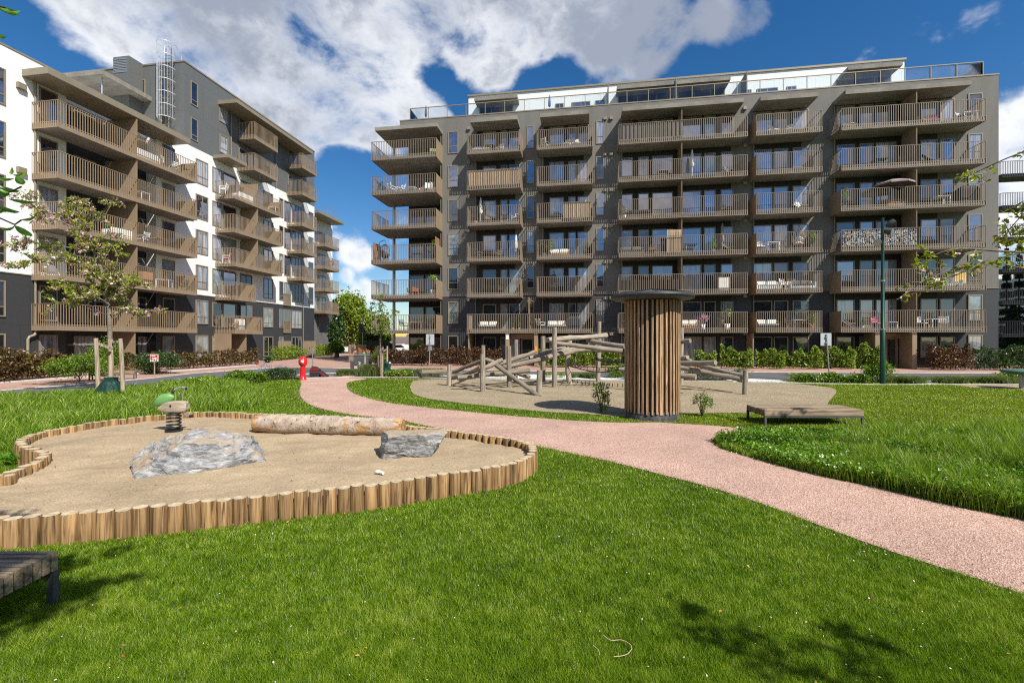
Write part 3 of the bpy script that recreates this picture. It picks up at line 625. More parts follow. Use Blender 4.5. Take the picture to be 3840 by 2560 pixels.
# ------------------------------------------------------------------ grass
def scatter(n, dmin, dmax, amax, p=2.0):
    """points on the ground, denser near by (level of detail by distance)"""
    u = rng.random(n)
    d = dmin * (dmax / dmin) ** u if p == 2 else (dmin ** (2 - p) + u * (dmax ** (2 - p) - dmin ** (2 - p))) ** (1 / (2 - p))
    t = (rng.random(n) * 2 - 1) * amax; r = t * d
    P = np.zeros((n, 3)); P[:, 0] = r * c - d * s; P[:, 1] = r * s + d * c
    return P, d
from mathutils import noise as mnoise
P, d = scatter(2350000, 2.0, 30, 1.75, 2.5)
J = P + np.c_[rng.normal(size=(len(P), 2)) * .035, np.zeros(len(P))]
keep = inpoly(P, lawn_poly) & ~inpoly(J, path_poly) & ~inpoly(P, sand2_poly) & ~inpoly(P, sand3_poly) & ~inpoly(P, rim_loop[::3])
# ragged edge against the gravel
P, d = P[keep], d[keep]
pn = np.array([.7 * mnoise.noise(Vector((q[0] * .9, q[1] * .9, 0))) + .9 * mnoise.noise(Vector((q[0] * 6.1, q[1] * 6.1, 5))) for q in P])
h = (.028 + .016 * rng.random(len(P))) * np.maximum(.45, 1 + .65 * pn) * np.clip(1 + (d - 9) * .015, 1, 1.25)
w = np.maximum(.0032, .0011 * d) * (.7 + .6 * rng.random(len(P)))
# the drier, paler mown lawn lies behind the tower and the sun bench
rr_, dd_ = P[:, 0] * c + P[:, 1] * s, -P[:, 0] * s + P[:, 1] * c
pale = (rr_ > 3.2 + rng.normal(size=len(P)) * .5) & (dd_ > 10.6 + rng.normal(size=len(P)) * .5)
for q_, m_ in ((~pale, 'lawn'), (pale, 'lawnpale')):
    V, T, rn = blades(P[q_], h[q_], w[q_], .75, 1); npmesh('lawn_grass', V, T, M[m_], rnd=rn)['kind'] = 'stuff'
# long grass on the left bank and on the right mound
left_long = [gD(*p) for p in [(-250, 1010), (-250, 960), (-60, 915), (0, 916), (100, 912), (230, 905), (330, 893), (410, 884), (480, 879), (560, 884), (600, 905), (612, 930), (570, 940), (420, 950), (300, 964), (180, 984), (80, 1008), (20, 1040), (-100, 1050)]]
right_long = [gD(*p) for p in [(1640, 1016), (1662, 1032), (1710, 1048), (1800, 1073), (1900, 1098), (2000, 1118), (2100, 1142), (2200, 1166), (2352, 1196), (2700, 1276), (3500, 1420), (3600, 1150), (3000, 1010), (2352, 998), (2200, 1006), (2080, 1009), (1990, 1005), (1900, 1002), (1800, 1000), (1720, 998), (1660, 1006)]]
def mass(poly, n, hf, wf, bend, segs, name, m, flat=0., extra=None):
    xs = [p[0] for p in poly]; ys = [p[1] for p in poly]
    P = np.zeros((n * 3, 3)); P[:, 0] = rng.uniform(min(xs), max(xs), n * 3); P[:, 1] = rng.uniform(min(ys), max(ys), n * 3)
    P = P[inpoly(P, poly)]
    if extra is not None: P = P[extra(P)]
    P = P[:n]
    pn = np.array([.7 * mnoise.noise(Vector((q[0] * .8, q[1] * .8, 7))) + .8 * mnoise.noise(Vector((q[0] * 4.2, q[1] * 4.2, 5))) for q in P])
    h = hf(P, pn) * (.65 + .5 * rng.random(len(P))); w = wf(P) * (.7 + .6 * rng.random(len(P)))
    V, T, rn = blades(P, h, w, bend, segs, flat)
    o = npmesh(name, V, T, m, rnd=rn); o['kind'] = 'stuff'; return o
def dep(P): return -P[:, 0] * s + P[:, 1] * c
mass(left_long, 52000, lambda P, n: .36 * np.clip(1 + .75 * n, .4, 1.5), lambda P: .0013 * dep(P), .45, 3, 'long_grass', M['tall'], .2)
def mound(P):          # the meadow grows taller away from its clover tip
    q = (P[:, 0] * c + P[:, 1] * s) / dep(P)
    return np.clip((q - .52) / .5, 0, 1)
mass(right_long, 165000, lambda P, n: (.17 + .27 * mound(P)) * np.clip(1 + .8 * n, .4, 1.55), lambda P: .0013 * dep(P), .34, 3, 'long_grass', M['tall'], .12)
# low leafy ground cover at the tip of the mound
xs = [p[0] for p in right_long]; ys = [p[1] for p in right_long]
P = np.zeros((330000, 3)); P[:, 0] = rng.uniform(min(xs), max(xs), len(P)); P[:, 1] = rng.uniform(min(ys), max(ys), len(P)); P = P[inpoly(P, right_long)]
pn = np.array([mnoise.noise(Vector((q[0] * .9, q[1] * .9, 17))) for q in P])
P = P[pn > -.3 + mound(P) * .28 + .12 * rng.normal(size=len(P))]; P[:, 2] = .02 + .19 * rng.random(len(P)) ** .8 * (1 + .5 * mound(P))
leaves('ground_cover', P[:80000], .045, M['clover'], up=1.2, ratio=.95)['kind'] = 'stuff'
# loose stones strewn over the path's edges, bits of bark and leaf on the sand
E_ = np.array([(q.x, q.y) for q in path_poly]); E_ = E_[np.hypot(E_[:, 0], E_[:, 1]) < 22]; i_ = rng.integers(0, len(E_), 5200)
Q = np.c_[E_[i_] + rng.normal(size=(5200, 2)) * .13, .014 + .012 * rng.random(5200)]
leaves('loose_gravel', Q, .017, M['pebblep'], up=1., ratio=.9)['kind'] = 'stuff'
Q = np.zeros((900, 3)); Q[:, 0] = rng.uniform(-10, 1, 900); Q[:, 1] = rng.uniform(3, 12, 900); Q = Q[inpoly(Q, rim_loop[::3])][:130]; Q[:, 2] = SANDZ + .02
leaves('leaf_litter', Q, .028, M['litterd'], up=2, ratio=.6)['kind'] = 'stuff'
# fallen petals and dry leaves on the lawn
P, d = scatter(1500, 2.5, 12, 1.1); P = P[inpoly(P, lawn_poly) & ~inpoly(P, path_poly) & ~inpoly(P, rim_loop[::3]) & ~inpoly(P, sand2_poly) & ~inpoly(P, right_long) & ~inpoly(P, left_long)]; P[:, 2] = .035
leaves('fallen_petals', P[:300], .013, M['petal'], up=2, ratio=.8)['kind'] = 'stuff'
P2 = P[420:475].copy()
leaves('dry_leaves', P2, .032, M['litter'], up=1.5, ratio=.5)['kind'] = 'stuff'
Q = np.array([[q.x + rng.normal() * .12, q.y - .15 + rng.normal() * .1, .04] for q in (vis[i] for i in rng.integers(0, 60, 60))])
leaves('dry_leaves', Q, .03, M['litter'], up=1.5, ratio=.5)['kind'] = 'stuff'

# ------------------------------------------------------------------ apartment blocks
def ZK(k): return 2.67 + 3.0 * (k - 1)          # underside of the balcony of storey k
def railing(mb, pts, z, top=1.60, fascia=.36, pitch=.15, skip=()):
    """upright flat bars along a line of corners, closer and wider bars over the slab edge, handrail"""
    for i, (a, b) in enumerate(zip(pts[:-1], pts[1:])):
        a, b = Vector(a), Vector(b); L_ = (b - a).length; u = (b - a) / L_; nrm = Vector((u.y, -u.x, 0))
        if i in skip:                                     # closed side panel
            mb.bar((*(a.xy), z + top / 2), (*(b.xy), z + top / 2), .03, top, 1); continue
        n = max(2, int(L_ / pitch)); st = L_ / n
        for j in range(n + 1):
            p = a + u * (j * st)
            T = Matrix.Translation((p.x, p.y, 0)) @ Matrix.Rotation(math.atan2(u.y, u.x), 4, 'Z')
            mb.box(-.018, .018, -.012, .012, z + fascia, z + top, 0, 0, T)
            mb.box(-.038, .038, -.016, .016, z, z + fascia, 0, 0, T)
        mb.bar((*(a.xy), z + top), (*(b.xy), z + top), .05, .03)
        mb.bar((*(a.xy), z + .02), (*(b.xy), z + .02), .04, .04)
        mb.bar((*(a.xy), z + fascia), (*(b.xy), z + fascia), .03, .03)
def balcony(parent, slab, pts, z, skip=(), thick=.24, label=None, name='balcony', pitch=.15, inset=.13, side=False, tone='bronze'):
    mb = MB(); mb.box(slab[0], slab[1], slab[2] + (inset if abs(slab[3] - slab[2]) < 9 and not side else 0), slab[3], z + .03, z + .03 + thick)
    o = mb.build(name, M['concrete'], parent)
    if label: o['label'] = label
    r = MB(); railing(r, pts, z, skip=skip, pitch=pitch); r.build('railing', [M[tone], M['bronze']], o)
    return o
def window(parent, axis, a0, a1, z0, z1_, plane, out, pane='gdark', name='window', mull=(), frame='bronzed', fw=.075, sill=None):
    """frame standing a little proud of the wall, pane set back in it; axis 'x' lies along x on plane y, 'y' along y on plane x; out is the outward sign"""
    fr = MB(); q0, q1 = plane - out * .02, plane + out * .055
    lo_, hi_ = min(q0, q1), max(q0, q1)
    def bx(mb, u0, u1, w0, w1, d0=lo_, d1=hi_):
        if axis == 'x': mb.box(u0, u1, d0, d1, w0, w1)
        else: mb.box(d0, d1, u0, u1, w0, w1)
    bx(fr, a0 - fw * .6, a1 + fw * .6, z1_, z1_ + fw); bx(fr, a0 - fw * .6, a1 + fw * .6, z0 - fw, z0)
    bx(fr, a0 - fw * .6, a0 + fw * .4, z0, z1_); bx(fr, a1 - fw * .4, a1 + fw * .6, z0, z1_)
    sub = [a0 + fw * .4] + [a0 + (a1 - a0) * m for m in mull if m < 1] + [a1 - fw * .4]
    for m in sub[1:-1]: bx(fr, m - .035, m + .035, z0, z1_, plane + out * .0 if out > 0 else plane - .045, plane + .045 if out > 0 else plane)
    if sill: bx(fr, a0 + fw * .4, a1 - fw * .4, z0 + sill - .03, z0 + sill + .03, plane if out > 0 else plane - .045, plane + .045 if out > 0 else plane)
    f = fr.build(name, M[frame], parent)
    pb = MB(); d0, d1 = sorted((plane + out * .004, plane + out * .016))
    bx(pb, a0, a1, z0, z1_, d0, d1); pb.build('pane', M[pane] if isinstance(pane, str) else pane, f)
    return f
def pick(*w, k=5):
    if k <= 2: w = (w[0] + 5, w[1] * .3, w[2], w[3] + 1.5)  # lower storeys favour dark panes, imitating reflections of buildings behind the viewer
    return random.choices(['gdark', 'gblue', 'gcurt', 'gblind'], w)[0]

# ---- the dark block across the park (its long front is parallel to x)
YF, YB = 39.3, 37.58
A0, A1 = -18.28, -12.45
XL, XR = -16.4, 30.3
rb = thing('apartment_block', (6.9, YF, 0), 'long taupe and black apartment block with bronze balconies and white penthouse behind the climbing frame', 'building')
mb = MB()
mb.box(A1, XR, YF, 52, 5.97, 21.75); mb.box(XL, A1, 41.4, 52, 5.97, 20.6); mb.box(XL, A1, YF, 52, 20.6, 21.75)
mb.build('upper_wall', M['taupe'], rb)
mb = MB(); mb.box(A1, XR, YF + .02, 52, 0, 5.95); mb.box(XL, A1, 41.42, 52, 0, 5.95); mb.build('lower_wall', M['slate'], rb)
mb = MB(); mb.box(A1, XR + .01, YF - .025, YF + .3, 5.93, 5.985); mb.box(XL - .03, XR + .03, YF - .03, YF + .35, 21.75, 21.84); mb.box(XL - .03, XL + .3, YF + .35, 52, 21.75, 21.84); mb.box(XR - .3, XR + .03, YF + .35, 52, 21.75, 21.84)
mb.build('trim', M['bronzed'], rb)
cols = {'A': (A0, A1), 'B': (XonY(1751.6, YB), XonY(1951, YB)), 'C': (XonY(2013.5, YB), XonY(2221.6, YB)), 'D': (XonY(2321.5, YB), XonY(2802.5, YB)),
        'E': (XonY(2838, YB), XonY(3082, YB)), 'F': (18.85, 28.18)}
div = {'D': XonY(z2(2322)[0] if False else 2558, YB), 'F': XonY(3441, YB)}
for k in range(1, 7):
    z = ZK(k)
    for q, (x0, x1) in cols.items():
        if k == 1 and q == 'C': continue
        if q == 'A':
            pts = [(A0, 41.1, 0), (A0, YB, 0), (A1, YB, 0), (A1, YF, 0)]
            b = balcony(rb, (A0 + .03, A1 - .03, YB + .03, 41.4), pts, z, skip=(2,), tone='umber')
            continue
        if k == 1 and q == 'B': x1 = cols['C'][1]
        pts = [(x0, YF, 0), (x0, YB, 0), (x1, YB, 0), (x1, YF, 0)]
        skip = {'B': (2,), 'C': (2,), 'D': (2,), 'E': (0,), 'F': (0,) if k in (1, 2, 4) else ()}[q]
        b = balcony(rb, (x0 + .03, x1 - .03, YB + .03, YF), pts, z, skip=skip, tone='umber')
        dv = div.get(q)
        if k == 1 and q == 'B': dv = .5 * (cols['B'][1] + cols['C'][0])
        if dv is not None:
            m_ = MB(); m_.box(dv - .02, dv + .02, YB + .08, YF, z + .3, z + 2.97 if k < 6 else z + 2.6); m_.build('divider', M['bronze'], b)
# canopies over the top storey
for q, (x0, x1) in cols.items():
    mb = MB(); 
    if q == 'A': mb.box(x0 + .25, x1 + .05, YB + .1, 41.4, 20.28, 20.58)
    else: mb.box(x0 + .25, x1 - (.25 if q != 'F' else .9), YB - .05, YF, 20.3, 20.62)
    mb.build('canopy', M['concrete'], rb)
    mb = MB(); x_ = x0 + .18
# dark timber lining behind the balconies, its colour blackened further for the recess shade
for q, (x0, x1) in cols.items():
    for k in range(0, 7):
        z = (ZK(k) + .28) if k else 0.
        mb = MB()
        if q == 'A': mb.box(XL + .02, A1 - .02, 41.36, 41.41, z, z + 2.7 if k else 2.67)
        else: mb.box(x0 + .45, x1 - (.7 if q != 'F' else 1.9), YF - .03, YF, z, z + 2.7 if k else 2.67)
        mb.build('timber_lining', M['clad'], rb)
# window columns between the balconies
for (xa, xb, wd) in ((z2(743)[0], z2(806)[0], (2, 3, 1, 5)), (z2(1274)[0], z2(1319)[0], (3, 6, 1, 2)), (z2(1744)[0], z2(1791)[0], (2, 7, 1, 1)), (z3(1968)[0], z3(2056)[0], (4, 1, 3, 3))):
    for k in range(7):
        z = 3.0 * k
        window(rb, 'x', XonY(xa, YF), XonY(xb, YF), z + .62, z + 2.42, YF, -1, pick(*wd, k=k), sill=.55)
YG = YF - .03
def bays(q, lst, wts):
    for k in range(7):
        z = ZK(k) + .30 if k else .12
        for nm, xa, xb in lst:
            if k == 0 and q == 'BC': continue
            pl = 41.36 if q == 'A' else YG
            window(rb, 'x', XonY(xa, pl), XonY(xb, pl), z + (.02 if nm == 'balcony_door' else .75), z + 2.18, pl, -1, pick(*wts, k=k), nm, mull=((.5,) if (xb - xa) > 75 else ()))
bays('A', [('window', z2(482)[0], z2(575)[0]), ('balcony_door', z2(590)[0], z2(690)[0])], (6, 1, 1, 1))
bays('B', [('window', z2(978)[0], z2(1062)[0]), ('balcony_door', z2(1098)[0], z2(1138)[0]), ('balcony_door', z2(1155)[0], z2(1222)[0])], (1, 6, 3, 2))
bays('C', [('window', z2(1428)[0], z2(1520)[0]), ('balcony_door', z2(1556)[0], z2(1600)[0]), ('balcony_door', z2(1618)[0], z2(1687)[0])], (1, 5, 4, 2))
bays('D', [('window', z2(1912)[0], z2(1984)[0]), ('balcony_door', z2(2027)[0], z2(2093)[0]), ('balcony_door', z2(2120)[0], z2(2255)[0]), ('balcony_door', z3(35)[0], z3(158)[0]), ('balcony_door', z3(182)[0], z3(254)[0]), ('window', z3(296)[0], z3(374)[0])], (1, 7, 2, 1))
bays('E', [('balcony_door', z3(514)[0], z3(636)[0]), ('balcony_door', z3(655)[0], z3(744)[0]), ('window', z3(782)[0], z3(884)[0])], (1, 5, 4, 1))
bays('F', [('window', z3(1078)[0], z3(1192)[0]), ('balcony_door', z3(1234)[0], z3(1320)[0]), ('balcony_door', z3(1342)[0], z3(1474)[0]), ('window', z3(1645)[0], z3(1752)[0]), ('balcony_door', z3(1776)[0], z3(1868)[0])], (3, 4, 3, 1))
# rain pipes, small vents
for q, (x0, x1) in cols.items():
    mb = MB(); x_ = x0 + .33 if q != 'A' else A1 - .1
    mb.cyl((x_, YF - .1, .2), (x_, YF - .1, 20.2), .035, n=8); mb.build('downpipe', M['bronzed'], rb)
for k in range(7):
    for xa in (z2(1800)[0], z2(1842)[0], z2(880)[0], z3(455)[0]):
        x_ = XonY(xa, YF); mb = MB(); zz = 3.0 * k + 2.62
        if zz > 20.9: zz = 20.9
        mb.box(x_ - .13, x_ + .13, YF - .16, YF, zz - .12, zz + .12); mb.build('vent', M['bronzed'], rb)
# corner column of the left stack
mb = MB(); mb.cyl((-17.65, 40.9, 0), (-17.65, 40.9, 20.3), .14, n=16); mb.build('column', M['steel'], rb)
# ground floor: bronze boxes and posts of the two entrances
def entrance(xa, xb, xd0, xd1):
    a, b = XonY(xa, YB), XonY(xb, YB)
    mb = MB()
    mb.box(a - .18, a + .12, YB + .1, YB + .5, 0, 2.66); mb.box(b - .12, b + .18, YB + .1, YB + .5, 0, 2.66)
    mb.box(a - .1, a + .05, YB + .5, YF - .03, 0, 2.62); mb.box(b - .05, b + .1, YB + .5, YF - .03, 0, 2.62)
    mb.box(a + .05, b - .05, YF - .3, YF - .04, 2.25, 2.62)
    e_ = mb.build('entrance_porch', M['bronze'], rb)
    window(rb, 'x', XonY(xd0, YF), XonY(xd1, YF), .05, 2.15, YF - .06, -1, 'gdark', 'entrance_door')
    return a, b
entrance(3364, 3430, 3325, 3365) if False else None
ea = entrance(3296, 3432, 3322, 3360)
eb = entrance(1903, 2008, 1958, 1998)
mb = MB(); x_ = eb[1]; mb.box(x_ - .07, x_ + .13, YB + .07, YB + .1, 1.15, 1.6); mb.build('notice', [M['orange']], rb)
x_ = eb[0]; mb = MB(); mb.box(x_ - .15, x_ + .1, YB + .07, YB + .1, 2.15, 2.6); mb.build('house_sign', M['whitepaint'], rb)
for xa in (z2(868)[0] + 3, z3(522)[0], z3(1052)[0], z2(1330)[0]):
    x_ = XonY(xa, YB); mb = MB(); mb.box(x_ - .05, x_ + .03, YB + .25, YF - .04, 0, 2.6); mb.build('garden_screen', M['bronze'], rb)
# penthouse set back on the roof
PY, PZ = 41.8, 24.86
mb = MB(); mb.box(-10.7, 25.6, PY, 50, 21.5, PZ - .1); mb.build('penthouse', M['whitepanel'], rb)
mb = MB(); mb.box(-10.8, 25.7, PY - .1, 50.1, PZ - .1, PZ + .06); mb.build('penthouse_roof', M['bronzed'], rb)
for (xa, xb, dz) in ((z2(918)[0], z2(1208)[0], 0), (z2(1880)[0], z2(2268)[0], 0), (z2(2285)[0], z3(358)[0], 0), (z3(1150)[0], z3(1518)[0], 0)):
    mb = MB(); mb.box(XonY(xa, 40.6), XonY(xb, 40.6), 40.5, PY, PZ - 1.2, PZ - .92); mb.build('canopy', M['concrete'], rb)
for xs_ in (z2(1822)[0], z2(2278)[0], z3(465)[0]):
    x_ = XonY(xs_, 40.6); mb = MB(); mb.box(x_ - .04, x_ + .04, 40.4, PY, 21.8, PZ - .68); mb.build('divider', M['concrete'], rb)
for (xa, xb, za, zb, p) in ((z2(955)[0], z2(1175)[0], 21.9, 23.6, 'gdark'), (z2(1468)[0], z2(1518)[0], 22.6, 23.4, 'gdark'), (z2(1578)[0], z2(1698)[0], 22.6, 23.4, 'gblue'), (z2(1738)[0], z2(1790)[0], 22.6, 23.4, 'gblue'), (z2(1890)[0], z2(2262)[0], 21.9, 23.7, 'gdark'),
                          (z2(2295)[0], z3(318)[0], 21.9, 23.7, 'gdark'), (z3(472)[0], z3(497)[0], 22.5, 23.3, 'gblue'), (z3(540)[0], z3(676)[0], 22.5, 23.3, 'gblue'), (z3(742)[0], z3(800)[0], 22.5, 23.3, 'gblue'), (z3(1075)[0], z3(1440)[0], 21.9, 23.5, 'gdark')):
    window(rb, 'x', XonY(xa, PY), XonY(xb, PY), za, zb, PY, -1, p, 'penthouse_window', mull=(.35, .7) if xb - xa > 120 else (.5,))
# glass balustrade on the parapet
mb = MB(); gl = MB(); x_ = XL + .9; xe = XR - 1.0
n = 26
for i in range(n + 1):
    x_ = XL + .9 + (XR - .9 - XL - .9) * i / n
    mb.box(x_ - .025, x_ + .025, YF + .12, YF + .17, 21.84, 22.86)
mb.box(XL + .9, XR - .9, YF + .11, YF + .18, 22.84, 22.9); gl.box(XL + .9, XR - .9, YF + .2, YF + .212, 21.95, 22.8)
for e_ in (XL + .9, XR - .9):
    mb.box(e_ - .03, e_ + .03, YF + .17, 48, 22.84, 22.9); gl.box(e_ - .006, e_ + .006, YF + .22, 48, 21.95, 22.8)
    for i in range(1, 6): mb.box(e_ - .025, e_ + .025, YF + i * 1.5, YF + i * 1.5 + .05, 21.84, 22.86)
bal = mb.build('balustrade', M['bronzed'], rb); gl.build('glass', M['clear'], bal)

# ---- the white and grey block on the left (its long front is parallel to y)
XW, XB = -32.56, -30.7
lb = thing('apartment_block', (XW, 35, 0), 'white and grey apartment block with bronze balconies and roof ladder, left of the park', 'building')
Y1a, Y1b = 22.65, 32.5         # first balcony stack
ym = YonX(z1(1245)[0], XW)      # corner of the taller part
ye = 51.7
rec = (24.5, 30.7)             # recess behind the first stack
mb = MB(); mb.box(-45, XW, 4, rec[0], 5.97, 18.8); mb.box(-45, XW - .9, rec[0], rec[1], 5.97, 18.8); mb.box(-45, XW, rec[1], ym, 5.97, 18.8)
mb.box(-45, XW, ym, ye, 5.97, 18.35); mb.build('white_wall', M['white'], lb)
mb = MB(); mb.box(-45, XW - .015, 4, rec[0], 0, 5.94); mb.box(-45, XW - .9, rec[0], rec[1], 0, 5.94); mb.box(-45, XW - .015, rec[1], ye, 0, 5.94); mb.build('lower_wall', M['slate'], lb)
mb = MB(); mb.box(XW - .3, XW + .03, 4, rec[0] - .02, 5.93, 5.985); mb.box(XW - .3, XW + .03, rec[1], ye + .02, 5.93, 5.985); mb.box(XW - .4, XW + .04, 4, ym, 18.8, 18.9)
mb.build('trim', M['bronzed'], lb)
mb = MB(); mb.box(-46, XW + .01, ym, ye, 18.35, 25.0); mb.build('grey_upper_wall', M['greypanel'], lb)
mb = MB(); mb.box(-46.1, XW + .06, ym - .05, ye + .05, 25.0, 25.12); mb.build('roof_edge', M['bronzed'], lb)
mb = MB(); mb.box(XW - .92, XW - .86, rec[0] + .02, rec[1] - .02, 0, 17.6); mb.build('timber_lining', M['clad'], lb)
# jog with louvres on the face above the lower roof
xj0, xj1 = None, None
def XonYf(x, Y): return XonY(x, Y)
xa, xb = XonY(z1(765)[0], ym - 1.2), XonY(z1(858)[0], ym - 1.2)
mb = MB(); mb.box(xa, xb + .2, ym - 1.2, ym, 18.9, 25.15); lv = mb.build('stair_tower', M['greypanel'], lb)
for xx0, xx1 in ((z1(768)[0], z1(800)[0]), (z1(808)[0], z1(855)[0])):
    m_ = MB(); u0, u1 = XonY(xx0, ym - 1.2), XonY(xx1, ym - 1.2)
    for i in range(7): m_.box(u0, u1, ym - 1.24, ym - 1.2, 23.95 + i * .13, 24.02 + i * .13)
    m_.box(u0 - .05, u1 + .05, ym - 1.23, ym - 1.21, 23.85, 23.93); m_.box(u0 - .05, u1 + .05, ym - 1.23, ym - 1.21, 24.9, 24.98)
    m_.build('louvre', M['steel'], lb)
for (xx0, xx1, ya_, yb_) in ((z1(933)[0], z1(980)[0], 548, 700), (z1(1092)[0], z1(1140)[0], 535, 690), (z1(1092)[0], z1(1142)[0], 780, 870), (z1(702)[0], z1(760)[0], 570, 660)):
    a, b = onY(*z1(0, ya_), ym), onY(*z1(0, yb_), ym)
    u0, u1 = onY(xx0, ya_ / 1.8023, ym), onY(xx1, yb_ / 1.8023, ym)
    window(lb, 'x', u0.x, u1.x, max(u1.z, 19.0), u0.z, ym, -1, 'gcurt' if xx0 < 600 / 1.8 else 'gdark', sill=.35)
# slab roofs over the lower terrace
a, b = onY(z1(440)[0], 0, ym - 4), onY(z1(690)[0], 0, ym - 4)
mb = MB(); mb.box(a.x - 3, b.x, ym - 4, ym, 22.0, 22.35); mb.build('canopy', M['concrete'], lb)
mb = MB(); mb.cyl((b.x - .5, ym - 3.6, 18.9), (b.x - .5, ym - 3.6, 22), .06, n=8); mb.build('column', M['steel'], lb)
# stack 1
for k in range(1, 6):
    z = ZK(k)
    b = balcony(lb, (XW, XB - .03, Y1a + .03, Y1b - .03), [(XW, Y1a, 0), (XB, Y1a, 0), (XB, Y1b, 0), (XW, Y1b, 0)], z, skip=(2,))
    m_ = MB(); yd = YonX(z1(931)[0], XB); m_.box(XW - .8, XB - .06, yd - .03, yd + .03, z + .3, z + 2.98 if k < 5 else z + 2.85); m_.build('divider', M['bronze'], b)
mb = MB(); mb.box(XW - .3, XB + .0, 22.15, 31.9, 17.55, 17.95); mb.build('canopy', M['bronzed'], lb)
mb = MB(); mb.cyl((XW + .12, Y1a + .1, 2.4), (XW + .12, Y1a + .1, 17.6), .06, n=8); mb.tube([(XW + .12, Y1a + .1, 2.5), (XW + .12, Y1a + .02, 2.38), (XW + .12, Y1a - .2, 2.3), (XW + .12, Y1a - .28, 2.15), (XW + .12, Y1a - .28, .1)], .075, 10)
mb.build('downpipe', M['bronzed'], lb)
def Yw(x): return YonX(x, XW)
def wcol(xa, xb, ks, z0=.75, z1_=2.4, w=(2, 1, 4, 2), nm='window', mull=(), sill=None, pl=XW):
    for k in ks:
        z = 3.0 * k
        window(lb, 'y', YonX(xa, pl), YonX(xb, pl), z + z0, z + z1_, pl, 1, pick(*w), nm, mull=mull, sill=sill)
wcol(z1(268)[0], z1(382)[0], range(6), .35, 2.35, (3, 2, 2, 1), 'balcony_door')
wcol(z1(500)[0], z1(640)[0], range(6), .35, 2.3, (5, 1, 1, 0), 'balcony_door', (.5,), None, XW - .86)
wcol(z1(700)[0], z1(860)[0], range(6), .35, 2.3, (5, 1, 1, 0), 'balcony_door', (.5,), None, XW - .86)
wcol(z1(935)[0], z1(985)[0], range(6), .35, 2.3, (5, 1, 1, 0), 'balcony_door', (), None, XW - .86)
wcol(z1(1100)[0], z1(1176)[0], range(6), .35, 2.35, (4, 1, 1, 2), 'balcony_door')
wcol(z1(1324)[0], z1(1402)[0], range(6), .55, 2.45, (1, 1, 5, 4), mull=(.55,), sill=.55)
# left edge of the frame
wcol(-55, 16, range(6), .5, 2.4, (3, 1, 2, 1), sill=.5)
for xa, zz in ((z1(134)[0], 16.9), (z1(136)[0], 12.0)):
    y_ = Yw(xa); mb = MB(); mb.box(XW, XW + .22, y_ - .2, y_ + .2, zz - .16, zz + .16); mb.build('vent', M['bronzed'], lb)
# stack 2
s2 = (YonX(z1(1580)[0], XB), YonX(z1(1905)[0], XB))
s2k = {1: YonX(z4(1772)[0], XB), 2: YonX(z4(1728)[0], XB)}
for k in range(1, 6):
    z = ZK(k); y1_ = s2k.get(k, s2[1]); y0_ = s2[0]
    b = balcony(lb, (XW, XB - .03, y0_ + .03, y1_ - .03), [(XW, y0_, 0), (XB, y0_, 0), (XB, y1_, 0), (XW, y1_, 0)], z, skip=(2,))
    if k > 2:
        yd = YonX(z1(1746)[0], XB); m_ = MB(); m_.box(XW, XB - .06, yd - .03, yd + .03, z + .3, z + 2.98 if k < 5 else z + 2.3); m_.build('divider', M['bronze'], b)
y0_ = YonX(z1(1420)[0], XW); mb = MB(); mb.box(XW, XB - .3, s2[0] - .3, s2[0] + 2.0, 18.2, 18.5); mb.build('canopy', M['bronzed'], lb)
wcol(z1(1436)[0], z1(1498)[0], range(6), .35, 2.4, (3, 2, 3, 3), 'balcony_door')
wcol(z1(1508)[0], z1(1592)[0], range(6), .35, 2.4, (3, 4, 2, 1), 'balcony_door')
wcol(z4(1625)[0], z4(1700)[0], range(1, 6), .35, 2.4, (4, 2, 2, 0), 'balcony_door', (.5,))
wcol(z4(1782)[0], z4(1842)[0], range(6), .5, 2.4, (3, 2, 3, 1), mull=(.5,), sill=.4)
wcol(z4(1888)[0], z4(1912)[0], range(6), .5, 2.4, (4, 2, 2, 1), sill=.4)
wcol(z4(1921)[0], z4(1962)[0], range(1, 6), .3, 2.4, (3, 3, 2, 1), 'balcony_door')
wcol(z4(1972)[0], z4(2035)[0], range(6), .5, 2.4, (3, 3, 2, 1), mull=(.35, .68), sill=.4)
wcol(z4(2086)[0], z4(2115)[0], range(2, 6), .5, 2.4, (4, 2, 2, 1), sill=.4)
# bronze boxes on the ground floor
y0_, y1_ = YonX(z4(1500)[0], XW + .8), YonX(z4(1604)[0], XW + .8)
mb = MB(); mb.box(XW, XB - .2, y0_, y0_ + .1, 0, 2.66); mb.box(XW, XB - .2, y1_, y1_ + .1, 0, 2.66); mb.box(XW, XW + .1, y0_ + .1, y1_, .0, 2.6); mb.build('entrance_porch', M['bronze'], lb)
for xa, xb in ((1880, 1965), (2045, 2130)):
    a, b = YonX(z4(xa)[0], XW), YonX(z4(xb)[0], XW); mb = MB(); mb.box(XW - .02, XW + .05, a, b, .2, 2.0); mb.build('bronze_panel', M['bronze'], lb)
yd = YonX(z4(918)[0], XB); mb = MB(); mb.box(XW, XB - .06, yd - .03, yd + .03, 0, 2.66); mb.build('garden_screen', M['bronze'], lb)
for xa, xb, zz in ((1918, 1966, 3.0), (1918, 1966, 6.0)):
    a, b = YonX(z4(xa)[0], XW + .1), YonX(z4(xb)[0], XW + .1); mb = MB()
    railing(mb, [(XW + .1, a, 0), (XW + .1, b, 0)], zz - .1, 1.3); mb.build('window_guard', M['bronze'], lb)
mb = MB(); y_ = YonX(z4(2045)[0], XW); mb.cyl((XW + .08, y_, .1), (XW + .08, y_, 18), .05, n=8); mb.build('downpipe', M['bronzed'], lb)
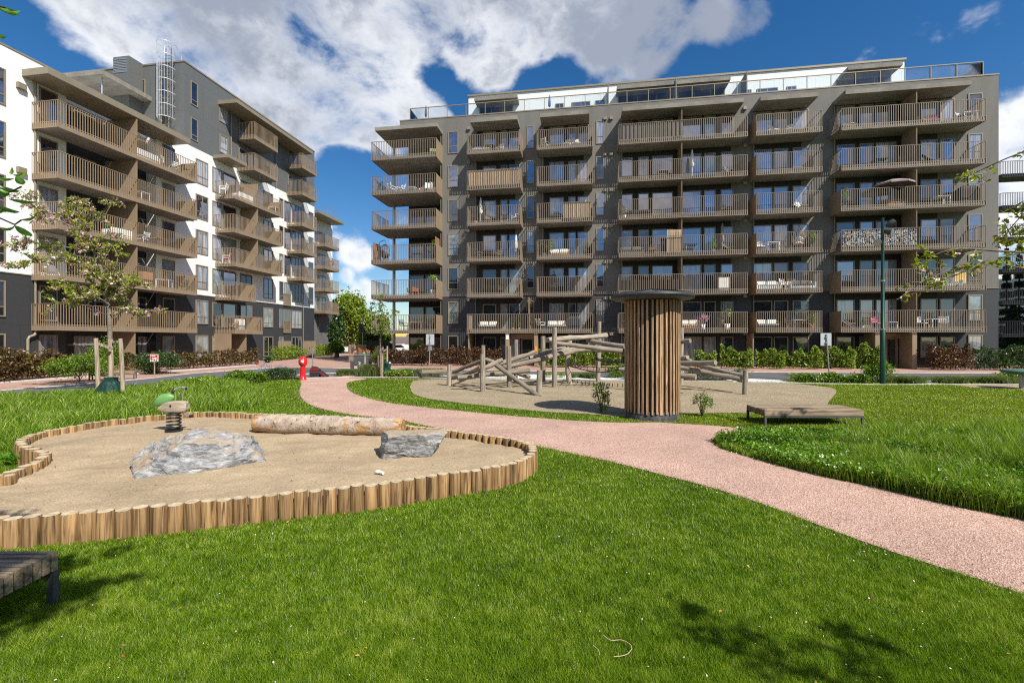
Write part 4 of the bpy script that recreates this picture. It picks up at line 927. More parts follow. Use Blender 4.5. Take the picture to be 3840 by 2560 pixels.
# upper grey storeys: windows, two balcony stacks, long canopy
for xa, xb, ya_, yb_ in ((1290, 1332, 550, 720), (1290, 1332, 797, 958), (1484, 1537, 682, 842), (1484, 1537, 908, 1050)):
    p, q = onX(*z1(xa, ya_), XW), onX(*z1(xb, yb_ - 10), XW)
    zt = onX(*z1(xa, ya_), XW).z; zb = onX(*z1(xa, yb_ - (xb - xa) * .55), XW).z
    window(lb, 'y', p.y, q.y, zb, zt, XW + .01, 1, 'gdark' if xa < 1400 else 'gcurt', sill=.35)
for (ya_, yb_, zs) in ((39.0, 42.3, (18.1, 21.05)), (46.4, 49.2, (8.67, 11.67, 14.67, 18.1, 21.05))):
    for z in zs:
        balcony(lb, (XW, XB - .03, ya_ + .03, yb_ - .03), [(XW, ya_, 0), (XB, ya_, 0), (XB, yb_, 0), (XW, yb_, 0)], z)
    for z in zs:
        if z > 17: window(lb, 'y', ya_ + .3, ya_ + 1.3, z + .35, z + 2.3, XW + .01, 1, 'gdark', 'balcony_door'); window(lb, 'y', ya_ + 1.5, yb_ - .3, z + .35, z + 2.3, XW + .01, 1, 'gdark', 'balcony_door', mull=(.5,))
mb = MB(); mb.box(XW - .1, XB + .05, 36.75, 48.4, 23.3, 23.62); mb.build('canopy', M['bronzed'], lb)
for y_ in (38.2, 44.5): mb = MB(); mb.cyl((XW + .1, y_, 18.4), (XW + .1, y_, 23.3), .05, n=8); mb.build('downpipe', M['bronzed'], lb)
# access ladder with safety cage
la, lbm = onY(*z1(1165, 880), ym), onY(*z1(1165, 400), ym)
lx0, lx1 = la.x - .25, la.x + .25; mb = MB(); yl = ym - .35
for x_ in (lx0, lx1): mb.cyl((x_, yl, 18.2), (x_, yl, 26.0), .03, n=6)
for i in range(26): mb.cyl((lx0, yl, 18.4 + i * .28), (lx1, yl, 18.4 + i * .28), .015, n=6)
for i in range(4): 
    for x_ in (lx0, lx1): mb.bar((x_, yl, 19.5 + i * 1.8), (x_, ym, 19.5 + i * 1.8), .03, .03)
ld_ = mb.build('roof_ladder', M['darkgrey'], lb)
mb = MB(); zc0, zc1 = 20.2, 26.3
def cagept(a): return Vector((la.x - .62 + .38 * math.cos(a) - .25, yl - .38 + .38 * math.sin(a), 0))
cxm = la.x - .15
def cg(a, z): return (cxm + .62 * math.cos(a), yl - .1 + .62 * math.sin(a), z)
aa = [R(v) for v in range(180, 361, 18)]
for a in aa: mb.bar(cg(a, zc0), cg(a, zc1), .028, .010)
for i in range(7):
    z = zc0 + (zc1 - zc0) * i / 6
    for a, b in zip(aa[:-1], aa[1:]): mb.bar(cg(a, z), cg(b, z), .012, .045)
    mb.bar(cg(R(180), z), (cxm - .62, yl + .15, z), .03, .05); mb.bar(cg(R(360), z), (cxm + .62, yl + .15, z), .03, .05)
for x_ in (lx0 - .1, lx1 + .1): mb.tube([(x_, yl, 25.2), (x_, yl, 26.2), (x_, yl + .3, 26.4), (x_, yl + .8, 26.1), (x_, yl + .9, 25.1)], .03, 6)
mb.build('safety_cage', M['cagemetal'], ld_)

# ---- brick wing behind the left block
wb = thing('apartment_wing', (-37, 58.5, 0), 'brick and white wing with bronze balconies behind the far end of the left block', 'building')
mb = MB(); mb.box(-52, -36.2, 53.5, 62, 2.6, 18.6); mb.build('upper_wall', M['white'], wb)
mb = MB(); mb.box(-52, -36.25, 53.5, 62, 0, 2.6); mb.box(-36.25, -36.1, 53.5, 62, 0, 5.9); mb.build('brick_base', M['brick'], wb)
mb = MB(); mb.box(-52, -34.0, 55, 61.4, 18.6, 18.95); mb.build('canopy', M['bronzed'], wb)
for k in range(2, 6):
    z = ZK(k)
    balcony(wb, (-36.2, -34.33, 56.93, 60.4), [(-36.2, 56.9, 0), (-34.3, 56.9, 0), (-34.3, 60.45, 0), (-36.2, 60.45, 0)], z)
    window(wb, 'y', 57.3, 58.3, z + .35, z + 2.3, -36.2, 1, pick(2, 3, 1, 1), 'balcony_door'); window(wb, 'y', 58.6, 60.1, z + .35, z + 2.3, -36.2, 1, pick(2, 3, 1, 1), 'balcony_door', mull=(.5,))
mb = MB(); mb.cyl((-36.0, 58.2, 0), (-36.0, 58.2, 6), .04, n=8); mb.build('downpipe', M['bronzed'], wb)
mb = MB()
for a, b in (((-34.4, 57.0, 0), (-34.4, 60.3, 0)),): railing(mb, [a, b], 18.95, 1.1, .1, .3)
mb.build('roof_railing', M['steel'], wb)

# ---- block across the yard behind the viewer, mirrored in the lower windows
kb = thing('apartment_block', (4, -36, 0), 'dark apartment block behind the viewer, mirrored in the lower windows', 'building')
mb = MB(); mb.box(-40, 48, -48, -36, 0, 17.5); mb.build('wall', M['slate'], kb)
for k in range(1, 6):
    for x0 in range(-36, 44, 13):
        balcony(kb, (x0, x0 + 8, -35.97, -34.4), [(x0, -36, 0), (x0, -34.3, 0), (x0 + 8, -34.3, 0), (x0 + 8, -36, 0)], ZK(k), pitch=.6, inset=0)
        window(kb, 'x', x0 + 1, x0 + 3, 3 * k + .4, 3 * k + 2.3, -36, 1, 'gdark', 'balcony_door'); window(kb, 'x', x0 + 4.5, x0 + 7, 3 * k + .4, 3 * k + 2.3, -36, 1, 'gcurt')

# ---- third block at the right edge
tb = thing('apartment_block', (48, 52.4, 0), 'grey apartment block with black railed balconies cut by the right edge of the view', 'building')
mb = MB(); mb.box(52.6, 66, 52.4, 64, 0, 21); mb.build('wall', M['greypanel'], tb)
for z in (2.4, 5.5, 8.55, 11.6, 14.6, 17.6):
    x0 = 39.3
    mb = MB(); mb.box(x0, 60, 50.63, 52.4, z + .03, z + .3); o = mb.build('balcony', M['darkgrey'], tb)
    m_ = MB(); railing(m_, [(x0, 52.4, 0), (x0, 50.6, 0), (60, 50.6, 0)], z, 1.5, .3, .14); m_.build('railing', M['black'], o)
    for i in range(6):
        window(tb, 'x', 53 + i * 2, 54.6 + i * 2, z + .4, z + 2.3, 52.4, -1, pick(3, 2, 1, 1), mull=(.5,))
wl = onY(z3(2165)[0], 0, 47); 
w2 = thing('garden_wall', (38, 46.8, 0), 'white boarded wall on a dark concrete base at the right edge', 'wall')
mb = MB(); mb.box(36.2, 60, 53.2, 53.5, 0, 8.0) if False else mb.box(36.0, 62, 58, 59, 2.1, 9.4); mb.build('boarding', M['white'], w2)
mb = MB(); mb.box(35.8, 62, 57.9, 59.1, 0, 2.1); mb.build('base', M['darkgrey'], w2)
mb = MB(); mb.box(35.9, 62.1, 57.9, 59.1, 9.4, 9.65); mb.build('coping', M['darkgrey'], w2)

# ------------------------------------------------------------------ park objects
# --- round slatted tower
tc_ = atd(2445, 1400, 12.55); tx, ty = tc_.x, tc_.y
tw = thing('wooden_tower', (tx, ty, 0), 'round timber slatted tower with flat black roof beside the pink path', 'tower')
mb = MB(); mb.lathe([(.70, -.05), (.70, .24), (.66, .24)], 48, 0, (tx, ty, 0)); mb.build('base', mat('tar_base', (.03, .03, .032), .7, .6, 5, .6, 12, stretch=(1, 1, .5), col2=(.16, .16, .16), lo=.45, hi=.75), tw)
mb = MB(); mb.lathe([(.66, .2), (.66, 3.16)], 48, 0, (tx, ty, 0)); mb.build('drum', M['black'], tw)
mb = MB(); nsl = 37; seq = [1, 0, 0, 1, 0, 0, 0, 1, 0]
for i in range(nsl):
    a = 2 * math.pi * i / nsl + random.uniform(-.012, .012); wd = .088 if random.random() < .22 else random.uniform(.042, .056)
    T = Matrix.Translation((tx, ty, 0)) @ Matrix.Rotation(a, 4, 'Z')
    mb.box(.665, .665 + random.uniform(.045, .07), -wd / 2, wd / 2, .17 + random.uniform(-.01, .02), 3.15, 0, random.random(), T)
mb.build('slat_cladding', M['larch'], tw)
mb = MB(); mb.lathe([(.60, 3.16), (1.00, 3.19), (1.06, 3.21), (1.075, 3.225), (1.075, 3.305), (1.05, 3.32), (.25, 3.44), (.06, 3.48)], 56, 0, (tx, ty, 0), False); rf = mb.build('roof', M['darkgrey'], tw)
mb = MB(); mb.lathe([(1.077, 3.22), (1.087, 3.22), (1.087, 3.31), (1.077, 3.31)], 56, 0, (tx, ty, 0)); mb.build('roof_edge', mat('roof_felt', (.028, .032, .036), .5, .2, 4, stretch=(6, 6, .4)), rf)
mb = MB()
for i in range(12):
    a = 2 * math.pi * i / 12; mb.bar((tx + .1 * math.cos(a), ty + .1 * math.sin(a), 3.48), (tx + 1.03 * math.cos(a), ty + 1.03 * math.sin(a), 3.355), .02, .02)
mb.build('roof_seam', M['black'], rf)

# --- climbing frame of weathered logs
def k4(x, y): return 1650 + x / 2.94, 1180 + y / 2.94
def k5(x, y): return 2250 + x / 2.958, 1070 + y / 2.958
cf = thing('climbing_frame', (*gp(*k4(765, 800)).xy, 0), 'climbing frame of grey weathered logs and posts with rope nets in the coarse sand', 'climbing frame')
def post(b, t, r_, kk=k4, bent=0.):
    r_ *= .82
    p = gp(*kk(*b), .02); d = -p.x * s + p.y * c; q = atd(*kk(*t), d)
    mb = MB(); m_ = (p + q) / 2 + Vector((bent, 0, 0))
    mb.tube([(p.x, p.y, -.1), p + (m_ - p) * .5 + Vector((bent * .3, 0, 0)), m_, (m_ + q) / 2, q], [r_, r_ * 1.03, r_, r_ * .97, r_ * .93], 12, 0, random.random(), 1)
    mb.build('post', [M['grey_logz'], M['grey_log']], cf); return p, d
post((100, 780), (103, 548), .13); post((472, 845), (470, 435), .135); post((474, 800), (475, 335), .12); post((765, 800), (758, 345), .135); post((835, 745), (838, 273), .125)
post((1135, 735), (1135, 235), .155); post((1262, 795), (1262, 138), .14); post((1432, 755), (1437, 222), .155, bent=-.12); post((1742, 735), (1755, 75), .135); post((1092, 880), (1098, 610), .135)
post((900, 1095), (905, 470), .13, k5); post((1605, 1205), (1618, 940), .12, k5)
def beam(a, da, b, db, r_=.115, kk=k4, bend=0.):
    r_ *= .86
    p, q = atd(*kk(*a), da), atd(*kk(*b), db); n = 5; pts = []
    for i in range(n + 1):
        t = i / n; w_ = math.sin(math.pi * t); pts.append(p + (q - p) * t + Vector((random.uniform(-.015, .015), random.uniform(-.015, .015), bend * w_ + random.uniform(-.015, .015))))
    # the grain runs along the log: build it along x in its own frame
    d = (q - p); L_ = d.length; rot = Vector((1, 0, 0)).rotation_difference(d); mb = MB()
    inv = rot.inverted(); mb.tube([inv @ (v - p) for v in pts], [r_ * random.uniform(.88, 1.1) for _ in pts], 12, 0, random.random())
    me_ = mb.build('log', M['grey_log'], None, (0, 0, 0)); me_.parent = cf; me_.location = p - Vector(cf.location); me_.rotation_mode = 'QUATERNION'; me_.rotation_quaternion = rot
for a, da, b, db, r_, *bb in (((150, 632), 22, (470, 500), 20.9, .11), ((125, 690), 21.3, (462, 575), 19.2, .12, -.08), ((190, 697), 19.3, (990, 612), 20.2, .125), ((140, 757), 20.6, (692, 498), 20.4, .12), ((505, 488), 21.6, (985, 690), 20.4, .12), ((628, 560), 19.4, (1110, 915), 17.2, .12),
                      ((650, 545), 21.0, (1042, 415), 21.6, .125), ((760, 525), 21.8, (1012, 467), 22.2, .11), ((985, 475), 21.4, (1330, 400), 22, .12), ((780, 565), 20.8, (1215, 468), 21.2, .13), ((1100, 500), 21.2, (1420, 375), 21.8, .12), ((1102, 430), 21.6, (1425, 352), 22.4, .12), ((1180, 472), 20.3, (1560, 350), 21.8, .125),
                      ((1340, 435), 20.9, (1760, 390), 22.6, .14, .12), ((1172, 280), 20.9, (1838, 228), 22.6, .14), ((1288, 315), 20.5, (2012, 402), 20.2, .125), ((1630, 283), 22.4, (2040, 355), 20.6, .13), ((1640, 338), 22.8, (1765, 336), 22.6, .13), ((330, 655), 20.6, (500, 560), 20.8, .11)):
    beam(a, da, b, db, r_, k4, *(bb or [0.]))
for a, da, b, db, r_ in (((850, 625), 21.5, (998, 612), 21, .13), ((800, 872), 20.5, (1280, 853), 18.5, .125), ((800, 895), 20, (1590, 1045), 18.2, .125), ((1100, 890), 20.5, (1615, 1012), 18.1, .12), ((215, 928), 19.5, (1060, 1018), 17.6, .12), ((800, 800), 21.5, (1010, 842), 20.5, .11), ((900, 800), 21, (975, 795), 20.6, .11)):
    beam(a, da, b, db, r_, k5)
def net(p00, p01, p10, p11, nu, nv, sag, name='rope_net'):
    mb = MB(); G = [[None] * (nv + 1) for _ in range(nu + 1)]
    for i in range(nu + 1):
        for j in range(nv + 1):
            u, v = i / nu, j / nv; q = p00 * (1 - u) * (1 - v) + p01 * (1 - u) * v + p10 * u * (1 - v) + p11 * u * v
            q = q - Vector((0, 0, sag * math.sin(math.pi * u) * (.6 + .4 * math.sin(math.pi * v)))); G[i][j] = q
    for i in range(nu + 1):
        for j in range(nv + 1):
            if i < nu: mb.bar(G[i][j], G[i + 1][j], .022, .022)
            if j < nv: mb.bar(G[i][j], G[i][j + 1], .022, .022)
    mb.build(name, M['black'], cf)
net(atd(*k4(1440, 520), 22.3), atd(*k4(1400, 560), 20.5), atd(*k5(260, 900), 21.8), atd(*k5(260, 935), 19.5), 9, 5, .28)
net(atd(*k4(1700, 470), 23.2), atd(*k4(1720, 500), 21.2), atd(*k5(300, 820), 21.5), atd(*k5(300, 850), 19.6), 8, 5, .12)
net(atd(*k5(300, 820), 21.5), atd(*k5(300, 850), 19.6), atd(*k5(800, 800), 20.5), atd(*k5(800, 845), 19.5), 9, 5, .15)

# --- sun bench
b0, b1 = gp(*(2868, 1592)), None
tz = .39
P0, P1 = gp(2868, 1536, tz), gp(3241, 1537, tz)
ux = (P1 - P0); LB = ux.length; ang = math.atan2(ux.y, ux.x); DB = .92
def sun_bench(name_lab, loc, rz, L_, D_, zt, n=14, legh=None):
    t = thing('slatted_bench', loc, name_lab, 'bench', None, rz)
    mb = MB(); w_ = D_ / n
    for i in range(n): mb.box(0, L_, i * w_ + .007, (i + 1) * w_ - .009, zt - .145, zt, 0, random.random())
    local(mb, 'slat_top', M['plank'], t, .004)
    mb = MB(); zf = zt - .147
    mb.box(.0, L_, .0, .045, zf - .045, zf); mb.box(.0, L_, D_ - .045, D_, zf - .045, zf); mb.box(.12, .165, .045, D_ - .045, zf - .045, zf); mb.box(L_ - .165, L_ - .12, .045, D_ - .045, zf - .045, zf)
    local(mb, 'frame', M['darkgrey'], t)
    for x_, y_ in ((0, 0), (L_ - .05, 0), (0, D_ - .05), (L_ - .05, D_ - .05)):
        mb = MB(); mb.box(x_, x_ + .05, y_, y_ + .05, -.02, zf - .046); local(mb, 'leg', M['darkgrey'], t)
    return t
sun_bench('wide low bench of weathered timber slats on grass right of the round tower', (P0.x, P0.y, 0), ang, LB, DB, tz)
# near bench cut by the frame
q = CW(-3.62, 3.68)
t_ = sun_bench('dark timber slatted bench cut off by the lower left corner of the view', (q.x, q.y, 0), TH + math.pi, 2.2, .86, .42, 13)
# bench below the shrubs left of the road, bench at the far sand edge
def k6(x, y): return x / 3.92, 1180 + y / 3.92
p, q = gp(*k6(1300, 960), 0), gp(*k6(1975, 940), 0)
u = (q - p); sun_bench('weathered timber bench on the brick path behind the staked cherry tree', (p.x, p.y, 0), math.atan2(u.y, u.x), u.length, .5, .42, 4)
def k7(x, y): return 1150 + x / 3.92, 1060 + y / 3.92
p = gp(*k7(1690, 1400)); q = gp(*k7(2100, 1395)); u = q - p
sun_bench('small brown timber bench at the far left edge of the climbing sand', (p.x, p.y, 0), math.atan2(u.y, u.x), 2.2, .55, .42, 5)

# --- trunk lying in the sand
la_, lb_ = atd(962, 1587, 9.68), atd(1512, 1589, 9.25); la_.z = SANDZ + .165; lb_.z = SANDZ + .185
d = lb_ - la_; n = 26; L_ = d.length
lg = thing('fallen_log', (*((la_ + lb_) / 2).xy, SANDZ), 'pale barked fallen tree trunk with stripped orange ends lying in the sand pit', 'log')
rot = math.atan2(d.y, d.x); lg.rotation_euler.z = rot
mb = MB(); m = 40; vs = []; K = 60
for i in range(K + 1):
    t = i / K; x_ = (t - .5) * L_
    base = .165 + .03 * math.sin(math.pi * min(1, t * 1.15)) + .012 * math.sin(t * 9)
    for j in range(m):
        a = 2 * math.pi * j / m
        nz = mnoise.noise(Vector((x_ * 1.8, math.cos(a) * .8, math.sin(a) * .8))) * .018 + mnoise.noise(Vector((x_ * 6, math.cos(a) * 2.2, math.sin(a) * 2.2 + 4))) * .008
        kn = 0
        for kx, ka, kr in ((-1.03, -1.2, .05), (-.25, -.9, .06), (-.55, -.4, .035), (.2, -1.4, .05), (.75, -.9, .04), (-.1, .3, .04), (1.05, -.6, .04), (.45, -.2, .03)):
            dd = ((x_ - kx) ** 2 + ((a - ka + math.pi) % (2 * math.pi) - math.pi) ** 2 * .03) ** .5; kn += .05 * math.exp(-(dd / kr) ** 2) - .02 * math.exp(-(dd / (kr * .45)) ** 2)
        # angles: 0 = up, negative = camera side
        rr = (base + nz + kn) * (1 - .22 * max(0, (t - .96) / .04) ** 2 - .05 * max(0, (.03 - t) / .03))
        vs.append((x_, rr * math.sin(a), .19 + rr * math.cos(a) - .02))
mb.add(vs, [(i * m + j, i * m + (j + 1) % m, (i + 1) * m + (j + 1) % m, (i + 1) * m + j) for i in range(K) for j in range(m)], 0, 0, True)
local(mb, 'bark', M['bark'], lg)
strip_ = woodmat('stripped_wood', (.17, .08, .03), (.50, .31, .14), 'x', .75, .45, False, .6)
mb = MB()
for x_, sg, rr in ((-L_ / 2, -1, .168), (L_ / 2, 1, .132)):
    ring = [(x_ + sg * .004, rr * math.sin(6.2832 * j / m), .17 + rr * math.cos(6.2832 * j / m)) for j in range(m)]
    mb.add(ring, [tuple(range(m))], 0)
    # collar of bare wood next to the sawn end
    w0, w1 = (x_ - .02 * sg * -1, x_ + .24 * -sg)
    vs = []
    for i in range(7):
        for j in range(m):
            a = 6.2832 * j / m; xx = x_ - sg * (i / 6) * (.15 + .06 * math.sin(a * 3 + 1) + .05 * math.sin(a * 7) + .03 * math.sin(a * 13)); tt = (xx / L_) + .5
            b_ = .165 + .03 * math.sin(math.pi * min(1, max(0, tt) * 1.15)) + .012 * math.sin(tt * 9); q_ = b_ * (1 - .22 * max(0, (tt - .96) / .04) ** 2 - .05 * max(0, (.03 - tt) / .03)) + .013 - .012 * (i / 6) ** 2
            vs.append((xx, q_ * math.sin(a), .17 + q_ * math.cos(a)))
    mb.add(vs, [(i * m + j, i * m + (j + 1) % m, (i + 1) * m + (j + 1) % m, (i + 1) * m + j) for i in range(6) for j in range(m)], 0, 0, True)
local(mb, 'stripped_end', strip_, lg)
for kx, ka, kr in ((-1.03, -1.2, .05), (-.25, -.9, .055), (.2, -1.4, .045), (.75, -.9, .035)):
    base = .2; cpt = Vector((kx, base * math.sin(ka), .17 + base * math.cos(ka))); nrm = Vector((0, math.sin(ka), math.cos(ka)))
    mb = MB(); mb.cyl(cpt - nrm * .03, cpt + nrm * .035, kr * .8, kr * .62, 12, 0, 0., 1); local(mb, 'branch_stub', [M['bark'], M['logend']], lg)

# --- boulders
def boulder(label, loc, rz, size, seed, cuts, sub=5, rough=.07, power=1.0):
    bm = bmesh.new(); bmesh.ops.create_icosphere(bm, subdivisions=sub, radius=1)
    rr = random.Random(seed)
    planes = cuts
    for v in bm.verts:
        n_ = v.co.normalized(); r_ = 1.25
        for (pn_, pd) in planes:
            dn = n_.dot(Vector(pn_).normalized())
            if dn > .05: r_ = min(r_, pd / dn)
        q = n_ * r_
        q = Vector((q.x * size[0], q.y * size[1], q.z * size[2]))
        w1 = mnoise.fractal(q * 2.2 + Vector((seed, 0, 0)), 1.0, 2.0, 6); w2 = abs(mnoise.noise(Vector((q.x * 1.5, q.y * 1.5, q.z * 9 + q.x * 1.4)) + Vector((seed, 3, 1)))); w3 = math.floor((q.z * 11 + q.x * 2.2 + w1 * 1.2)) % 2; w4 = mnoise.noise(q * 13 + Vector((seed, 9, 0)))
        q += n_ * (w1 * rough + w2 * rough * .8 - rough * .4 + w3 * rough * .16 + w4 * rough * .22)
        v.co = q
    me = bpy.data.meshes.new('boulder'); bm.to_mesh(me); bm.free(); me.materials.append(M['rock'])
    me.polygons.foreach_set('use_smooth', [False] * len(me.polygons))
    o = bpy.data.objects.new('boulder', me); COL.objects.link(o); o.location = loc; o.rotation_euler.z = rz
    return setp(o, label, 'boulder')
bA, bB = gp(735 / 1 - 245, 1795, SANDZ), gp(945, 1745, SANDZ)
bc_ = (bA + bB) / 2; bang = math.atan2(bB.y - bA.y, bB.x - bA.x); bl = (bB - bA).length
fwd = Vector((-s, c, 0))
boulder('long low grey and white boulder dusted with sand, in the middle of the sand pit', (bc_.x + fwd.x * .40 - c * .20, bc_.y + fwd.y * .40 - s * .20, SANDZ + .12), bang, (bl / 2 * 1.10, .54, .50), 3,
        [((0, 0, -1), .55), ((.10, -.45, 1), .84), ((-.85, -.25, .8), .70), ((.9, 0, .35), .95), ((.55, -.5, .45), .93), ((-.35, .4, 1), .8), ((0, -1, .15), .85), ((0, 1, 0), .85), ((-1, -.2, -.1), 1.02), ((.3, -.8, -.5), .9), ((.35, .2, 1), .78)], 6, .06)
b2 = gp(1525, 1715, SANDZ)
boulder('flat topped angular grey boulder with pink gravel on it, by the end of the log', (b2.x + fwd.x * .25, b2.y + fwd.y * .25, SANDZ + .16), TH + .10, (.56, .40, .30), 11,
        [((0, .12, 1), .72), ((0, 0, -1), .7), ((-1, -.25, .1), .82), ((1, -.1, -.35), .84), ((.1, -1, -.22), .74), ((-.1, 1, .1), .85), ((.8, .8, 0), .95), ((-.8, .8, 0), .98), ((.6, -.8, -.1), .92)], 6, .045)
gpz = []
o = bpy.data.objects.get('boulder.001')
P = np.zeros((260, 3)); P[:, 0] = b2.x + fwd.x * .3 + rng.normal(size=260) * .15; P[:, 1] = b2.y + fwd.y * .3 + rng.normal(size=260) * .07; P[:, 2] = SANDZ + .16 + .2
# --- bird on a spring
rp = gp(652, 1616, SANDZ)
rk = thing('spring_rocker', (rp.x, rp.y, SANDZ), 'spring rocker shaped as a wooden bird with green head and grey handlebar', 'playground rocker', None, TH + .12)
mb = MB(); hp = [(.122 * math.cos(t * 6.2832 * 5.2), .122 * math.sin(t * 6.2832 * 5.2), .03 + .36 * t) for t in np.linspace(0, 1, 110)]
mb.tube(hp, .017, 8); mb.cyl((0, 0, 0), (0, 0, .03), .16, n=20); local(mb, 'spring', M['black'], rk)
mb = MB()
prof = [(-.50, .10, .0, .48), (-.44, .10, .05, .50), (-.30, .12, .10, .515), (-.10, .13, .13, .525), (.20, .13, .13, .53), (.42, .12, .11, .535), (.47, .09, .07, .54)]
for k_ in (0,):
    n = 16; vs = []
    for x_, hw, hh, zc in prof:
        for j in range(n):
            a = 6.2832 * j / n; ca, sa = math.cos(a), math.sin(a)
            q = .45; vs.append((x_, hw * math.copysign(abs(ca) ** q, ca), zc + hh * math.copysign(abs(sa) ** q, sa)))
    K = len(prof); mb.add(vs, [(i * n + j, i * n + (j + 1) % n, (i + 1) * n + (j + 1) % n, (i + 1) * n + j) for i in range(K - 1) for j in range(n)], 0, .5, True)
    mb.add(vs[:n], [tuple(range(n))[::-1]]); mb.add(vs[-n:], [tuple(range(n))])
local(mb, 'body', woodmat('rocker_wood', (.22, .17, .12), (.44, .37, .28), 'x', .75, .5, False), rk)
mb = MB(); n = 18; vs = []; pr = [(-.64, .012, .60), (-.58, .07, .62), (-.46, .12, .655), (-.30, .135, .69), (-.14, .11, .715), (-.02, .05, .735), (.02, .012, .74)]
for x_, hh, zc in pr:
    for j in range(n): a = 6.2832 * j / n; vs.append((x_, hh * .8 * math.cos(a), zc + hh * math.sin(a)))
mb.add(vs, [(i * n + j, i * n + (j + 1) % n, (i + 1) * n + (j + 1) % n, (i + 1) * n + j) for i in range(len(pr) - 1) for j in range(n)], 0, 0, True); local(mb, 'head', M['greenplastic'], rk)
mb = MB()
for y_ in (-.13, .13): pass
mb.tube([(.06, .0, .62), (.06, 0, .80), (.04, -.02, .86)], .018, 8); mb.tube([(.30, 0, .62), (.30, 0, .78), (.34, 0, .86), (.37, 0, .90)], .018, 8)
mb.tube([(-.02, -.02, .86), (.04, 0, .91), (.14, .02, .945), (.26, .03, .95), (.36, .04, .93)], .019, 8); hb = local(mb, 'handlebar', M['steel'], rk)
mb = MB(); mb.blob((-.01, -.02, .86), (.055, .04, .045)); mb.blob((.38, .04, .915), (.045, .04, .035)); gq = mb.build('grip', M['black'], None, (0, 0, 0)); gq.parent = hb
mb = MB(); mb.tube([(.28, 0, .42), (.40, -.06, .37), (.50, -.1, .33), (.62, -.12, .33)], .02, 8); fq = local(mb, 'footrest', M['steel'], rk)
mb = MB(); mb.tube([(.60, -.12, .33), (.72, -.13, .335)], .032, 8); gq = mb.build('grip', M['black'], None, (0, 0, 0)); gq.parent = fq
mb = MB(); mb.cyl((-.02, -.12, .56), (-.02, -.145, .56), .028, n=10); mb.cyl((.0, 0, .39), (0, 0, .43), .15, n=16); local(mb, 'bolt', M['black'], rk)
for q in rk.children:
    if not q.name.startswith('spring'): q.scale = (.62 if q.name.startswith('head') else .58, .74, .97)
for pts, lab in (([k2(1270, 1330), k2(1310, 1358), k2(1365, 1355), k2(1410, 1375), k2(1425, 1405), k2(1390, 1440), k2(1325, 1450)], 'long pale curled stem lying on the near lawn'), ([k2(1212, 1386), k2(1240, 1412), k2(1248, 1440)], 'short pale stem lying beside the long curled one on the lawn')):
    q_ = [gp(*q) + Vector((0, 0, .045)) for q in pts]; mb = MB(); mb.tube(smoothline(q_, .02), .0022, 5); setp(mb.build('dry_stem', mat('straw', (.52, .42, .26), .8, .1, 9), None, (q_[0].x, q_[0].y, 0)), lab, 'stem')
# --- scrap of white litter in the sand
p = gp(1418, 1772, SANDZ + .02); mb = MB(); mb.blob((p.x, p.y, p.z + .015), (.05, .03, .025)); mb.cyl((p.x + .04, p.y - .01, p.z + .01), (p.x + .1, p.y - .05, p.z + .015), .025, .02, 8)
setp(mb.build('plastic_scrap', M['whitepaint'], None, (p.x, p.y, SANDZ)), 'scrap of white plastic lying in the sand pit', 'litter')

# --- red pump post, bag, pole
p = gp(1136, 1424); d = -p.x * s + p.y * c; k_ = d / F
hy = thing('water_post', (p.x, p.y, 0), 'glossy red round headed water post on the grass edge by the path', 'water post', None, TH)
mb = MB(); mb.lathe([(.185, 0), (.185, .06), (.15, .09), (.135, .35), (.125, .78)], 24); local(mb, 'pillar', M['red'], hy)
mb = MB(); mb.lathe([(.13, .76), (.19, .80), (.215, .90), (.22, 1.0), (.205, 1.10), (.16, 1.18), (.08, 1.225), (.05, 1.235), (.045, 1.25)], 24); hd = local(mb, 'head', M['red'], hy)
mb = MB(); T = Matrix.Translation((.07, -.208, 1.0)) @ Matrix.Rotation(R(-4), 4, 'X'); mb.box(-.075, .075, -.012, .004, -.045, .055, 0, 0, T); mb.box(-.02, .06, -.013, .0, -.085, -.05, 0, 0, T); mq = mb.build('label', M['whitepaint'], None, (0, 0, 0)); mq.parent = hd
p = gp(1185, 1413); bg_ = thing('tool_bag', (p.x, p.y, 0), 'black canvas bag with red piping slumped behind the red water post', 'bag', None, TH)
mb = MB(); mb.box(-.3, .22, -.2, .2, 0, .42); mb.add([(-.3, -.2, .42), (.22, -.2, .42), (.22, .2, .42), (-.3, .2, .42), (-.22, -.05, .62), (.05, -.05, .58), (.05, .1, .58), (-.22, .1, .62)], [(0, 1, 5, 4), (1, 2, 6, 5), (2, 3, 7, 6), (3, 0, 4, 7), (4, 5, 6, 7)])
T = Matrix.Translation((.36, 0, .12)) @ Matrix.Rotation(R(35), 4, 'Y'); mb.box(-.2, .3, -.16, .16, -.05, .16, 0, 0, T); local(mb, 'body', M['cushion'], bg_, .03)
mb = MB(); mb.bar((-.3, -.205, .42), (.22, -.205, .42), .02, .025); mb.bar((-.3, -.205, .28), (.22, -.205, .28), .02, .02); mb.bar((-.22, -.06, .63), (.06, -.06, .59), .02, .03); mb.bar((.24, -.17, .3), (.6, -.17, .05), .02, .03); local(mb, 'piping', M['red'], bg_)
p = gp(1172.5, 1394); mb = MB(); mb.cyl((p.x, p.y, 0), (p.x, p.y, 1.55), .032, n=10); mb.cyl((p.x, p.y, 1.55), (p.x, p.y, 1.57), .036, n=10)
setp(mb.build('steel_pole', M['steel'], None, (p.x, p.y, 0)), 'thin bare galvanised pole beside the road near the red water post', 'pole')

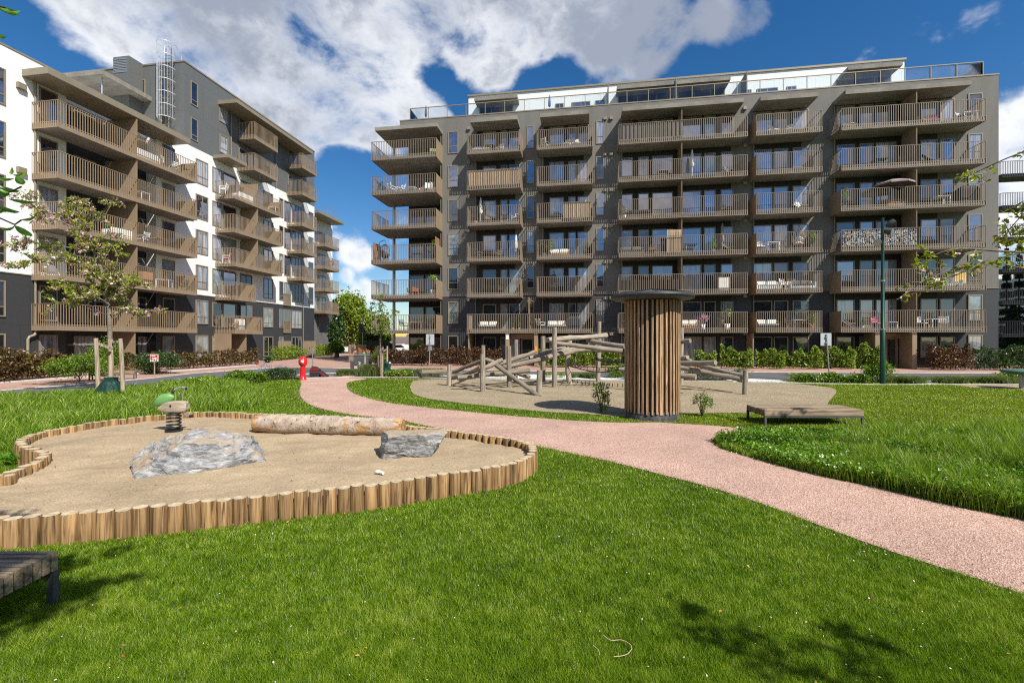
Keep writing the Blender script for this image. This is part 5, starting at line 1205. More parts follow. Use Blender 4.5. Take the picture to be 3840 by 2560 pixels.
# --- bollards, bin chest, bicycle, timber screen
for (px, py, top, lab) in ((*k7(670, 1285), 1155, 'plain short black bollard left of the chest by the road'), (*k7(790, 1310), 1112, 'larger black bollard with white stickers in front of the chest')):
    p = gp(px, py); d = -p.x * s + p.y * c; hh = (py - (1060 + top / 3.92)) * d / F
    o = thing('bollard', (p.x, p.y, 0), lab, 'bollard', None, TH); w_ = .105 if top > 1130 else .15
    mb = MB(); mb.box(-w_, w_, -w_, w_, 0, hh); mb.box(-w_ * .9, w_ * .9, -w_ * .9, w_ * .9, hh, hh + .015); local(mb, 'body', M['darkgrey'], o, .01)
    if top < 1130:
        mb = MB()
        for x_, z_, a_, b_ in ((-.05, .82, .04, .03), (.03, .74, .05, .04), (-.02, .62, .05, .05), (.05, .52, .06, .03), (.0, .44, .03, .04)): mb.box(x_ - a_, x_ + a_, -w_ - .004, -w_, hh * z_ / 1.1, hh * z_ / 1.1 + b_)
        local(mb, 'sticker', M['chalk'], o)
p = gp(*k7(690, 1215)); bx_ = thing('storage_chest', (p.x, p.y, 0), 'black storage chest with flat grey lid beside the parked bicycle', 'chest', None, TH)
mb = MB(); mb.box(0, 1.25, 0, .7, .06, .82); mb.box(.02, .08, .02, .68, 0, .06); mb.box(1.17, 1.23, .02, .68, 0, .06); local(mb, 'body', M['darkgrey'], bx_)
mb = MB(); mb.box(-.03, 1.28, -.03, .73, .82, .88); local(mb, 'lid', M['fabric'], bx_); mb = MB(); mb.box(.92, .98, -.01, 0, .08, .8); local(mb, 'strap', M['kerb'], bx_)
mb = MB(); mb.blob((0, 0, .1), (.15, .12, .1)); mb.box(-.16, .16, -.13, .13, .0, .05); setp(mb.build('toy_helmet', M['greenplastic'], None, (0, 0, 0)), 'bright green helmet lying on the black chest', 'helmet').location = CW(*[(v) for v in ((p.x * c + p.y * s) + .72, (-p.x * s + p.y * c) + .4)], .88)
def wheel(mb, o, r_, n=26):
    pts = [(o[0] + r_ * math.cos(6.2832 * j / n), o[1], o[2] + r_ * math.sin(6.2832 * j / n)) for j in range(n + 1)]; mb.tube(pts, .022, 6)
p = gp(*k7(1000, 1200)); bk = thing('bicycle', (p.x, p.y, 0), 'red and white bicycle leaning beside the black storage chest', 'bicycle', None, TH + R(155))
for x_ in (0., .98):
    mb = MB(); wheel(mb, (x_, 0, .33), .31); wq = local(mb, 'wheel', M['whitemetal'], bk)
    mb = MB()
    for j in range(12): mb.bar((x_, 0, .33), (x_ + .3 * math.cos(.5236 * j), 0, .33 + .3 * math.sin(.5236 * j)), .006, .006)
    sq = mb.build('spokes', M['steel'], None, (0, 0, 0)); sq.parent = wq
mb = MB(); A_, B_, C_, D_ = (.0, 0, .33), (.44, 0, .32), (.30, 0, .78), (.80, 0, .80)
for a, b in ((A_, B_), (A_, C_), (B_, C_), (B_, D_), (C_, D_)): mb.cyl(a, b, .02, n=8)
mb.cyl((.98, 0, .33), (.78, 0, .92), .018, n=8); local(mb, 'frame', M['red'], bk)
mb = MB(); mb.tube([(.72, -.26, .98), (.78, -.1, .96), (.78, .1, .96), (.72, .26, .98)], .014, 8); local(mb, 'handlebar', M['black'], bk)
mb = MB(); mb.blob((.27, 0, .90), (.13, .07, .035)); mb.cyl((.30, 0, .78), (.28, 0, .88), .014, n=8); local(mb, 'saddle', M['black'], bk)
mb = MB(); mb.box(.02, .3, -.08, .08, .70, .715); mb.box(.1, .32, -.16, .16, .72, .9); local(mb, 'carrier_basket', M['dkwick'], bk)
p, q = gp(*k7(625, 1170)), gp(*k7(870, 1165)); d0 = -p.x * s + p.y * c
sc_ = thing('slatted_screen', (p.x, p.y, 0), 'tall brown horizontal slatted timber screen hiding bins at the gap', 'screen', None, TH)
mb = MB(); W_ = (868 - 625) / 3.92 * d0 / F; hh = (1170 - 910) / 3.92 * d0 / F
for x_ in (0, W_ / 2, W_): mb.box(x_ - .04, x_ + .04, 0, .08, 0, hh)
fr_ = local(mb, 'post', M['stake'], sc_); mb = MB()
for i in range(22): mb.box(0, W_, -.02, -.002, .06 + i * hh / 22.5, .06 + (i + .72) * hh / 22.5, 0, random.random())
local(mb, 'slats', woodmat('screen_slat', (.20, .13, .08), (.36, .25, .16), 'x', .8), sc_); mb = MB(); mb.box(W_ * .32, W_ * .42, -.03, -.021, hh * .55, hh * .68); mb.box(W_ * .24, W_ * .32, -.03, -.021, hh * .5, hh * .58); local(mb, 'notice', M['chalk'], sc_)

# --- street lamp with spotlights
p = gp(3310, 1441); d = -p.x * s + p.y * c
lp = thing('street_lamp', (p.x, p.y, 0), 'tall dark green lamp post with three clustered spotlights before the right balconies', 'street lamp', None, TH)
zt = H + (1275 - 817) * d / F
mb = MB(); mb.tube([(0, 0, 0), (0, 0, 2.6), (0, 0, 2.62), (0, 0, 4.9), (0, 0, 4.92), (0, 0, zt)], [.115, .105, .085, .08, .068, .06], 14); pl_ = local(mb, 'pole', M['greenpaint'], lp)
mb = MB(); mb.cyl((0, 0, -.01), (0, 0, .03), .2, n=16); mb.cyl((0, 0, 2.58), (0, 0, 2.64), .112, n=14); mb.cyl((0, 0, 4.88), (0, 0, 4.94), .09, n=14); local(mb, 'collar', M['steel'], lp)
for (dx, py, ax) in ((.30, 842, (.75, -.3, .55)), (.17, 868, (.5, -.7, -.3)), (-.25, 908, (-.55, -.5, -.35))):
    z_ = H + (1275 - py) * d / F; a = Vector(ax).normalized(); o_ = Vector((dx, -.05, z_))
    mb = MB(); mb.tube([o_ - a * .16, o_ - a * .05, o_ + a * .08, o_ + a * .2], [.06, .12, .15, .16], 14); sp_ = local(mb, 'spotlight', M['darkgrey'], lp)
    mb = MB(); mb.cyl(o_ + a * .2, o_ + a * .21, .145, n=14); g_ = mb.build('lens', M['steel'], None, (0, 0, 0)); g_.parent = sp_
    mb = MB(); mb.bar((0, 0, z_), o_ - a * .05, .03, .03); g_ = mb.build('bracket', M['greenpaint'], None, (0, 0, 0)); g_.parent = sp_
# --- road signs seen from the back
def sign(px, py, kx, lab, lean=0.):
    p = gp(px, py); d = -p.x * s + p.y * c; f_ = d / F
    t = thing('road_sign', (p.x, p.y, 0), lab, 'road sign', None, TH)
    x0, x1, ya, yb, yt = kx
    zt = H + (1275 - ya) * f_; zb = H + (1275 - yb) * f_; dx = ((x0 + x1) / 2 - px) * f_
    mb = MB(); mb.cyl((0, 0, 0), (dx, 0, zt - .05), .035, n=10); local(mb, 'pole', M['steel'], t)
    mb = MB(); w_ = (x1 - x0) / 2 * f_; mb.box(dx - w_, dx + w_, -.075, -.055, zb, zt) if False else mb.box(dx - w_, dx + w_, .04, .055, zb, zt); local(mb, 'plate', mat('plate_back', (.46, .49, .50), .5, .05, 3, metal=.3), t, .004)
    mb = MB(); mb.box(dx - .05, dx + .05, -.05, .04, zt - .25, zt - .19); mb.box(dx - .05, dx + .05, -.05, .04, zb + .15, zb + .21); local(mb, 'clamp', M['steel'], t)
    return t, dx, zb, w_
t, dx, zb, w_ = sign(1610, 1374, (1597, 1628, 1252.5, 1293, 0), 'grey back of a road sign on a pole before the copper hedge')
mb = MB(); mb.box(dx - .16, dx + .16, .04, .055, zb - .45, zb - .1); local(mb, 'small_plate', M['steel'], t)
sign(3110, 1412, (3079, 3119, 1249, 1296, 0), 'grey back of a road sign on a leaning pole before the bright green hedge')
# hydrant plate on the bed by the left hedge (red and white board)
p = onX(*k6(2265, 640), -28.2) if False else gp(*k6(2265, 880)); d = -p.x * s + p.y * c
t = thing('notice_board', (p.x, p.y, 0), 'small red and white notice board in the left hedge', 'notice board', None, TH)
f_ = d / F; zt = H + (1275 - k6(0, 580)[1]) * f_; zb = H + (1275 - k6(0, 690)[1]) * f_; w_ = 60 / 3.92 * f_
mb = MB(); mb.box(-w_, w_, 0, .02, zb, zt); local(mb, 'board', M['whitepaint'], t); mb = MB(); mb.box(-w_ * .88, w_ * .88, -.006, -.001, zb + .12, zt - .03); local(mb, 'picture', M['red'], t)
mb = MB(); mb.box(-w_ * .5, w_ * .6, -.010, -.007, zb + .16, zb + .26); mb.box(-w_ * .6, w_ * .3, -.010, -.007, zt - .12, zt - .07); local(mb, 'lettering', M['chalk'], t); mb = MB(); mb.box(-.03, .03, .022, .05, 0, zt); local(mb, 'post', M['stake'], t)
# --- green play disc at the right edge
p = gp(3833, 1458); t = thing('play_disc', (p.x, p.y, 0), 'round green spinning disc on a steel foot at the right edge', 'playground disc', None, 0)
mb = MB(); mb.lathe([(.3, .62), (.62, .68), (.68, .74), (.66, .8), (.2, .86), (.05, .87)], 32); local(mb, 'disc', mat('dull_green', (.09, .17, .13), .5, .1, 3), t)
mb = MB(); mb.cyl((0, 0, 0), (0, 0, .63), .1, n=14); local(mb, 'foot', M['steel'], t)

# ------------------------------------------------------------------ plants
def rock_paint(): pass
def clumps(n, cen, rad, k, spread=.35, shell=.5):
    """leaf places: k clumps inside an ellipsoid, leaves gathered round each clump"""
    cen = np.array(cen); rad = np.array(rad)
    q = rng.normal(size=(k, 3)); q = unit(q) * (shell + (1 - shell) * rng.random((k, 1)) ** .5); q[:, 2] = np.abs(q[:, 2]) * np.where(rng.random(k) < .72, 1, -.8)
    idx = rng.integers(0, k, n)
    return cen + (q[idx] + rng.normal(size=(n, 3)) * spread * .55) * rad
def hedge(lab, px, h, wd, n, size, m, cat='hedge', name='hedge', top=.3, stems=True, group=None, base=.08, m2=None, gaps=0.):
    G = [gp(*q) for q in px]; G = smoothline(G, .1) if len(G) > 2 else [G[0] + (G[1] - G[0]) * t for t in np.linspace(0, 1, 60)]
    G = np.array([(q.x, q.y, 0) for q in G]); L_ = np.r_[0, np.cumsum(np.linalg.norm(np.diff(G, axis=0), axis=1))]
    u = rng.random(n) * L_[-1]; X = np.interp(u, L_, G[:, 0]); Y = np.interp(u, L_, G[:, 1])
    seed = rng.random() * 50
    t = np.array([mnoise.noise(Vector((q * 1.3, seed, 0))) + .7 * mnoise.noise(Vector((q * 3.7, seed, 5))) for q in u])
    hh = h * (.9 + top * .95 * t)
    zz = rng.random(n) ** .75
    a = rng.normal(size=n) * .30 + np.sign(rng.random(n) - .5) * .15
    th_ = np.arctan2(G[-1, 1] - G[0, 1], G[-1, 0] - G[0, 0]); nx, ny = -np.sin(th_), np.cos(th_)
    wv = wd * (1.0 - .55 * (zz - .4) ** 2 * 2)
    P = np.stack([X + nx * a * wv, Y + ny * a * wv, base + hh * zz], 1)
    # clumping: pull leaves towards sprigs
    cell = np.array([mnoise.noise(Vector((q[0] * 3.4, q[1] * 3.4, q[2] * 3.4 + seed))) for q in P]); P = P[cell > -.16 + gaps + .25 * (P[:, 2] / h - .5)]
    mid = G[len(G) // 2]
    o = thing(name, (mid[0], mid[1], 0), lab, cat, group)
    leaves('foliage', P, size, m, o, ratio=.62)
    if stems:
        mb = MB()
        for i in range(int(L_[-1] / .35) + 2):
            q = rng.random() * L_[-1]; x_, y_ = np.interp(q, L_, G[:, 0]), np.interp(q, L_, G[:, 1])
            for _ in range(3): mb.tube([(x_, y_, 0), (x_ + random.uniform(-.08, .08), y_ + random.uniform(-.08, .08), h * .4), (x_ + random.uniform(-.2, .2), y_ + random.uniform(-.2, .2), h * .85)], [.012, .009, .005], 5)
        mb.build('stems', M['trunk'], o)
    return o
def shrub(lab, p, rad, n, size, m, cat='shrub', name='shrub', k=26, group=None, lift=.0, spread=.35, stems=6):
    o = thing(name, (p.x, p.y, 0), lab, cat, group)
    P = clumps(n, (p.x, p.y, lift + rad[2] * .95), rad, k, spread); P = P[P[:, 2] > .02]
    leaves('foliage', P, size, m, o, ratio=.6)
    if stems:
        mb = MB()
        for i in range(stems):
            a = random.random() * 6.28; mb.tube([(p.x, p.y, 0), (p.x + rad[0] * .35 * math.cos(a), p.y + rad[1] * .35 * math.sin(a), lift + rad[2] * .9), (p.x + rad[0] * .7 * math.cos(a + .3), p.y + rad[1] * .7 * math.sin(a + .3), lift + rad[2] * 1.6)], [.014, .010, .005], 5)
        mb.build('stems', M['trunk'], o)
    return o
def bedrows(name, lab, px, h, n, m, mode='leaf', size=.08, wd=.5, cat='plants', group=None, bend=.7):
    """a low clump in the planting bed"""
    G = [gp(*q) for q in px]; G = [G[0] + (G[-1] - G[0]) * t for t in np.linspace(0, 1, 20)] if len(G) == 2 else smoothline(G, .2)
    A = np.array([(q.x, q.y) for q in G]); i = rng.random(n) * (len(A) - 1); k = i.astype(int); f_ = (i - k)[:, None]
    q = A[k] * (1 - f_) + A[np.minimum(k + 1, len(A) - 1)] * f_
    P = np.zeros((n, 3)); P[:, :2] = q + rng.normal(size=(n, 2)) * wd * .4
    mid = G[len(G) // 2]
    if mode == 'leaf':
        t = np.array([mnoise.noise(Vector((v[0] * 1.6, v[1] * 1.6, 2))) for v in P])
        P[:, 2] = h * (1 + .5 * t) * rng.random(n) ** .6
        o = leaves(name, P, size, m, loc=(mid.x, mid.y, 0), ratio=.6)
    else:
        nt = max(3, n // 260); cx = P[rng.integers(0, n, nt)]; idx = rng.integers(0, nt, n); P = cx[idx] + np.c_[rng.normal(size=(n, 2)) * .10, np.zeros(n)]
        hh = h * (.6 + .5 * rng.random(n)); V, T, rn = blades(P, hh, np.full(n, .016), bend, 3, .25); o = npmesh(name, V, T, m, rnd=rn, loc=(mid.x, mid.y, 0))
    setp(o, lab, cat, group); return o
def m6(x, y): return k6(x, y)
def m8(x, y): return 550 + x / 3.36, 1180 + y / 3.36
def m9(x, y): return 2600 + x / 2.94, 1200 + y / 2.94
def m10(x, y): return 3100 + x / 3.178, 1200 + y / 3.178
# hedges in front of the left block
hedge('brown and green beech hedge at the left edge before the black wall', [(-60, 1440), m6(0, 985), m6(500, 935), m6(900, 905)], 1.55, .9, 15000, .115, M['brownleaf'], gaps=-.0)
hedge('beech hedge between the notice board and the left steps', [m6(1750, 845), m6(2300, 830)], 1.2, .7, 5000, .11, M['brownleaf'])
hedge('long copper beech hedge along the left path beside the terracotta pot', [m8(240, 690), m8(700, 665), m8(1390, 620)], 1.25, .75, 13000, .115, M['redleaf'] if False else M['brownleaf'])
hedge('bright green laurel hedge in a white kerbed bed at the far left gap', [m8(1600, 580), m8(2000, 540), m8(2352, 505)], 1.45, 1.1, 12000, .15, M['hedgeleaf'], stems=False)
shrub('round bright green shrub spilling onto the brick path at left', gp(*k6(1160, 985)), (1.15, 1.0, .62), 6500, .085, M['shrubleaf'], k=40)
shrub('narrow upright green shrub behind the staked cherry tree', gp(*k6(1560, 900)), (.75, .7, .98), 6000, .08, M['shrubleaf'], k=40)
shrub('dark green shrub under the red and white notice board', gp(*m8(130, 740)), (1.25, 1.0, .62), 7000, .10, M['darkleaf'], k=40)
# copper hedge and green hedge before the dark block
hedge('dark copper beech hedge behind the single road sign and left logs', [k7(1010, 1205), k7(1500, 1212), k7(2000, 1218), k4(680, 555)], 1.55, .85, 17000, .12, M['redleaf'])
shrub('small green shrub at the left end of the dark copper hedge', gp(*k7(1060, 1215)), (.6, .5, .6), 2500, .09, M['shrubleaf'])
for (xa, xb, hh, lab) in ((1090, 1400, 1.4, 'bright green hedge seen through the middle posts of the climbing frame'), (1410, 1990, 1.5, 'bright green hedge seen under the rope net beside the tower')):
    hedge(lab, [k4(xa, 572), k4(xb, 578)], hh, .7, 7000 if xb < 1500 else 9500, .12, M['hedgeleaf'], group=None)
for (xa, xb, hh, lab) in ((20, 250, 1.45, 'light green hedge bush just right of the tower'), (300, 660, 1.55, 'light green hedge with long shoots beside a white box'), (690, 1010, 1.45, 'light green hedge before the dark ground floor windows'), (1020, 1430, 1.5, 'light green hedge left of the leaning road sign'), (1450, 1790, 1.55, 'light green hedge right of the leaning road sign'), (1800, 2110, 1.75, 'tallest light green hedge beside the green lamp post')):
    hedge(lab, [m9(xa, 530), m9(xb, 540)], hh, .7, int(15 * (xb - xa)), .125, M['hedgeleaf'], top=.42)
hedge('sunlit copper red shrub right of the bronze entrance', [m10(1210, 590), m10(1700, 592)], 1.75, .9, 8500, .115, M['redleaf'], 'shrub', 'shrub', top=.3)
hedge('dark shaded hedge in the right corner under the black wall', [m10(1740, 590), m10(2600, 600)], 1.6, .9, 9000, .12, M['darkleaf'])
p = gp(*m9(330, 500)); mb = MB(); mb.box(p.x - .5, p.x + .4, p.y, p.y + .5, 0, 1.05); mb.box(p.x - .53, p.x + .43, p.y - .03, p.y + .53, 1.05, 1.09)
setp(mb.build('storage_box', M['whitepaint'], None, (p.x, p.y, 0)), 'white storage box half hidden in the light green hedge', 'box')
# planting bed along the park edge
for a in ((('lime_plants'), 'lime green hosta clump in the left bed', [m8(480, 905), m8(560, 900)], .28, 700, M['limeleaf'], 'leaf', .13), ('lime_plants', 'widest lime green hosta clump beside long grass, left bed', [m8(620, 905), m8(960, 890)], .38, 2600, M['limeleaf'], 'leaf', .13),
          ('leafy_plants', 'dark leafy perennials in the middle of the left bed', [m8(1050, 880), m8(1440, 850)], .55, 4500, M['shrubleaf'], 'leaf', .085), ('catmint', 'blue flowering catmint bed leading to the red post', [m8(1450, 835), m8(1850, 805)], .55, 6000, M['darkleaf'], 'leaf', .06)):
    bedrows(a[0], a[1], a[2], a[3], a[4], a[5], a[6], a[7])
bedrows('catmint_flowers', 'blue flower spikes above the catmint beside the red post', [m8(1420, 820), m8(1800, 790)], .72, 1500, M['bluefl'], 'leaf', .045)
bedrows('ornamental_grass', 'low dark grass tuft left of the black bollards', [k7(520, 1360), k7(780, 1355)], .5, 2600, M['sedge'], 'grass')
bedrows('ornamental_grass', 'tall grass tuft before the storage chest', [k7(860, 1370), k7(1020, 1370)], .95, 2600, M['sedge'], 'grass', bend=.4)
bedrows('ornamental_grass', 'pale feathery grass row behind the small brown bench', [k7(1380, 1375), k7(1940, 1370)], .65, 6500, M['palegrass'], 'grass', bend=.5)
bedrows('leafy_plants', 'yellow green hostas at the foot of the small staked tree', [k7(1230, 1380), k7(1480, 1385)], .35, 2200, M['hedgeleaf'], 'leaf', .10)
bedrows('ornamental_grass', 'green grass tuft in the bed behind the climbing posts', [k4(1470, 695), k4(1710, 700)], .45, 2800, M['sedge'], 'grass')
bedrows('leafy_plants', 'round dark green perennial clump beside the tower in the bed', [k4(1880, 695), k4(2040, 695)], .6, 2500, M['shrubleaf'], 'leaf', .08)
bedrows('leafy_plants', 'low green plants in the bed under the sloping logs', [k4(600, 680), k4(740, 685)], .35, 900, M['shrubleaf'], 'leaf', .08)
for a_ in (1150, 1210, 1340): bedrows('leafy_plant', 'small green plant in the bed seen between the grey climbing posts', [k4(a_ - 14, 692), k4(a_ + 14, 692)], .32, 240, M['hedgeleaf'], 'leaf', .07, wd=.25, group='small plants between the climbing posts')
bedrows('catmint', 'blue flowering catmint under the logs right of the tower', [k5(890, 1040), k5(1600, 1045)], .5, 5200, M['darkleaf'], 'leaf', .06)
bedrows('catmint_flowers', 'blue flower spikes right of the tower under the logs', [k5(900, 1040), k5(1500, 1040)], .62, 900, M['bluefl'], 'leaf', .045)
bedrows('leafy_plants', 'low dark green perennials left of the green lamp post', [m9(1120, 680), m9(1900, 690)], .38, 6000, M['shrubleaf'], 'leaf', .09)
bedrows('leafy_plants', 'bushy perennial around the foot of the green lamp post', [m10(500, 735), m10(720, 740)], .95, 4200, M['shrubleaf'], 'leaf', .08)
for xa, xb, lab in ((760, 1080, 'dark grass tuft just right of the green lamp post'), (1240, 1700, 'dark grass row between the white pebble patches'), (1840, 2180, 'dark grass tuft left of the green play disc')):
    bedrows('ornamental_grass', lab, [m10(xa, 750), m10(xb, 752)], .5, 3800, M['sedge'], 'grass')
bedrows('leafy_plants', 'light green perennials behind the green play disc', [m10(2080, 745), m10(2500, 750)], .55, 2600, M['shrubleaf'], 'leaf', .08)
# two young shrubs by the tower, weed by the palisade
p = gp(*k4(1775, 1090)); shrub('small upright shrub on grass in the shadow left of the tower', p, (.24, .24, .46), 900, .055, M['shrubleaf'], k=22, spread=.3)
p = gp(*k5(1130, 1450)); shrub('small sparse shrub on grass just right of the tower', p, (.26, .24, .34), 650, .05, M['shrubleaf'], k=20, spread=.3)
p = gp(*k1(110, 350)); o = thing('weed', (p.x, p.y, 0), 'broad leaved weed growing in the notch of the log palisade', 'weed')
leaves('foliage', np.c_[p.x + rng.normal(size=26) * .12, p.y + rng.normal(size=26) * .12, .08 + .14 * rng.random(26)], .24, M['nearleaf'], o, ratio=.35)
p = gp(*m8(1390, 620)); mb = MB(); mb.lathe([(.13, 0), (.17, .36), (.19, .36), (.19, .42)], 16, 0, (p.x, p.y, 0)); setp(mb.build('flower_pot', M['terracotta'], None, (p.x, p.y, 0)), 'terracotta flower pot at the end of the left beech hedge', 'pot')
p = gp(*m8(1540, 600)); shrub('small agave like plant beside the terracotta pot', p, (.4, .3, .25), 300, .2, M['darkleaf'], stems=0)

# ------------------------------------------------------------------ trees
def tree(lab, base, limbs, m_leaf, leaf, per, spread, name='tree', bark='greybark', flowers=None, group=None, extra=None):
    """limbs: list of (points, radius0, radius1, leaf density from t0 to 1); foliage grows in clumps along the limbs"""
    o = thing(name, (base.x, base.y, 0), lab, 'tree', group)
    tm = MB(); Pl = []; Pf = []
    for i, (pts, r0, r1, t0, dn) in enumerate(limbs):
        q = smoothline(pts, .15); k = len(q); rad = [r0 + (r1 - r0) * j / (k - 1) for j in range(k)]; tm.tube(q, rad, 8 if r0 > .03 else 6)
        if dn <= 0: continue
        L_ = sum((b - a).length for a, b in zip(q[:-1], q[1:])); n = int(L_ * (1 - t0) * per * dn)
        nt = max(3, int(L_ * (1 - t0) * 9))
        for _ in range(nt):                                   # twigs
            t = t0 + (1 - t0) * random.random(); a = q[min(k - 1, int(t * k))]
            v = Vector((random.gauss(0, 1), random.gauss(0, 1), random.gauss(0, .7))).normalized() * spread * random.uniform(.5, 1.3)
            e_ = a + v; tm.tube([a, a + v * .5 + Vector((0, 0, .02)), e_], [.008, .006, .003], 4)
            kk = max(1, n // nt)
            for _2 in range(kk):
                f_ = .25 + .85 * random.random(); g_ = a + v * f_ + Vector((random.gauss(0, spread * .16), random.gauss(0, spread * .16), random.gauss(0, spread * .13) - spread * .06)); Pl.append(g_)
            if flowers and random.random() < flowers[1]:
                for _2 in range(flowers[2]): Pf.append(a + v * random.uniform(.5, 1.) + Vector((random.gauss(0, .05), random.gauss(0, .05), random.gauss(-.03, .05))))
    tm.build('trunk', M[bark], o)
    leaves('crown', np.array([tuple(v) for v in Pl]), leaf, M[m_leaf], o, droop=.5, ratio=.46)
    if Pf: leaves('blossom', np.array([tuple(v) for v in Pf]), flowers[0], M['blossom'], o, droop=.1, ratio=.95, up=.1)
    return o
def c6(x, y): return x / 1.742, 600 + y / 1.742
DT = 17.4
def L6(pts, dz=0.): return [atd(*c6(x, y), DT + (q[0] if q else 0)) for x, y, *q in pts]
base = gp(418, 1483); base = CW((418 - CX) / F * DT, DT)
limbs = [([base + Vector((0, 0, -.1))] + L6([(722, 1300), (718, 1120), (712, 960), (702, 850)]), .10, .06, 1, 0),
         (L6([(702, 850), (650, 680), (590, 560), (520, 460), (480, 330, .3), (470, 240, .3)]), .055, .012, .1, 1.2),
         (L6([(702, 850), (740, 740, -.4), (768, 640, -.5), (735, 560, -.5), (700, 535, -.5)]), .04, .01, .1, 1.3),
         (L6([(712, 950), (640, 900, -.5), (540, 905, -.8), (430, 925, -.9), (350, 935, -.9)]), .035, .008, .2, 1.1),
         (L6([(708, 900), (620, 850, .4), (500, 830, .6), (370, 805, .7)]), .04, .008, .15, 1.5),
         (L6([(712, 930), (790, 870, -.3), (860, 840, -.4), (920, 800, -.4)]), .035, .008, .15, 1.4),
         (L6([(700, 860), (780, 800, .6), (880, 760, .8), (905, 790, .9)]), .03, .008, .2, 1.2),
         (L6([(650, 690), (560, 690, -.5), (460, 650, -.7), (250, 650, -.8), (60, 690, -.8)]), .035, .006, .2, .8),
         (L6([(590, 560), (430, 570, .3), (260, 540, .5), (150, 540, .5), (40, 535, .5)]), .03, .006, .2, .8),
         (L6([(520, 460), (380, 390, -.3), (250, 310, -.4), (130, 190, -.4), (90, 165, -.4)]), .025, .005, .25, .75),
         (L6([(540, 480), (620, 390, .3), (690, 330, .4), (745, 245, .4)]), .022, .005, .3, .8),
         (L6([(600, 580), (660, 520, -.4), (720, 470, -.4)]), .02, .005, .3, .8),
         (L6([(480, 400), (400, 330), (370, 290)]), .02, .005, .2, .9), (L6([(500, 430), (510, 330, .5), (520, 250, .5)]), .02, .005, .2, .8),
         (L6([(680, 780), (590, 760, -.6), (520, 750, -.7)]), .025, .006, .2, 1.3), (L6([(690, 800), (640, 740, .7), (600, 640, .8)]), .025, .006, .2, 1.2),
         (L6([(718, 1010), (780, 985, -.4), (840, 995, -.5), (1005, 985, -.6)]), .02, .004, .4, .55), (L6([(718, 1010), (650, 1000, .3), (600, 985, .4)]), .015, .004, .8, .2)]
tree('young pink flowering cherry tree held by two stakes beside the left road', base, limbs, 'cherryleaf', .125, 260, .40, 'cherry_tree', flowers=(.085, .85, 15))
# stakes and bag
def stake(px0, py0, px1, py1, r_, lab, rails=(), grp='stakes of the young trees'):
    b = gp(px0, py0); d = -b.x * s + b.y * c; t = atd(px1, py1, d)
    o = thing('tree_stake', (b.x, b.y, 0), lab, 'stake', grp); mb = MB(); mb.tube([b - Vector((0, 0, .1)), (b + t) / 2 + Vector((.012, 0, 0)), t], [r_, r_ * .97, r_ * .94], 9, 0, random.random()); mb.build('post', M['stake'], o)
    for a, bb, dd in rails:
        mb = MB(); mb.bar(atd(*a, d), atd(*bb, d + dd), .05, .09); mb.build('rail', M['stake'], o)
    return d
stake(*k6(1450, 1210), *k6(1410, 345), .075, 'left round stake of the pink cherry tree, with sloping rail', [(k6(1400, 410), k6(1625, 490), .2)])
stake(*k6(1808, 1195), *k6(1772, 350), .075, 'right round stake of the pink cherry tree, with short rail', [(k6(1775, 385), k6(1640, 410), .1)])
d = stake(*k6(1635, 1190), *k6(1625, 360), .085, 'square brown middle stake tied against the pink cherry trunk')
b = gp(*k6(1600, 1215)); o = thing('watering_bag', (b.x, b.y, 0), 'shiny dark green watering bag at the foot of the pink cherry tree', 'watering bag', None, TH)
mb = MB(); vs = []; n = 22
for z_, rx, ry, ox in ((0, .46, .32, -.08), (.15, .45, .30, -.05), (.35, .36, .26, .0), (.55, .27, .22, .05), (.68, .19, .17, .07), (.74, .22, .18, .08)):
    for j in range(n): a = 6.2832 * j / n; w_ = 1 + .12 * math.sin(a * 5 + z_ * 6) + .05 * math.sin(a * 11 + z_ * 20); vs.append((ox + rx * w_ * math.cos(a), ry * w_ * math.sin(a), z_))
mb.add(vs, [(i * n + j, i * n + (j + 1) % n, (i + 1) * n + (j + 1) % n, (i + 1) * n + j) for i in range(5) for j in range(n)], 0, 0, True); local(mb, 'bag', M['greenbag'], o)
# small staked tree by the far kerb
def c7(x, y, *q): return atd(*k7(x, y), 26.3 + (q[0] if q else 0))
base = gp(*k7(1092, 1384)); limbs = [([base, c7(1088, 1100), c7(1085, 900), c7(1090, 730)], .06, .05, 1, 0), ([c7(1090, 730), c7(1075, 560), c7(1060, 420), c7(1090, 280), c7(1130, 140)], .045, .008, .1, .9),
    ([c7(1080, 640), c7(1010, 560, .3), c7(960, 450, .3), c7(900, 395, .3)], .02, .005, .3, .7), ([c7(1085, 600), c7(1180, 520, -.3), c7(1270, 450, -.3), c7(1350, 410, -.3)], .02, .005, .3, .8), ([c7(1090, 720), c7(1160, 770, -.4), c7(1240, 720, -.4)], .02, .005, .2, 1.2),
    ([c7(1090, 740), c7(1010, 700, .4), c7(940, 650, .4), c7(890, 700, .4)], .02, .005, .2, .8), ([c7(1075, 560), c7(1120, 470, .4), c7(1160, 420, .4)], .015, .004, .2, .9), ([c7(1065, 450), c7(1010, 370), c7(980, 310)], .014, .004, .2, .8), ([c7(1085, 300), c7(1060, 260), c7(1050, 220)], .012, .004, .1, 1.), ([c7(1085, 640), c7(1130, 600, -.4), c7(1180, 590, -.4)], .015, .004, .2, 1.)]
tree('slender young tree with sparse leaves and two stakes by the far kerb', base, limbs, 'hedgeleaf', .15, 150, .34, 'young_tree')
stake(*k7(1042, 1375), *k7(1052, 925), .06, 'left stake of the slender young tree by the far kerb'); stake(*k7(1108, 1380), *k7(1115, 930), .06, 'middle stake of the slender young tree by the far kerb')
stake(*k7(1178, 1290), *k7(1185, 930), .06, 'right stake of the slender young tree, with sloping rail', [(k7(1195, 968), k7(1120, 1010), -.1)])
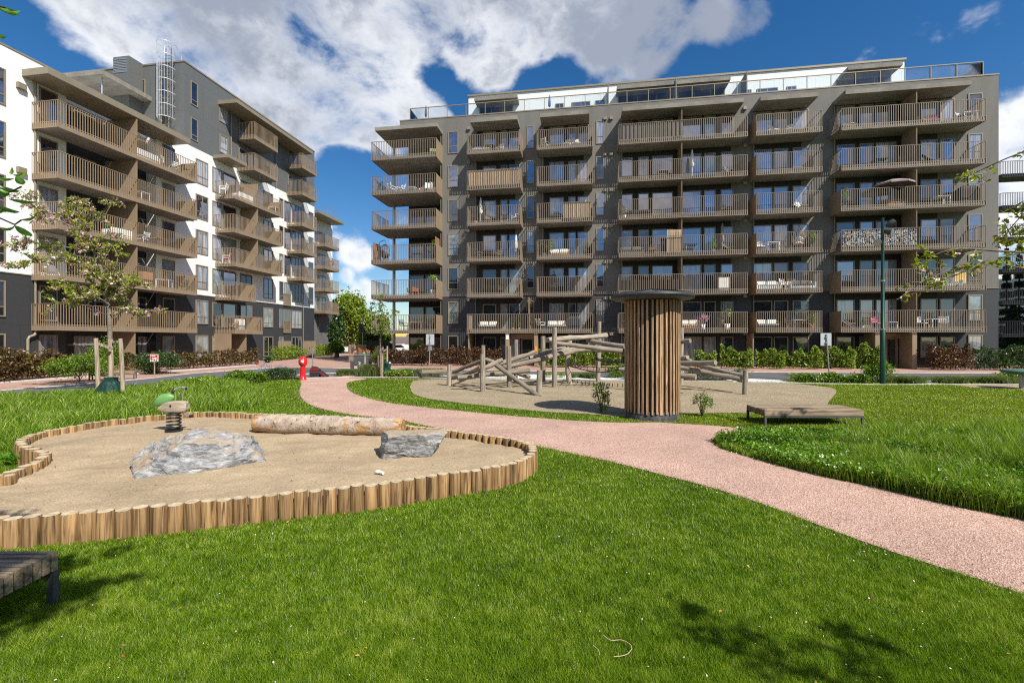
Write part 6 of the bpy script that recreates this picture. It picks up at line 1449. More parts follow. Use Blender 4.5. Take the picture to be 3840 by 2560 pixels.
b = gp(*k7(1180, 1375)); mb = MB(); vs = []; n = 14
for z_, rx in ((0, .3), (.25, .28), (.5, .2), (.75, .24), (.85, .16)):
    for j in range(n): a = 6.2832 * j / n; w_ = 1 + .2 * math.sin(a * 4 + z_ * 9); vs.append((b.x + rx * w_ * math.cos(a), b.y + rx * .8 * w_ * math.sin(a), z_))
mb.add(vs, [(i * n + j, i * n + (j + 1) % n, (i + 1) * n + (j + 1) % n, (i + 1) * n + j) for i in range(4) for j in range(n)], 0, 0, False); mb.add(vs[-n:], [tuple(range(n))]); setp(mb.build('watering_bag', M['greenbag'], None, (b.x, b.y, 0)), 'dark crumpled watering bag at the slender young tree by the kerb', 'watering bag')
# trees at the sides of the camera: only branches reach into view, their shade falls on the lawn
def NC(r, d, z): return CW(r, d, z)
b = NC(-3.75, 1.35, 0)
limbs = [([b, NC(-3.7, 1.35, 1.2), NC(-3.72, 1.4, 2.3)], .09, .07, 1, 0)]
limbs.append(([NC(-3.72, 1.4, 2.3), NC(-3.3, 1.9, 2.75), atd(-200, 640, 2.3)], .03, .008, 1, 0))
limbs += [([NC(-3.72, 1.4, 2.3), NC(-4.1, 1.2, 3.4), NC(-4.4, 1.3, 4.4)], .05, .008, .3, 1.2)]
nt_ = tree('cherry tree standing left of the viewer, only large leaves reach into view', b, limbs, 'nearleaf', .11, 120, .4, 'cherry_tree')
# big leaves that hang into the left edge
def bigleaf(mb, p, q, wd, nrm, rn):
    p, q = Vector(p), Vector(q); d = q - p; w_ = d.cross(nrm).normalized() * wd; n_ = Vector(nrm).normalized(); prof = [(0, .0), (.12, .5), (.3, .92), (.5, 1), (.7, .82), (.87, .42), (1, 0)]
    mid = [p + d * t - n_ * .02 * math.sin(t * 3.1) for t, _ in prof]; vs = []
    for (t, k_), m_ in zip(prof, mid): vs += [m_ + w_ * k_ * .5 + n_ * .010 * k_, m_, m_ - w_ * k_ * .5 + n_ * .010 * k_]
    fs = []
    for i in range(len(prof) - 1): a = i * 3; fs += [(a, a + 1, a + 4, a + 3), (a + 1, a + 2, a + 5, a + 4)]
    mb.add(vs, fs, 0, rn, True)
mb = MB()
for (xa, ya, xb, yb, dd, rn) in ((-40, 660, 55, 668, 2.3, .45), (10, 700, 75, 715, 2.32, .6), (30, 745, 145, 755, 2.28, .3), (-20, 735, 40, 715, 2.35, .5), (-15, 770, 75, 795, 2.3, .35), (55, 845, 122, 885, 2.3, .4), (75, 825, 140, 800, 2.32, .55), (0, 860, 60, 840, 2.3, .3), (35, 650, 45, 625, 2.33, .95), (50, 655, 98, 642, 2.33, .9), (60, 660, 88, 690, 2.35, .85), (-30, 790, 20, 780, 2.28, .25), (-10, 690, 30, 735, 2.36, .5),
                               (-30, 8, 72, 55, 1.9, .5), (0, 20, 76, 40, 1.95, .45), (-40, 108, 22, 138, 1.9, .6)):
    bigleaf(mb, atd(xa, ya, dd), atd(xb, yb, dd + random.uniform(-.03, .03)), .036, Vector((.1, -.5, .8)), rn)
lm = mb.build('near_leaves', M['nearleaf'], nt_)
mb = MB(); mb.tube([atd(-200, 600, 2.3), atd(-40, 690, 2.3), atd(40, 720, 2.3), atd(80, 700, 2.3)], .004, 5); mb.tube([atd(-200, 600, 2.3), atd(-40, 800, 2.3), atd(55, 842, 2.3), atd(80, 825, 2.3)], .004, 5); mb.tube([atd(-200, 0, 1.9), atd(-60, 10, 1.9), atd(20, 30, 1.9)], .004, 5); mb.tube([atd(-200, 600, 2.3), atd(-200, 0, 1.9)], .006, 5); mb.build('twig', M['trunk'], nt_)
b = NC(9.6, 1.6, 0)
def c8(x, y, d_): return atd(3240 + x / 1.96, 700 + y / 1.96, d_)
limbs = [([b, NC(9.55, 1.6, 1.5), NC(9.5, 1.7, 2.6)], .12, .09, 1, 0), ([NC(9.5, 1.7, 2.6), NC(9.4, 3.5, 3.2), NC(9.0, 5.6, 3.4), c8(1400, 640, 6.6), c8(1176, 600, 6.8), c8(1000, 565, 6.9), c8(860, 560, 6.9)], .05, .006, .62, .5),
         ([c8(1300, 500, 6.6), c8(1120, 480, 6.7), c8(950, 470, 6.8), c8(700, 455, 6.9), c8(520, 500, 7.0), c8(430, 580, 7.0)], .02, .004, .45, .75), ([c8(860, 560, 6.9), c8(700, 580, 7), c8(560, 640, 7), c8(420, 700, 7.05), c8(350, 760, 7.1)], .012, .003, .1, .7),
         ([c8(420, 700, 7.05), c8(330, 770, 7.1), c8(240, 830, 7.1)], .008, .003, .1, .6), ([c8(1400, 640, 6.6), c8(1200, 560, 6.6), c8(1080, 500, 6.6)], .015, .004, .2, 1.2), ([c8(1400, 300, 6.2), c8(1200, 350, 6.3), c8(1080, 360, 6.3)], .015, .004, .3, 1.),
         ([c8(1400, 100, 6.0), c8(1250, 130, 6.1), c8(1110, 140, 6.2)], .015, .004, .3, 1.), ([c8(860, 560, 6.9), c8(760, 620, 6.8), c8(700, 640, 6.8)], .008, .003, .1, .8),
         ([NC(9.5, 1.7, 2.6), NC(10, 2.2, 4), NC(10.4, 3.5, 5.2)], .06, .01, .2, 1.2), ([NC(9.5, 1.7, 2.6), NC(9.4, 4.6, 4.4), NC(9.2, 7.6, 5.4), NC(8.9, 9.0, 5.3)], .05, .008, .6, 1.3), ([NC(9.2, 7.0, 5.1), NC(9.5, 8.6, 4.4), NC(9.6, 9.0, 4.0)], .02, .006, .3, 1.3)]
tree('young leaved cherry tree right of the viewer, drooping branches reach into view', b, limbs, 'youngleaf', .095, 130, .26, 'cherry_tree', flowers=(.045, .22, 7))

b3_ = NC(-2.6, -2.6, 0)
limbs = [([b3_, NC(-2.6, -2.55, 1.6), NC(-2.4, -2.4, 3.2)], .12, .09, 1, 0), ([NC(-2.4, -2.4, 3.2), NC(-1.5, -1.8, 4.8), NC(-.6, -1.1, 5.8), NC(.3, -.3, 6.1)], .06, .008, .5, 1.5), ([NC(-.8, -1.3, 5.6), NC(-.5, -.6, 6.0), NC(-.25, .05, 6.1)], .025, .005, .1, 1.6), ([NC(-1.0, -1.4, 5.4), NC(-.5, -1.4, 5.9), NC(.15, -1.2, 6.2)], .025, .005, .1, 1.8),
         ([NC(-1.2, -1.6, 5.2), NC(-.7, -1.7, 5.7), NC(-.2, -1.7, 6.0)], .025, .005, .1, 1.6), ([NC(-1.0, -1.4, 5.4), NC(-.9, -.8, 5.9), NC(-.6, -.4, 6.1)], .02, .005, .1, 4.), ([NC(-1.2, -1.6, 5.2), NC(-1.1, -1.1, 5.8), NC(-.8, -1.0, 6.1)], .02, .005, .1, 4.), ([NC(-1.2, -1.6, 5.2), NC(-.9, -1.3, 5.9), NC(-.35, -.8, 6.2)], .02, .005, .1, 3.), ([NC(-.3, -.8, 5.9), NC(.1, -.9, 6.2), NC(.45, -.75, 6.3)], .015, .004, .1, 1.4), ([NC(-1.5, -1.8, 4.8), NC(-1.9, -.6, 5.6), NC(-2.0, .9, 6.0)], .02, .004, .75, .8), ([NC(-2.4, -2.4, 3.2), NC(-3, -2.6, 5), NC(-3.2, -2.5, 6.4)], .05, .01, .2, 1.2)]
tree('cherry tree behind the viewer whose shade falls on the dark near bench', b3_, limbs, 'youngleaf', .11, 150, .30, 'cherry_tree')
b2_ = NC(6.4, -2.6, 0)
limbs = [([b2_, NC(6.4, -2.6, 1.5), NC(6.3, -2.5, 2.7)], .1, .07, 1, 0), ([NC(6.3, -2.5, 2.7), NC(5.6, -1.4, 3.9), NC(4.7, -.4, 4.5), NC(4.15, .4, 4.5)], .05, .006, .55, 1.2), ([NC(4.7, -.4, 4.5), NC(4.4, -.3, 4.7), NC(4.0, -.1, 4.7)], .02, .005, .2, 1.2),
         ([NC(5.0, -.5, 4.5), NC(5.1, .0, 4.4), NC(5.0, .35, 4.2)], .02, .005, .3, 1.2), ([NC(5.6, -1.4, 3.9), NC(4.4, -1.1, 4.3), NC(3.1, -.75, 3.9)], .02, .004, .8, .9), ([NC(6.3, -2.5, 2.7), NC(6.9, -2.6, 4), NC(7.1, -2.4, 5.2)], .05, .01, .2, 1.2)]
tree('cherry tree behind the viewer whose leafy shade falls on the lawn at lower right', b2_, limbs, 'youngleaf', .10, 150, .27, 'cherry_tree')

# ------------------------------------------------------------------ what shows in the gap and at the right edge
def farpt(x, y, d): return atd(x, y, d)
def bigtree(lab, px, ptop, pbase_d, wpx, n, leaf, m, name='tree', k=46, trunk=.3):
    d = pbase_d; b = CW((px - CX) / F * d, d); top = H + (CY - ptop) * d / F; w_ = wpx / 2 * d / F
    o = thing(name, (b.x, b.y, 0), lab, 'tree'); P = clumps(n, (b.x, b.y, top * .58), (w_, w_, top * .44), k, .34, .35); P = P[P[:, 2] > .6]
    leaves('crown', P, leaf, M[m], o, ratio=.7); mb = MB(); mb.tube([(b.x, b.y, 0), (b.x + .1, b.y, top * .4), (b.x, b.y, top * .8)], [trunk, trunk * .7, .05], 8)
    for i in range(7):
        a = 6.28 * i / 7; mb.tube([(b.x, b.y, top * .3), (b.x + w_ * .4 * math.cos(a), b.y + w_ * .4 * math.sin(a), top * .55), (b.x + w_ * .7 * math.cos(a), b.y + w_ * .7 * math.sin(a), top * .75)], [trunk * .4, trunk * .25, .04], 6)
    mb.build('trunk', M['trunk'], o); return o
bigtree('large rounded tree rising in the gap between the two blocks', 1312, 1118, 74, 128, 15000, .42, 'treeleaf', k=70)
bigtree('dark tree tight beside the brick wing in the gap', 1246, 1150, 68, 70, 7000, .36, 'darkleaf')
bigtree('low bright green tree behind the slatted screen', 1400, 1238, 58, 92, 6500, .3, 'hedgeleaf')
bigtree('slim green tree just left of the dark block', 1432, 1200, 66, 60, 4200, .3, 'treeleaf')
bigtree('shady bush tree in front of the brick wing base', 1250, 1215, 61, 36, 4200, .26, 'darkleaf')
bigtree('distant green tree behind the white houses', 1360, 1170, 95, 80, 6000, .45, 'darkleaf')
bigtree('low bush left of the slatted screen', 1262, 1290, 55, 44, 3000, .22, 'shrubleaf')
def house(lab, x0, x1, yt, d, m, roofm, hr=1.2):
    a, b = CW((x0 - CX) / F * d, d), CW((x1 - CX) / F * d, d); zt = H + (CY - yt) * d / F; mid = (a + b) / 2
    o = thing('house', (mid.x, mid.y, 0), lab, 'house', None, TH); w_ = (b - a).length / 2
    mb = MB(); mb.box(-w_, w_, 0, 8, 0, zt - hr); local(mb, 'wall', M[m], o)
    mb = MB(); mb.add([(-w_ - .3, -.3, zt - hr), (w_ + .3, -.3, zt - hr), (w_ + .3, 8.3, zt - hr), (-w_ - .3, 8.3, zt - hr), (-w_ - .3, 4, zt), (w_ + .3, 4, zt)], [(0, 1, 5, 4), (2, 3, 4, 5), (0, 4, 3), (1, 2, 5), (0, 3, 2, 1)]); local(mb, 'roof', M[roofm], o)
    for i in range(max(2, int(w_ / 1.2))):
        for zz in ((.9, 2.2), (3.4, 4.6)):
            if zz[1] > zt - hr - .2: continue
            x_ = -w_ + (i + .5) * 2 * w_ / max(2, int(w_ / 1.2)); mb = MB(); mb.box(x_ - .5, x_ + .5, -.05, .05, zz[0], zz[1]); f_ = local(mb, 'window', M['whitepaint'], o); mb = MB(); mb.box(x_ - .42, x_ + .42, -.07, -.051, zz[0] + .08, zz[1] - .08); g_ = mb.build('pane', M['gdark'], None, (0, 0, 0)); g_.parent = f_
    return o
house('white house behind the trees in the gap', 1228, 1322, 1225, 84, 'white', 'whitepaint', .6)
house('white house with dark roof behind the corner column', 1445, 1530, 1252, 88, 'white', 'rooftile', 1.6)
house('orange gabled shed behind the slatted screen', 1335, 1350, 1246, 80, 'orange', 'rooftile', 1.2)
house('dark house roof between the trees in the gap', 1345, 1392, 1234, 92, 'darkgrey', 'rooftile', 2)
p = CW((1323 - CX) / F * 76, 76); mb = MB(); mb.cyl((p.x, p.y, 0), (p.x, p.y, H + (CY - 1214) * 76 / F), .16, n=10); setp(mb.build('site_pole', mat('red_white', (.55, .08, .07), .5, .05, 3, col2=(.75, .6, .58), stretch=(.01, .01, 1), lo=.48, hi=.52), None, (p.x, p.y, 0)), 'tall red and white pole among the trees in the gap', 'pole')
p = CW((1360 - CX) / F * 56, 56); mb = MB(); mb.cyl((p.x, p.y, 0), (p.x, p.y, 5.2), .05, n=8); t = thing('traffic_sign', (p.x, p.y, 0), 'dark square traffic sign back above the slatted screen', 'sign'); mb.build('pole', M['steel'], t); mb = MB(); mb.box(p.x - .5, p.x + .5, p.y - .08, p.y - .05, 3.0, 4.15); mb.build('plate', M['darkgrey'], t); mb = MB()
for i in range(20): a, b = 6.2832 * i / 20, 6.2832 * (i + 1) / 20; mb.bar((p.x + .3 * math.cos(a), p.y - .09, 3.57 + .3 * math.sin(a)), (p.x + .3 * math.cos(b), p.y - .09, 3.57 + .3 * math.sin(b)), .02, .06)
mb.bar((p.x - .1, p.y - .09, 3.47), (p.x + .1, p.y - .09, 3.67), .02, .1); mb.build('symbol', M['black'], t)
# low fence / bike shed behind the screen
p, q = CW((1372 - CX) / F * 48, 48), CW((1462 - CX) / F * 48, 48)
t = thing('black_fence', (*p.xy, 0), 'black railed fence and dark bike shed behind the small staked tree', 'fence'); mb = MB(); mb.bar((p.x, p.y, 1.95), (q.x, q.y, 1.95), .06, .06); mb.bar((p.x, p.y, .3), (q.x, q.y, .3), .06, .06)
for i in range(26): v = p + (q - p) * i / 25; mb.bar((v.x, v.y, .0), (v.x, v.y, 1.95), .03, .03)
mb.build('railing', M['black'], t); mb = MB(); f_ = Vector((-s, c, 0)); mb.bar((p + f_ * 1.5) + Vector((0, 0, .9)), (q + f_ * 1.5) + Vector((0, 0, .9)), .1, 1.7); mb.build('shed_wall', M['black'], t)
# white car and yellow awning seen under the corner balcony
p = CW((1497 - CX) / F * 70, 70); cr = thing('parked_car', (p.x, p.y, 0), 'white parked car half hidden behind the corner column', 'car', None, TH); 
mb = MB(); pr = [(-2.1, .35), (-2.1, .8), (-1.7, .95), (-1.0, 1.45), (.6, 1.5), (1.3, 1.0), (2.05, .85), (2.1, .35)]
vs = [(x_, -.85, z_) for x_, z_ in pr] + [(x_, .85, z_) for x_, z_ in pr]; n = len(pr); mb.add(vs, [tuple(range(n))[::-1], tuple(range(n, 2 * n))] + [(i, (i + 1) % n, n + (i + 1) % n, n + i) for i in range(n)]); local(mb, 'body', M['whitepaint'], cr, .06)
mb = MB()
vsw = [(-1.45, -.86, .97), (-.92, -.86, 1.38), (.5, -.86, 1.42), (1.05, -.86, .98)]; mb.add(vsw, [(0, 1, 2, 3)]); local(mb, 'window', M['gdark'], cr)
for x_ in (-1.3, 1.3):
    for y_ in (-.8, .8): mb = MB(); mb.cyl((x_, y_ - .1, .33), (x_, y_ + .1, .33), .33, n=18); local(mb, 'wheel', M['black'], cr)
p = CW((1495 - CX) / F * 78, 78); t = thing('awning', (p.x, p.y, 0), 'yellow awning above the white parked car', 'awning', None, TH); mb = MB(); mb.add([(-1.6, 0, 3.4), (1.6, 0, 3.4), (1.6, -1.4, 2.9), (-1.6, -1.4, 2.9)], [(0, 1, 2, 3)]); mb.add([(-1.6, -1.4, 2.9), (1.6, -1.4, 2.9), (1.6, -1.4, 2.65), (-1.6, -1.4, 2.65)], [(0, 1, 2, 3)]); local(mb, 'cloth', M['yellow'], t)
mb = MB(); mb.cyl((-1.5, -1.35, 0), (-1.5, -1.35, 2.9), .04, n=6); mb.cyl((1.5, -1.35, 0), (1.5, -1.35, 2.9), .04, n=6); local(mb, 'post', M['steel'], t)
# conifers by the third block
def conif(lab, px, ptop, d, wpx, z0=0.):
    b = CW((px - CX) / F * d, d); top = H + (CY - ptop) * d / F; w_ = wpx / 2 * d / F; n = 9000
    o = thing('conifer', (b.x, b.y, z0), lab, 'tree'); u = rng.random(n); tier = np.floor(u * 14) / 14; rr = w_ * (1.02 - tier) * np.sqrt(rng.random(n)); a = rng.random(n) * 6.283; z_ = z0 + .4 + (top - z0 - .4) * (tier + .05 * rng.random(n)) - rr * .22
    leaves('foliage', np.c_[b.x + rr * np.cos(a), b.y + rr * np.sin(a), z_], .22, M['conifer'], o, ratio=.35); mb = MB(); mb.tube([(b.x, b.y, z0), (b.x, b.y, top)], [.14, .02], 8); mb.build('trunk', M['trunk'], o)
conif('taller dark conifer between the right block and the balconies', 3775, 890, 47.5, 62, 0); conif('pointed conifer at the right edge behind the black balconies', 3822, 880, 47.8, 60, 0); conif('low dark conifer before the white boarded wall', 3800, 1125, 45.5, 90, 0)
bigtree('green bush tree above the white boarded wall', 3760, 1000, 62, 60, 4000, .25, 'treeleaf')

# ------------------------------------------------------------------ things standing on the balconies
PROTO = {}
def proto(kind, c1, c2):
    t = bpy.data.objects.new({'chair': 'garden_chair', 'table': 'balcony_table', 'sofa': 'garden_sofa', 'parasol': 'closed_parasol', 'egg': 'hanging_chair', 'plant': 'potted_plant', 'grill': 'covered_grill', 'lounger': 'deck_chair', 'open': 'open_parasol', 'cabinet': 'cabinet'}[kind], None); COL.objects.link(t)
    A, B = M[c1], M[c2]
    if kind == 'chair':
        mb = MB(); mb.box(-.26, .26, -.25, .25, .40, .46); local(mb, 'seat', B, t, .01)
        mb = MB(); mb.bar((-.25, .25, .46), (-.25, .33, .95), .04, .04); mb.bar((.25, .25, .46), (.25, .33, .95), .04, .04)
        for i in range(4): mb.bar((-.25, .262 + i * .018, .55 + i * .11), (.25, .262 + i * .018, .55 + i * .11), .02, .07)
        local(mb, 'backrest', B, t)
        for x_ in (-.24, .24):
            for y_ in (-.23, .23): mb = MB(); mb.bar((x_ * 1.05, y_ * 1.05, 0), (x_, y_, .41), .035, .035); local(mb, 'leg', A, t)
        for x_ in (-.27, .27): mb = MB(); mb.bar((x_, -.24, .64), (x_, .27, .66), .04, .03); mb.bar((x_, -.22, .42), (x_, -.22, .64), .03, .03); local(mb, 'armrest', A, t)
    elif kind == 'table':
        mb = MB(); mb.box(-.45, .45, -.35, .35, .69, .73); local(mb, 'tabletop', B, t, .008)
        for x_ in (-.4, .4):
            for y_ in (-.3, .3): mb = MB(); mb.bar((x_, y_, 0), (x_, y_, .69), .045, .045); local(mb, 'leg', A, t)
    elif kind == 'sofa':
        mb = MB(); mb.box(-.9, .9, -.38, .38, .08, .30); mb.box(-.9, -.78, -.38, .38, .30, .58); mb.box(.78, .9, -.38, .38, .30, .58); mb.box(-.9, .9, .28, .40, .30, .72); local(mb, 'base', A, t, .015)
        for i in (-1, 1): mb = MB(); mb.box(i * .39 - .37, i * .39 + .37, -.37, .27, .31, .44); local(mb, 'cushion', B, t, .04)
        for i in (-1, 1): mb = MB(); mb.box(i * .39 - .36, i * .39 + .36, .12, .27, .45, .76); local(mb, 'back_cushion', B, t, .05)
    elif kind == 'parasol':
        mb = MB(); mb.cyl((0, 0, 0), (0, 0, 2.35), .025, n=8); mb.cyl((0, 0, 0), (0, 0, .08), .22, n=16); local(mb, 'pole', A, t)
        mb = MB(); vs = []; n = 16
        for z_, r_ in ((.95, .07), (1.1, .13), (1.5, .12), (1.9, .09), (2.3, .035)):
            for j in range(n): a = 6.2832 * j / n; q = r_ * (1 + .25 * math.cos(4 * a)); vs.append((q * math.cos(a), q * math.sin(a), z_))
        mb.add(vs, [(i * n + j, i * n + (j + 1) % n, (i + 1) * n + (j + 1) % n, (i + 1) * n + j) for i in range(4) for j in range(n)], 0, 0, True); local(mb, 'folded_canopy', B, t)
    elif kind == 'open':
        mb = MB(); mb.cyl((0, 0, 0), (0, 0, 2.2), .025, n=8); mb.cyl((0, 0, 0), (0, 0, .08), .25, n=16); local(mb, 'pole', A, t)
        mb = MB(); vs = [(0, 0, 2.28)] + [(1.35 * math.cos(6.2832 * j / 8), 1.35 * math.sin(6.2832 * j / 8), 1.78) for j in range(8)]; mb.add(vs, [(0, j + 1, (j + 1) % 8 + 1) for j in range(8)])
        vs = [(1.35 * math.cos(6.2832 * j / 8), 1.35 * math.sin(6.2832 * j / 8), 1.78 - dz) for dz in (0, .12) for j in range(8)]; mb.add(vs, [(j, (j + 1) % 8, 8 + (j + 1) % 8, 8 + j) for j in range(8)]); local(mb, 'canopy', B, t)
    elif kind == 'egg':
        mb = MB(); mb.tube([(0, .55, 0), (0, .62, 1.2), (0, .45, 1.8), (0, .1, 1.98), (0, 0, 1.95)], .028, 8); mb.cyl((0, .2, 0), (0, .2, .04), .5, n=20); mb.cyl((0, 0, 1.6), (0, 0, 1.95), .012, n=6); local(mb, 'stand', A, t)
        mb = MB(); n = 16
        for j in range(n):
            a = 6.2832 * j / n
            if abs((a - 4.71)) < .65: 
                mb.tube([(.44 * math.cos(a) * math.sin(q), .44 * math.sin(a) * math.sin(q), 1.0 - .62 * math.cos(q)) for q in np.linspace(.05, 1.2, 6)], .012, 5); continue
            mb.tube([(.44 * math.cos(a) * math.sin(q), .44 * math.sin(a) * math.sin(q), 1.0 - .62 * math.cos(q)) for q in np.linspace(.05, 3.05, 10)], .014, 5)
        for q in (.6, 1.1, 1.6, 2.1, 2.6):
            rr, zz = .44 * math.sin(q), 1.0 - .62 * math.cos(q); a0, a1 = (0, 6.2832) if q < 1.15 else (5.36, 10.34); mb.tube([(rr * math.cos(a), rr * math.sin(a), zz) for a in np.linspace(a0, a1, 18)], .014, 5)
        local(mb, 'basket', A, t); mb = MB(); mb.blob((0, .02, .58), (.34, .32, .16)); mb.blob((0, .22, .9), (.26, .1, .26)); local(mb, 'cushion', B, t)
    elif kind == 'plant':
        mb = MB(); mb.lathe([(.13, 0), (.18, .34), (.16, .34)], 14); local(mb, 'pot', A, t)
        P = clumps(170, (0, 0, .75), (.28, .28, .42), 9, .35); o = leaves('foliage', P, .13, B, t); mb = MB()
        for i in range(4): a = 1.57 * i; mb.tube([(0, 0, .3), (.06 * math.cos(a), .06 * math.sin(a), .6), (.16 * math.cos(a), .16 * math.sin(a), 1.0)], .008, 5)
        local(mb, 'stems', M['trunk'], t)
    elif kind == 'grill':
        mb = MB(); mb.box(-.55, .55, -.28, .28, .05, .95); mb.add([(-.5, -.26, .95), (.5, -.26, .95), (.5, .26, .95), (-.5, .26, .95), (-.3, -.15, 1.15), (.3, -.15, 1.15), (.3, .15, 1.15), (-.3, .15, 1.15)], [(0, 1, 5, 4), (1, 2, 6, 5), (2, 3, 7, 6), (3, 0, 4, 7), (4, 5, 6, 7)]); local(mb, 'cover', B, t, .04)
        for x_ in (-.45, .45): mb = MB(); mb.cyl((x_, -.2, .06), (x_, .2, .06), .06, n=10); local(mb, 'wheel', A, t)
    elif kind == 'lounger':
        mb = MB(); mb.bar((-.28, -.6, .02), (-.28, .55, .95), .03, .04); mb.bar((.28, -.6, .02), (.28, .55, .95), .03, .04); mb.bar((-.28, .45, 0), (-.28, -.45, .42), .03, .04); mb.bar((.28, .45, 0), (.28, -.45, .42), .03, .04); mb.bar((-.28, .55, .95), (.28, .55, .95), .03, .03); mb.bar((-.28, -.45, .42), (.28, -.45, .42), .03, .03); local(mb, 'frame', A, t)
        mb = MB(); mb.add([(-.26, -.45, .42), (.26, -.45, .42), (.26, -.05, .36), (-.26, -.05, .36), (.26, .3, .62), (-.26, .3, .62), (.26, .55, .95), (-.26, .55, .95)], [(0, 1, 2, 3), (3, 2, 4, 5), (5, 4, 6, 7)]); local(mb, 'sling', B, t)
    elif kind == 'cabinet':
        mb = MB(); mb.box(-.4, .4, -.2, .2, 0, 1.1); local(mb, 'carcass', A, t, .006)
        for x_ in (-.2, .2): mb = MB(); mb.box(x_ - .185, x_ + .185, -.215, -.201, .05, 1.05); local(mb, 'door', B, t)
    return t
def put(kind, c1, c2, loc, rz, lab, cat, sc=1.):
    k = (kind, c1, c2)
    if k not in PROTO: o = PROTO[k] = proto(*k)
    else: o = copy_tree(PROTO[k])
    o.location = loc; o.rotation_euler = (0, 0, rz); o.scale = (sc, sc, sc)
    setp(o, lab, cat, {'chair': 'chairs on the balconies', 'table': 'tables on the balconies', 'sofa': 'sofas on the balconies', 'plant': 'potted plants on the balconies'}.get(kind)); return o
ORD = {0: 'ground', 1: 'lowest', 2: 'second', 3: 'third', 4: 'fourth', 5: 'fifth', 6: 'top'}
COLN = {'A': 'corner stack', 'B': 'first narrow stack', 'C': 'second narrow stack', 'D': 'long middle stack', 'E': 'short right stack', 'F': 'rightmost stack'}
CN = {'chair': 'chair', 'table': 'table', 'sofa': 'sofa', 'parasol': 'folded parasol', 'egg': 'hanging egg chair', 'plant': 'potted plant', 'grill': 'covered grill', 'lounger': 'deck chair', 'open': 'open parasol', 'cabinet': 'cabinet'}
seen = {}
def onR(kind, col, k, xs, c1, c2, colour, rz=0., dy=.9, sc=1.):
    Y = YB + dy; x_ = XonY(xs, Y); a, b = cols[col]
    if k == 1 and col == 'B': b = cols['C'][1]
    mg = 1.05 if kind == 'sofa' else .5; x_ = min(max(x_, a + mg), b - mg); f_ = (x_ - a) / (b - a); side = 'left part' if f_ < .34 else ('middle' if f_ < .67 else 'right part')
    lab = f'{colour} {CN[kind]}, {side} of {ORD[k]} balcony, dark block, {COLN[col]}'
    if lab in seen:
        seen[lab] += 1; lab = lab.replace(colour, ['second ', 'third ', 'fourth '][min(2, seen[lab] - 1)] + colour, 1)
    else: seen[lab] = 0
    return put(kind, c1, c2, (x_, Y, ZK(k) + .272), rz, lab, CN[kind], sc)
Z2 = lambda x: z2(x)[0]
Z3 = lambda x: z3(x)[0]
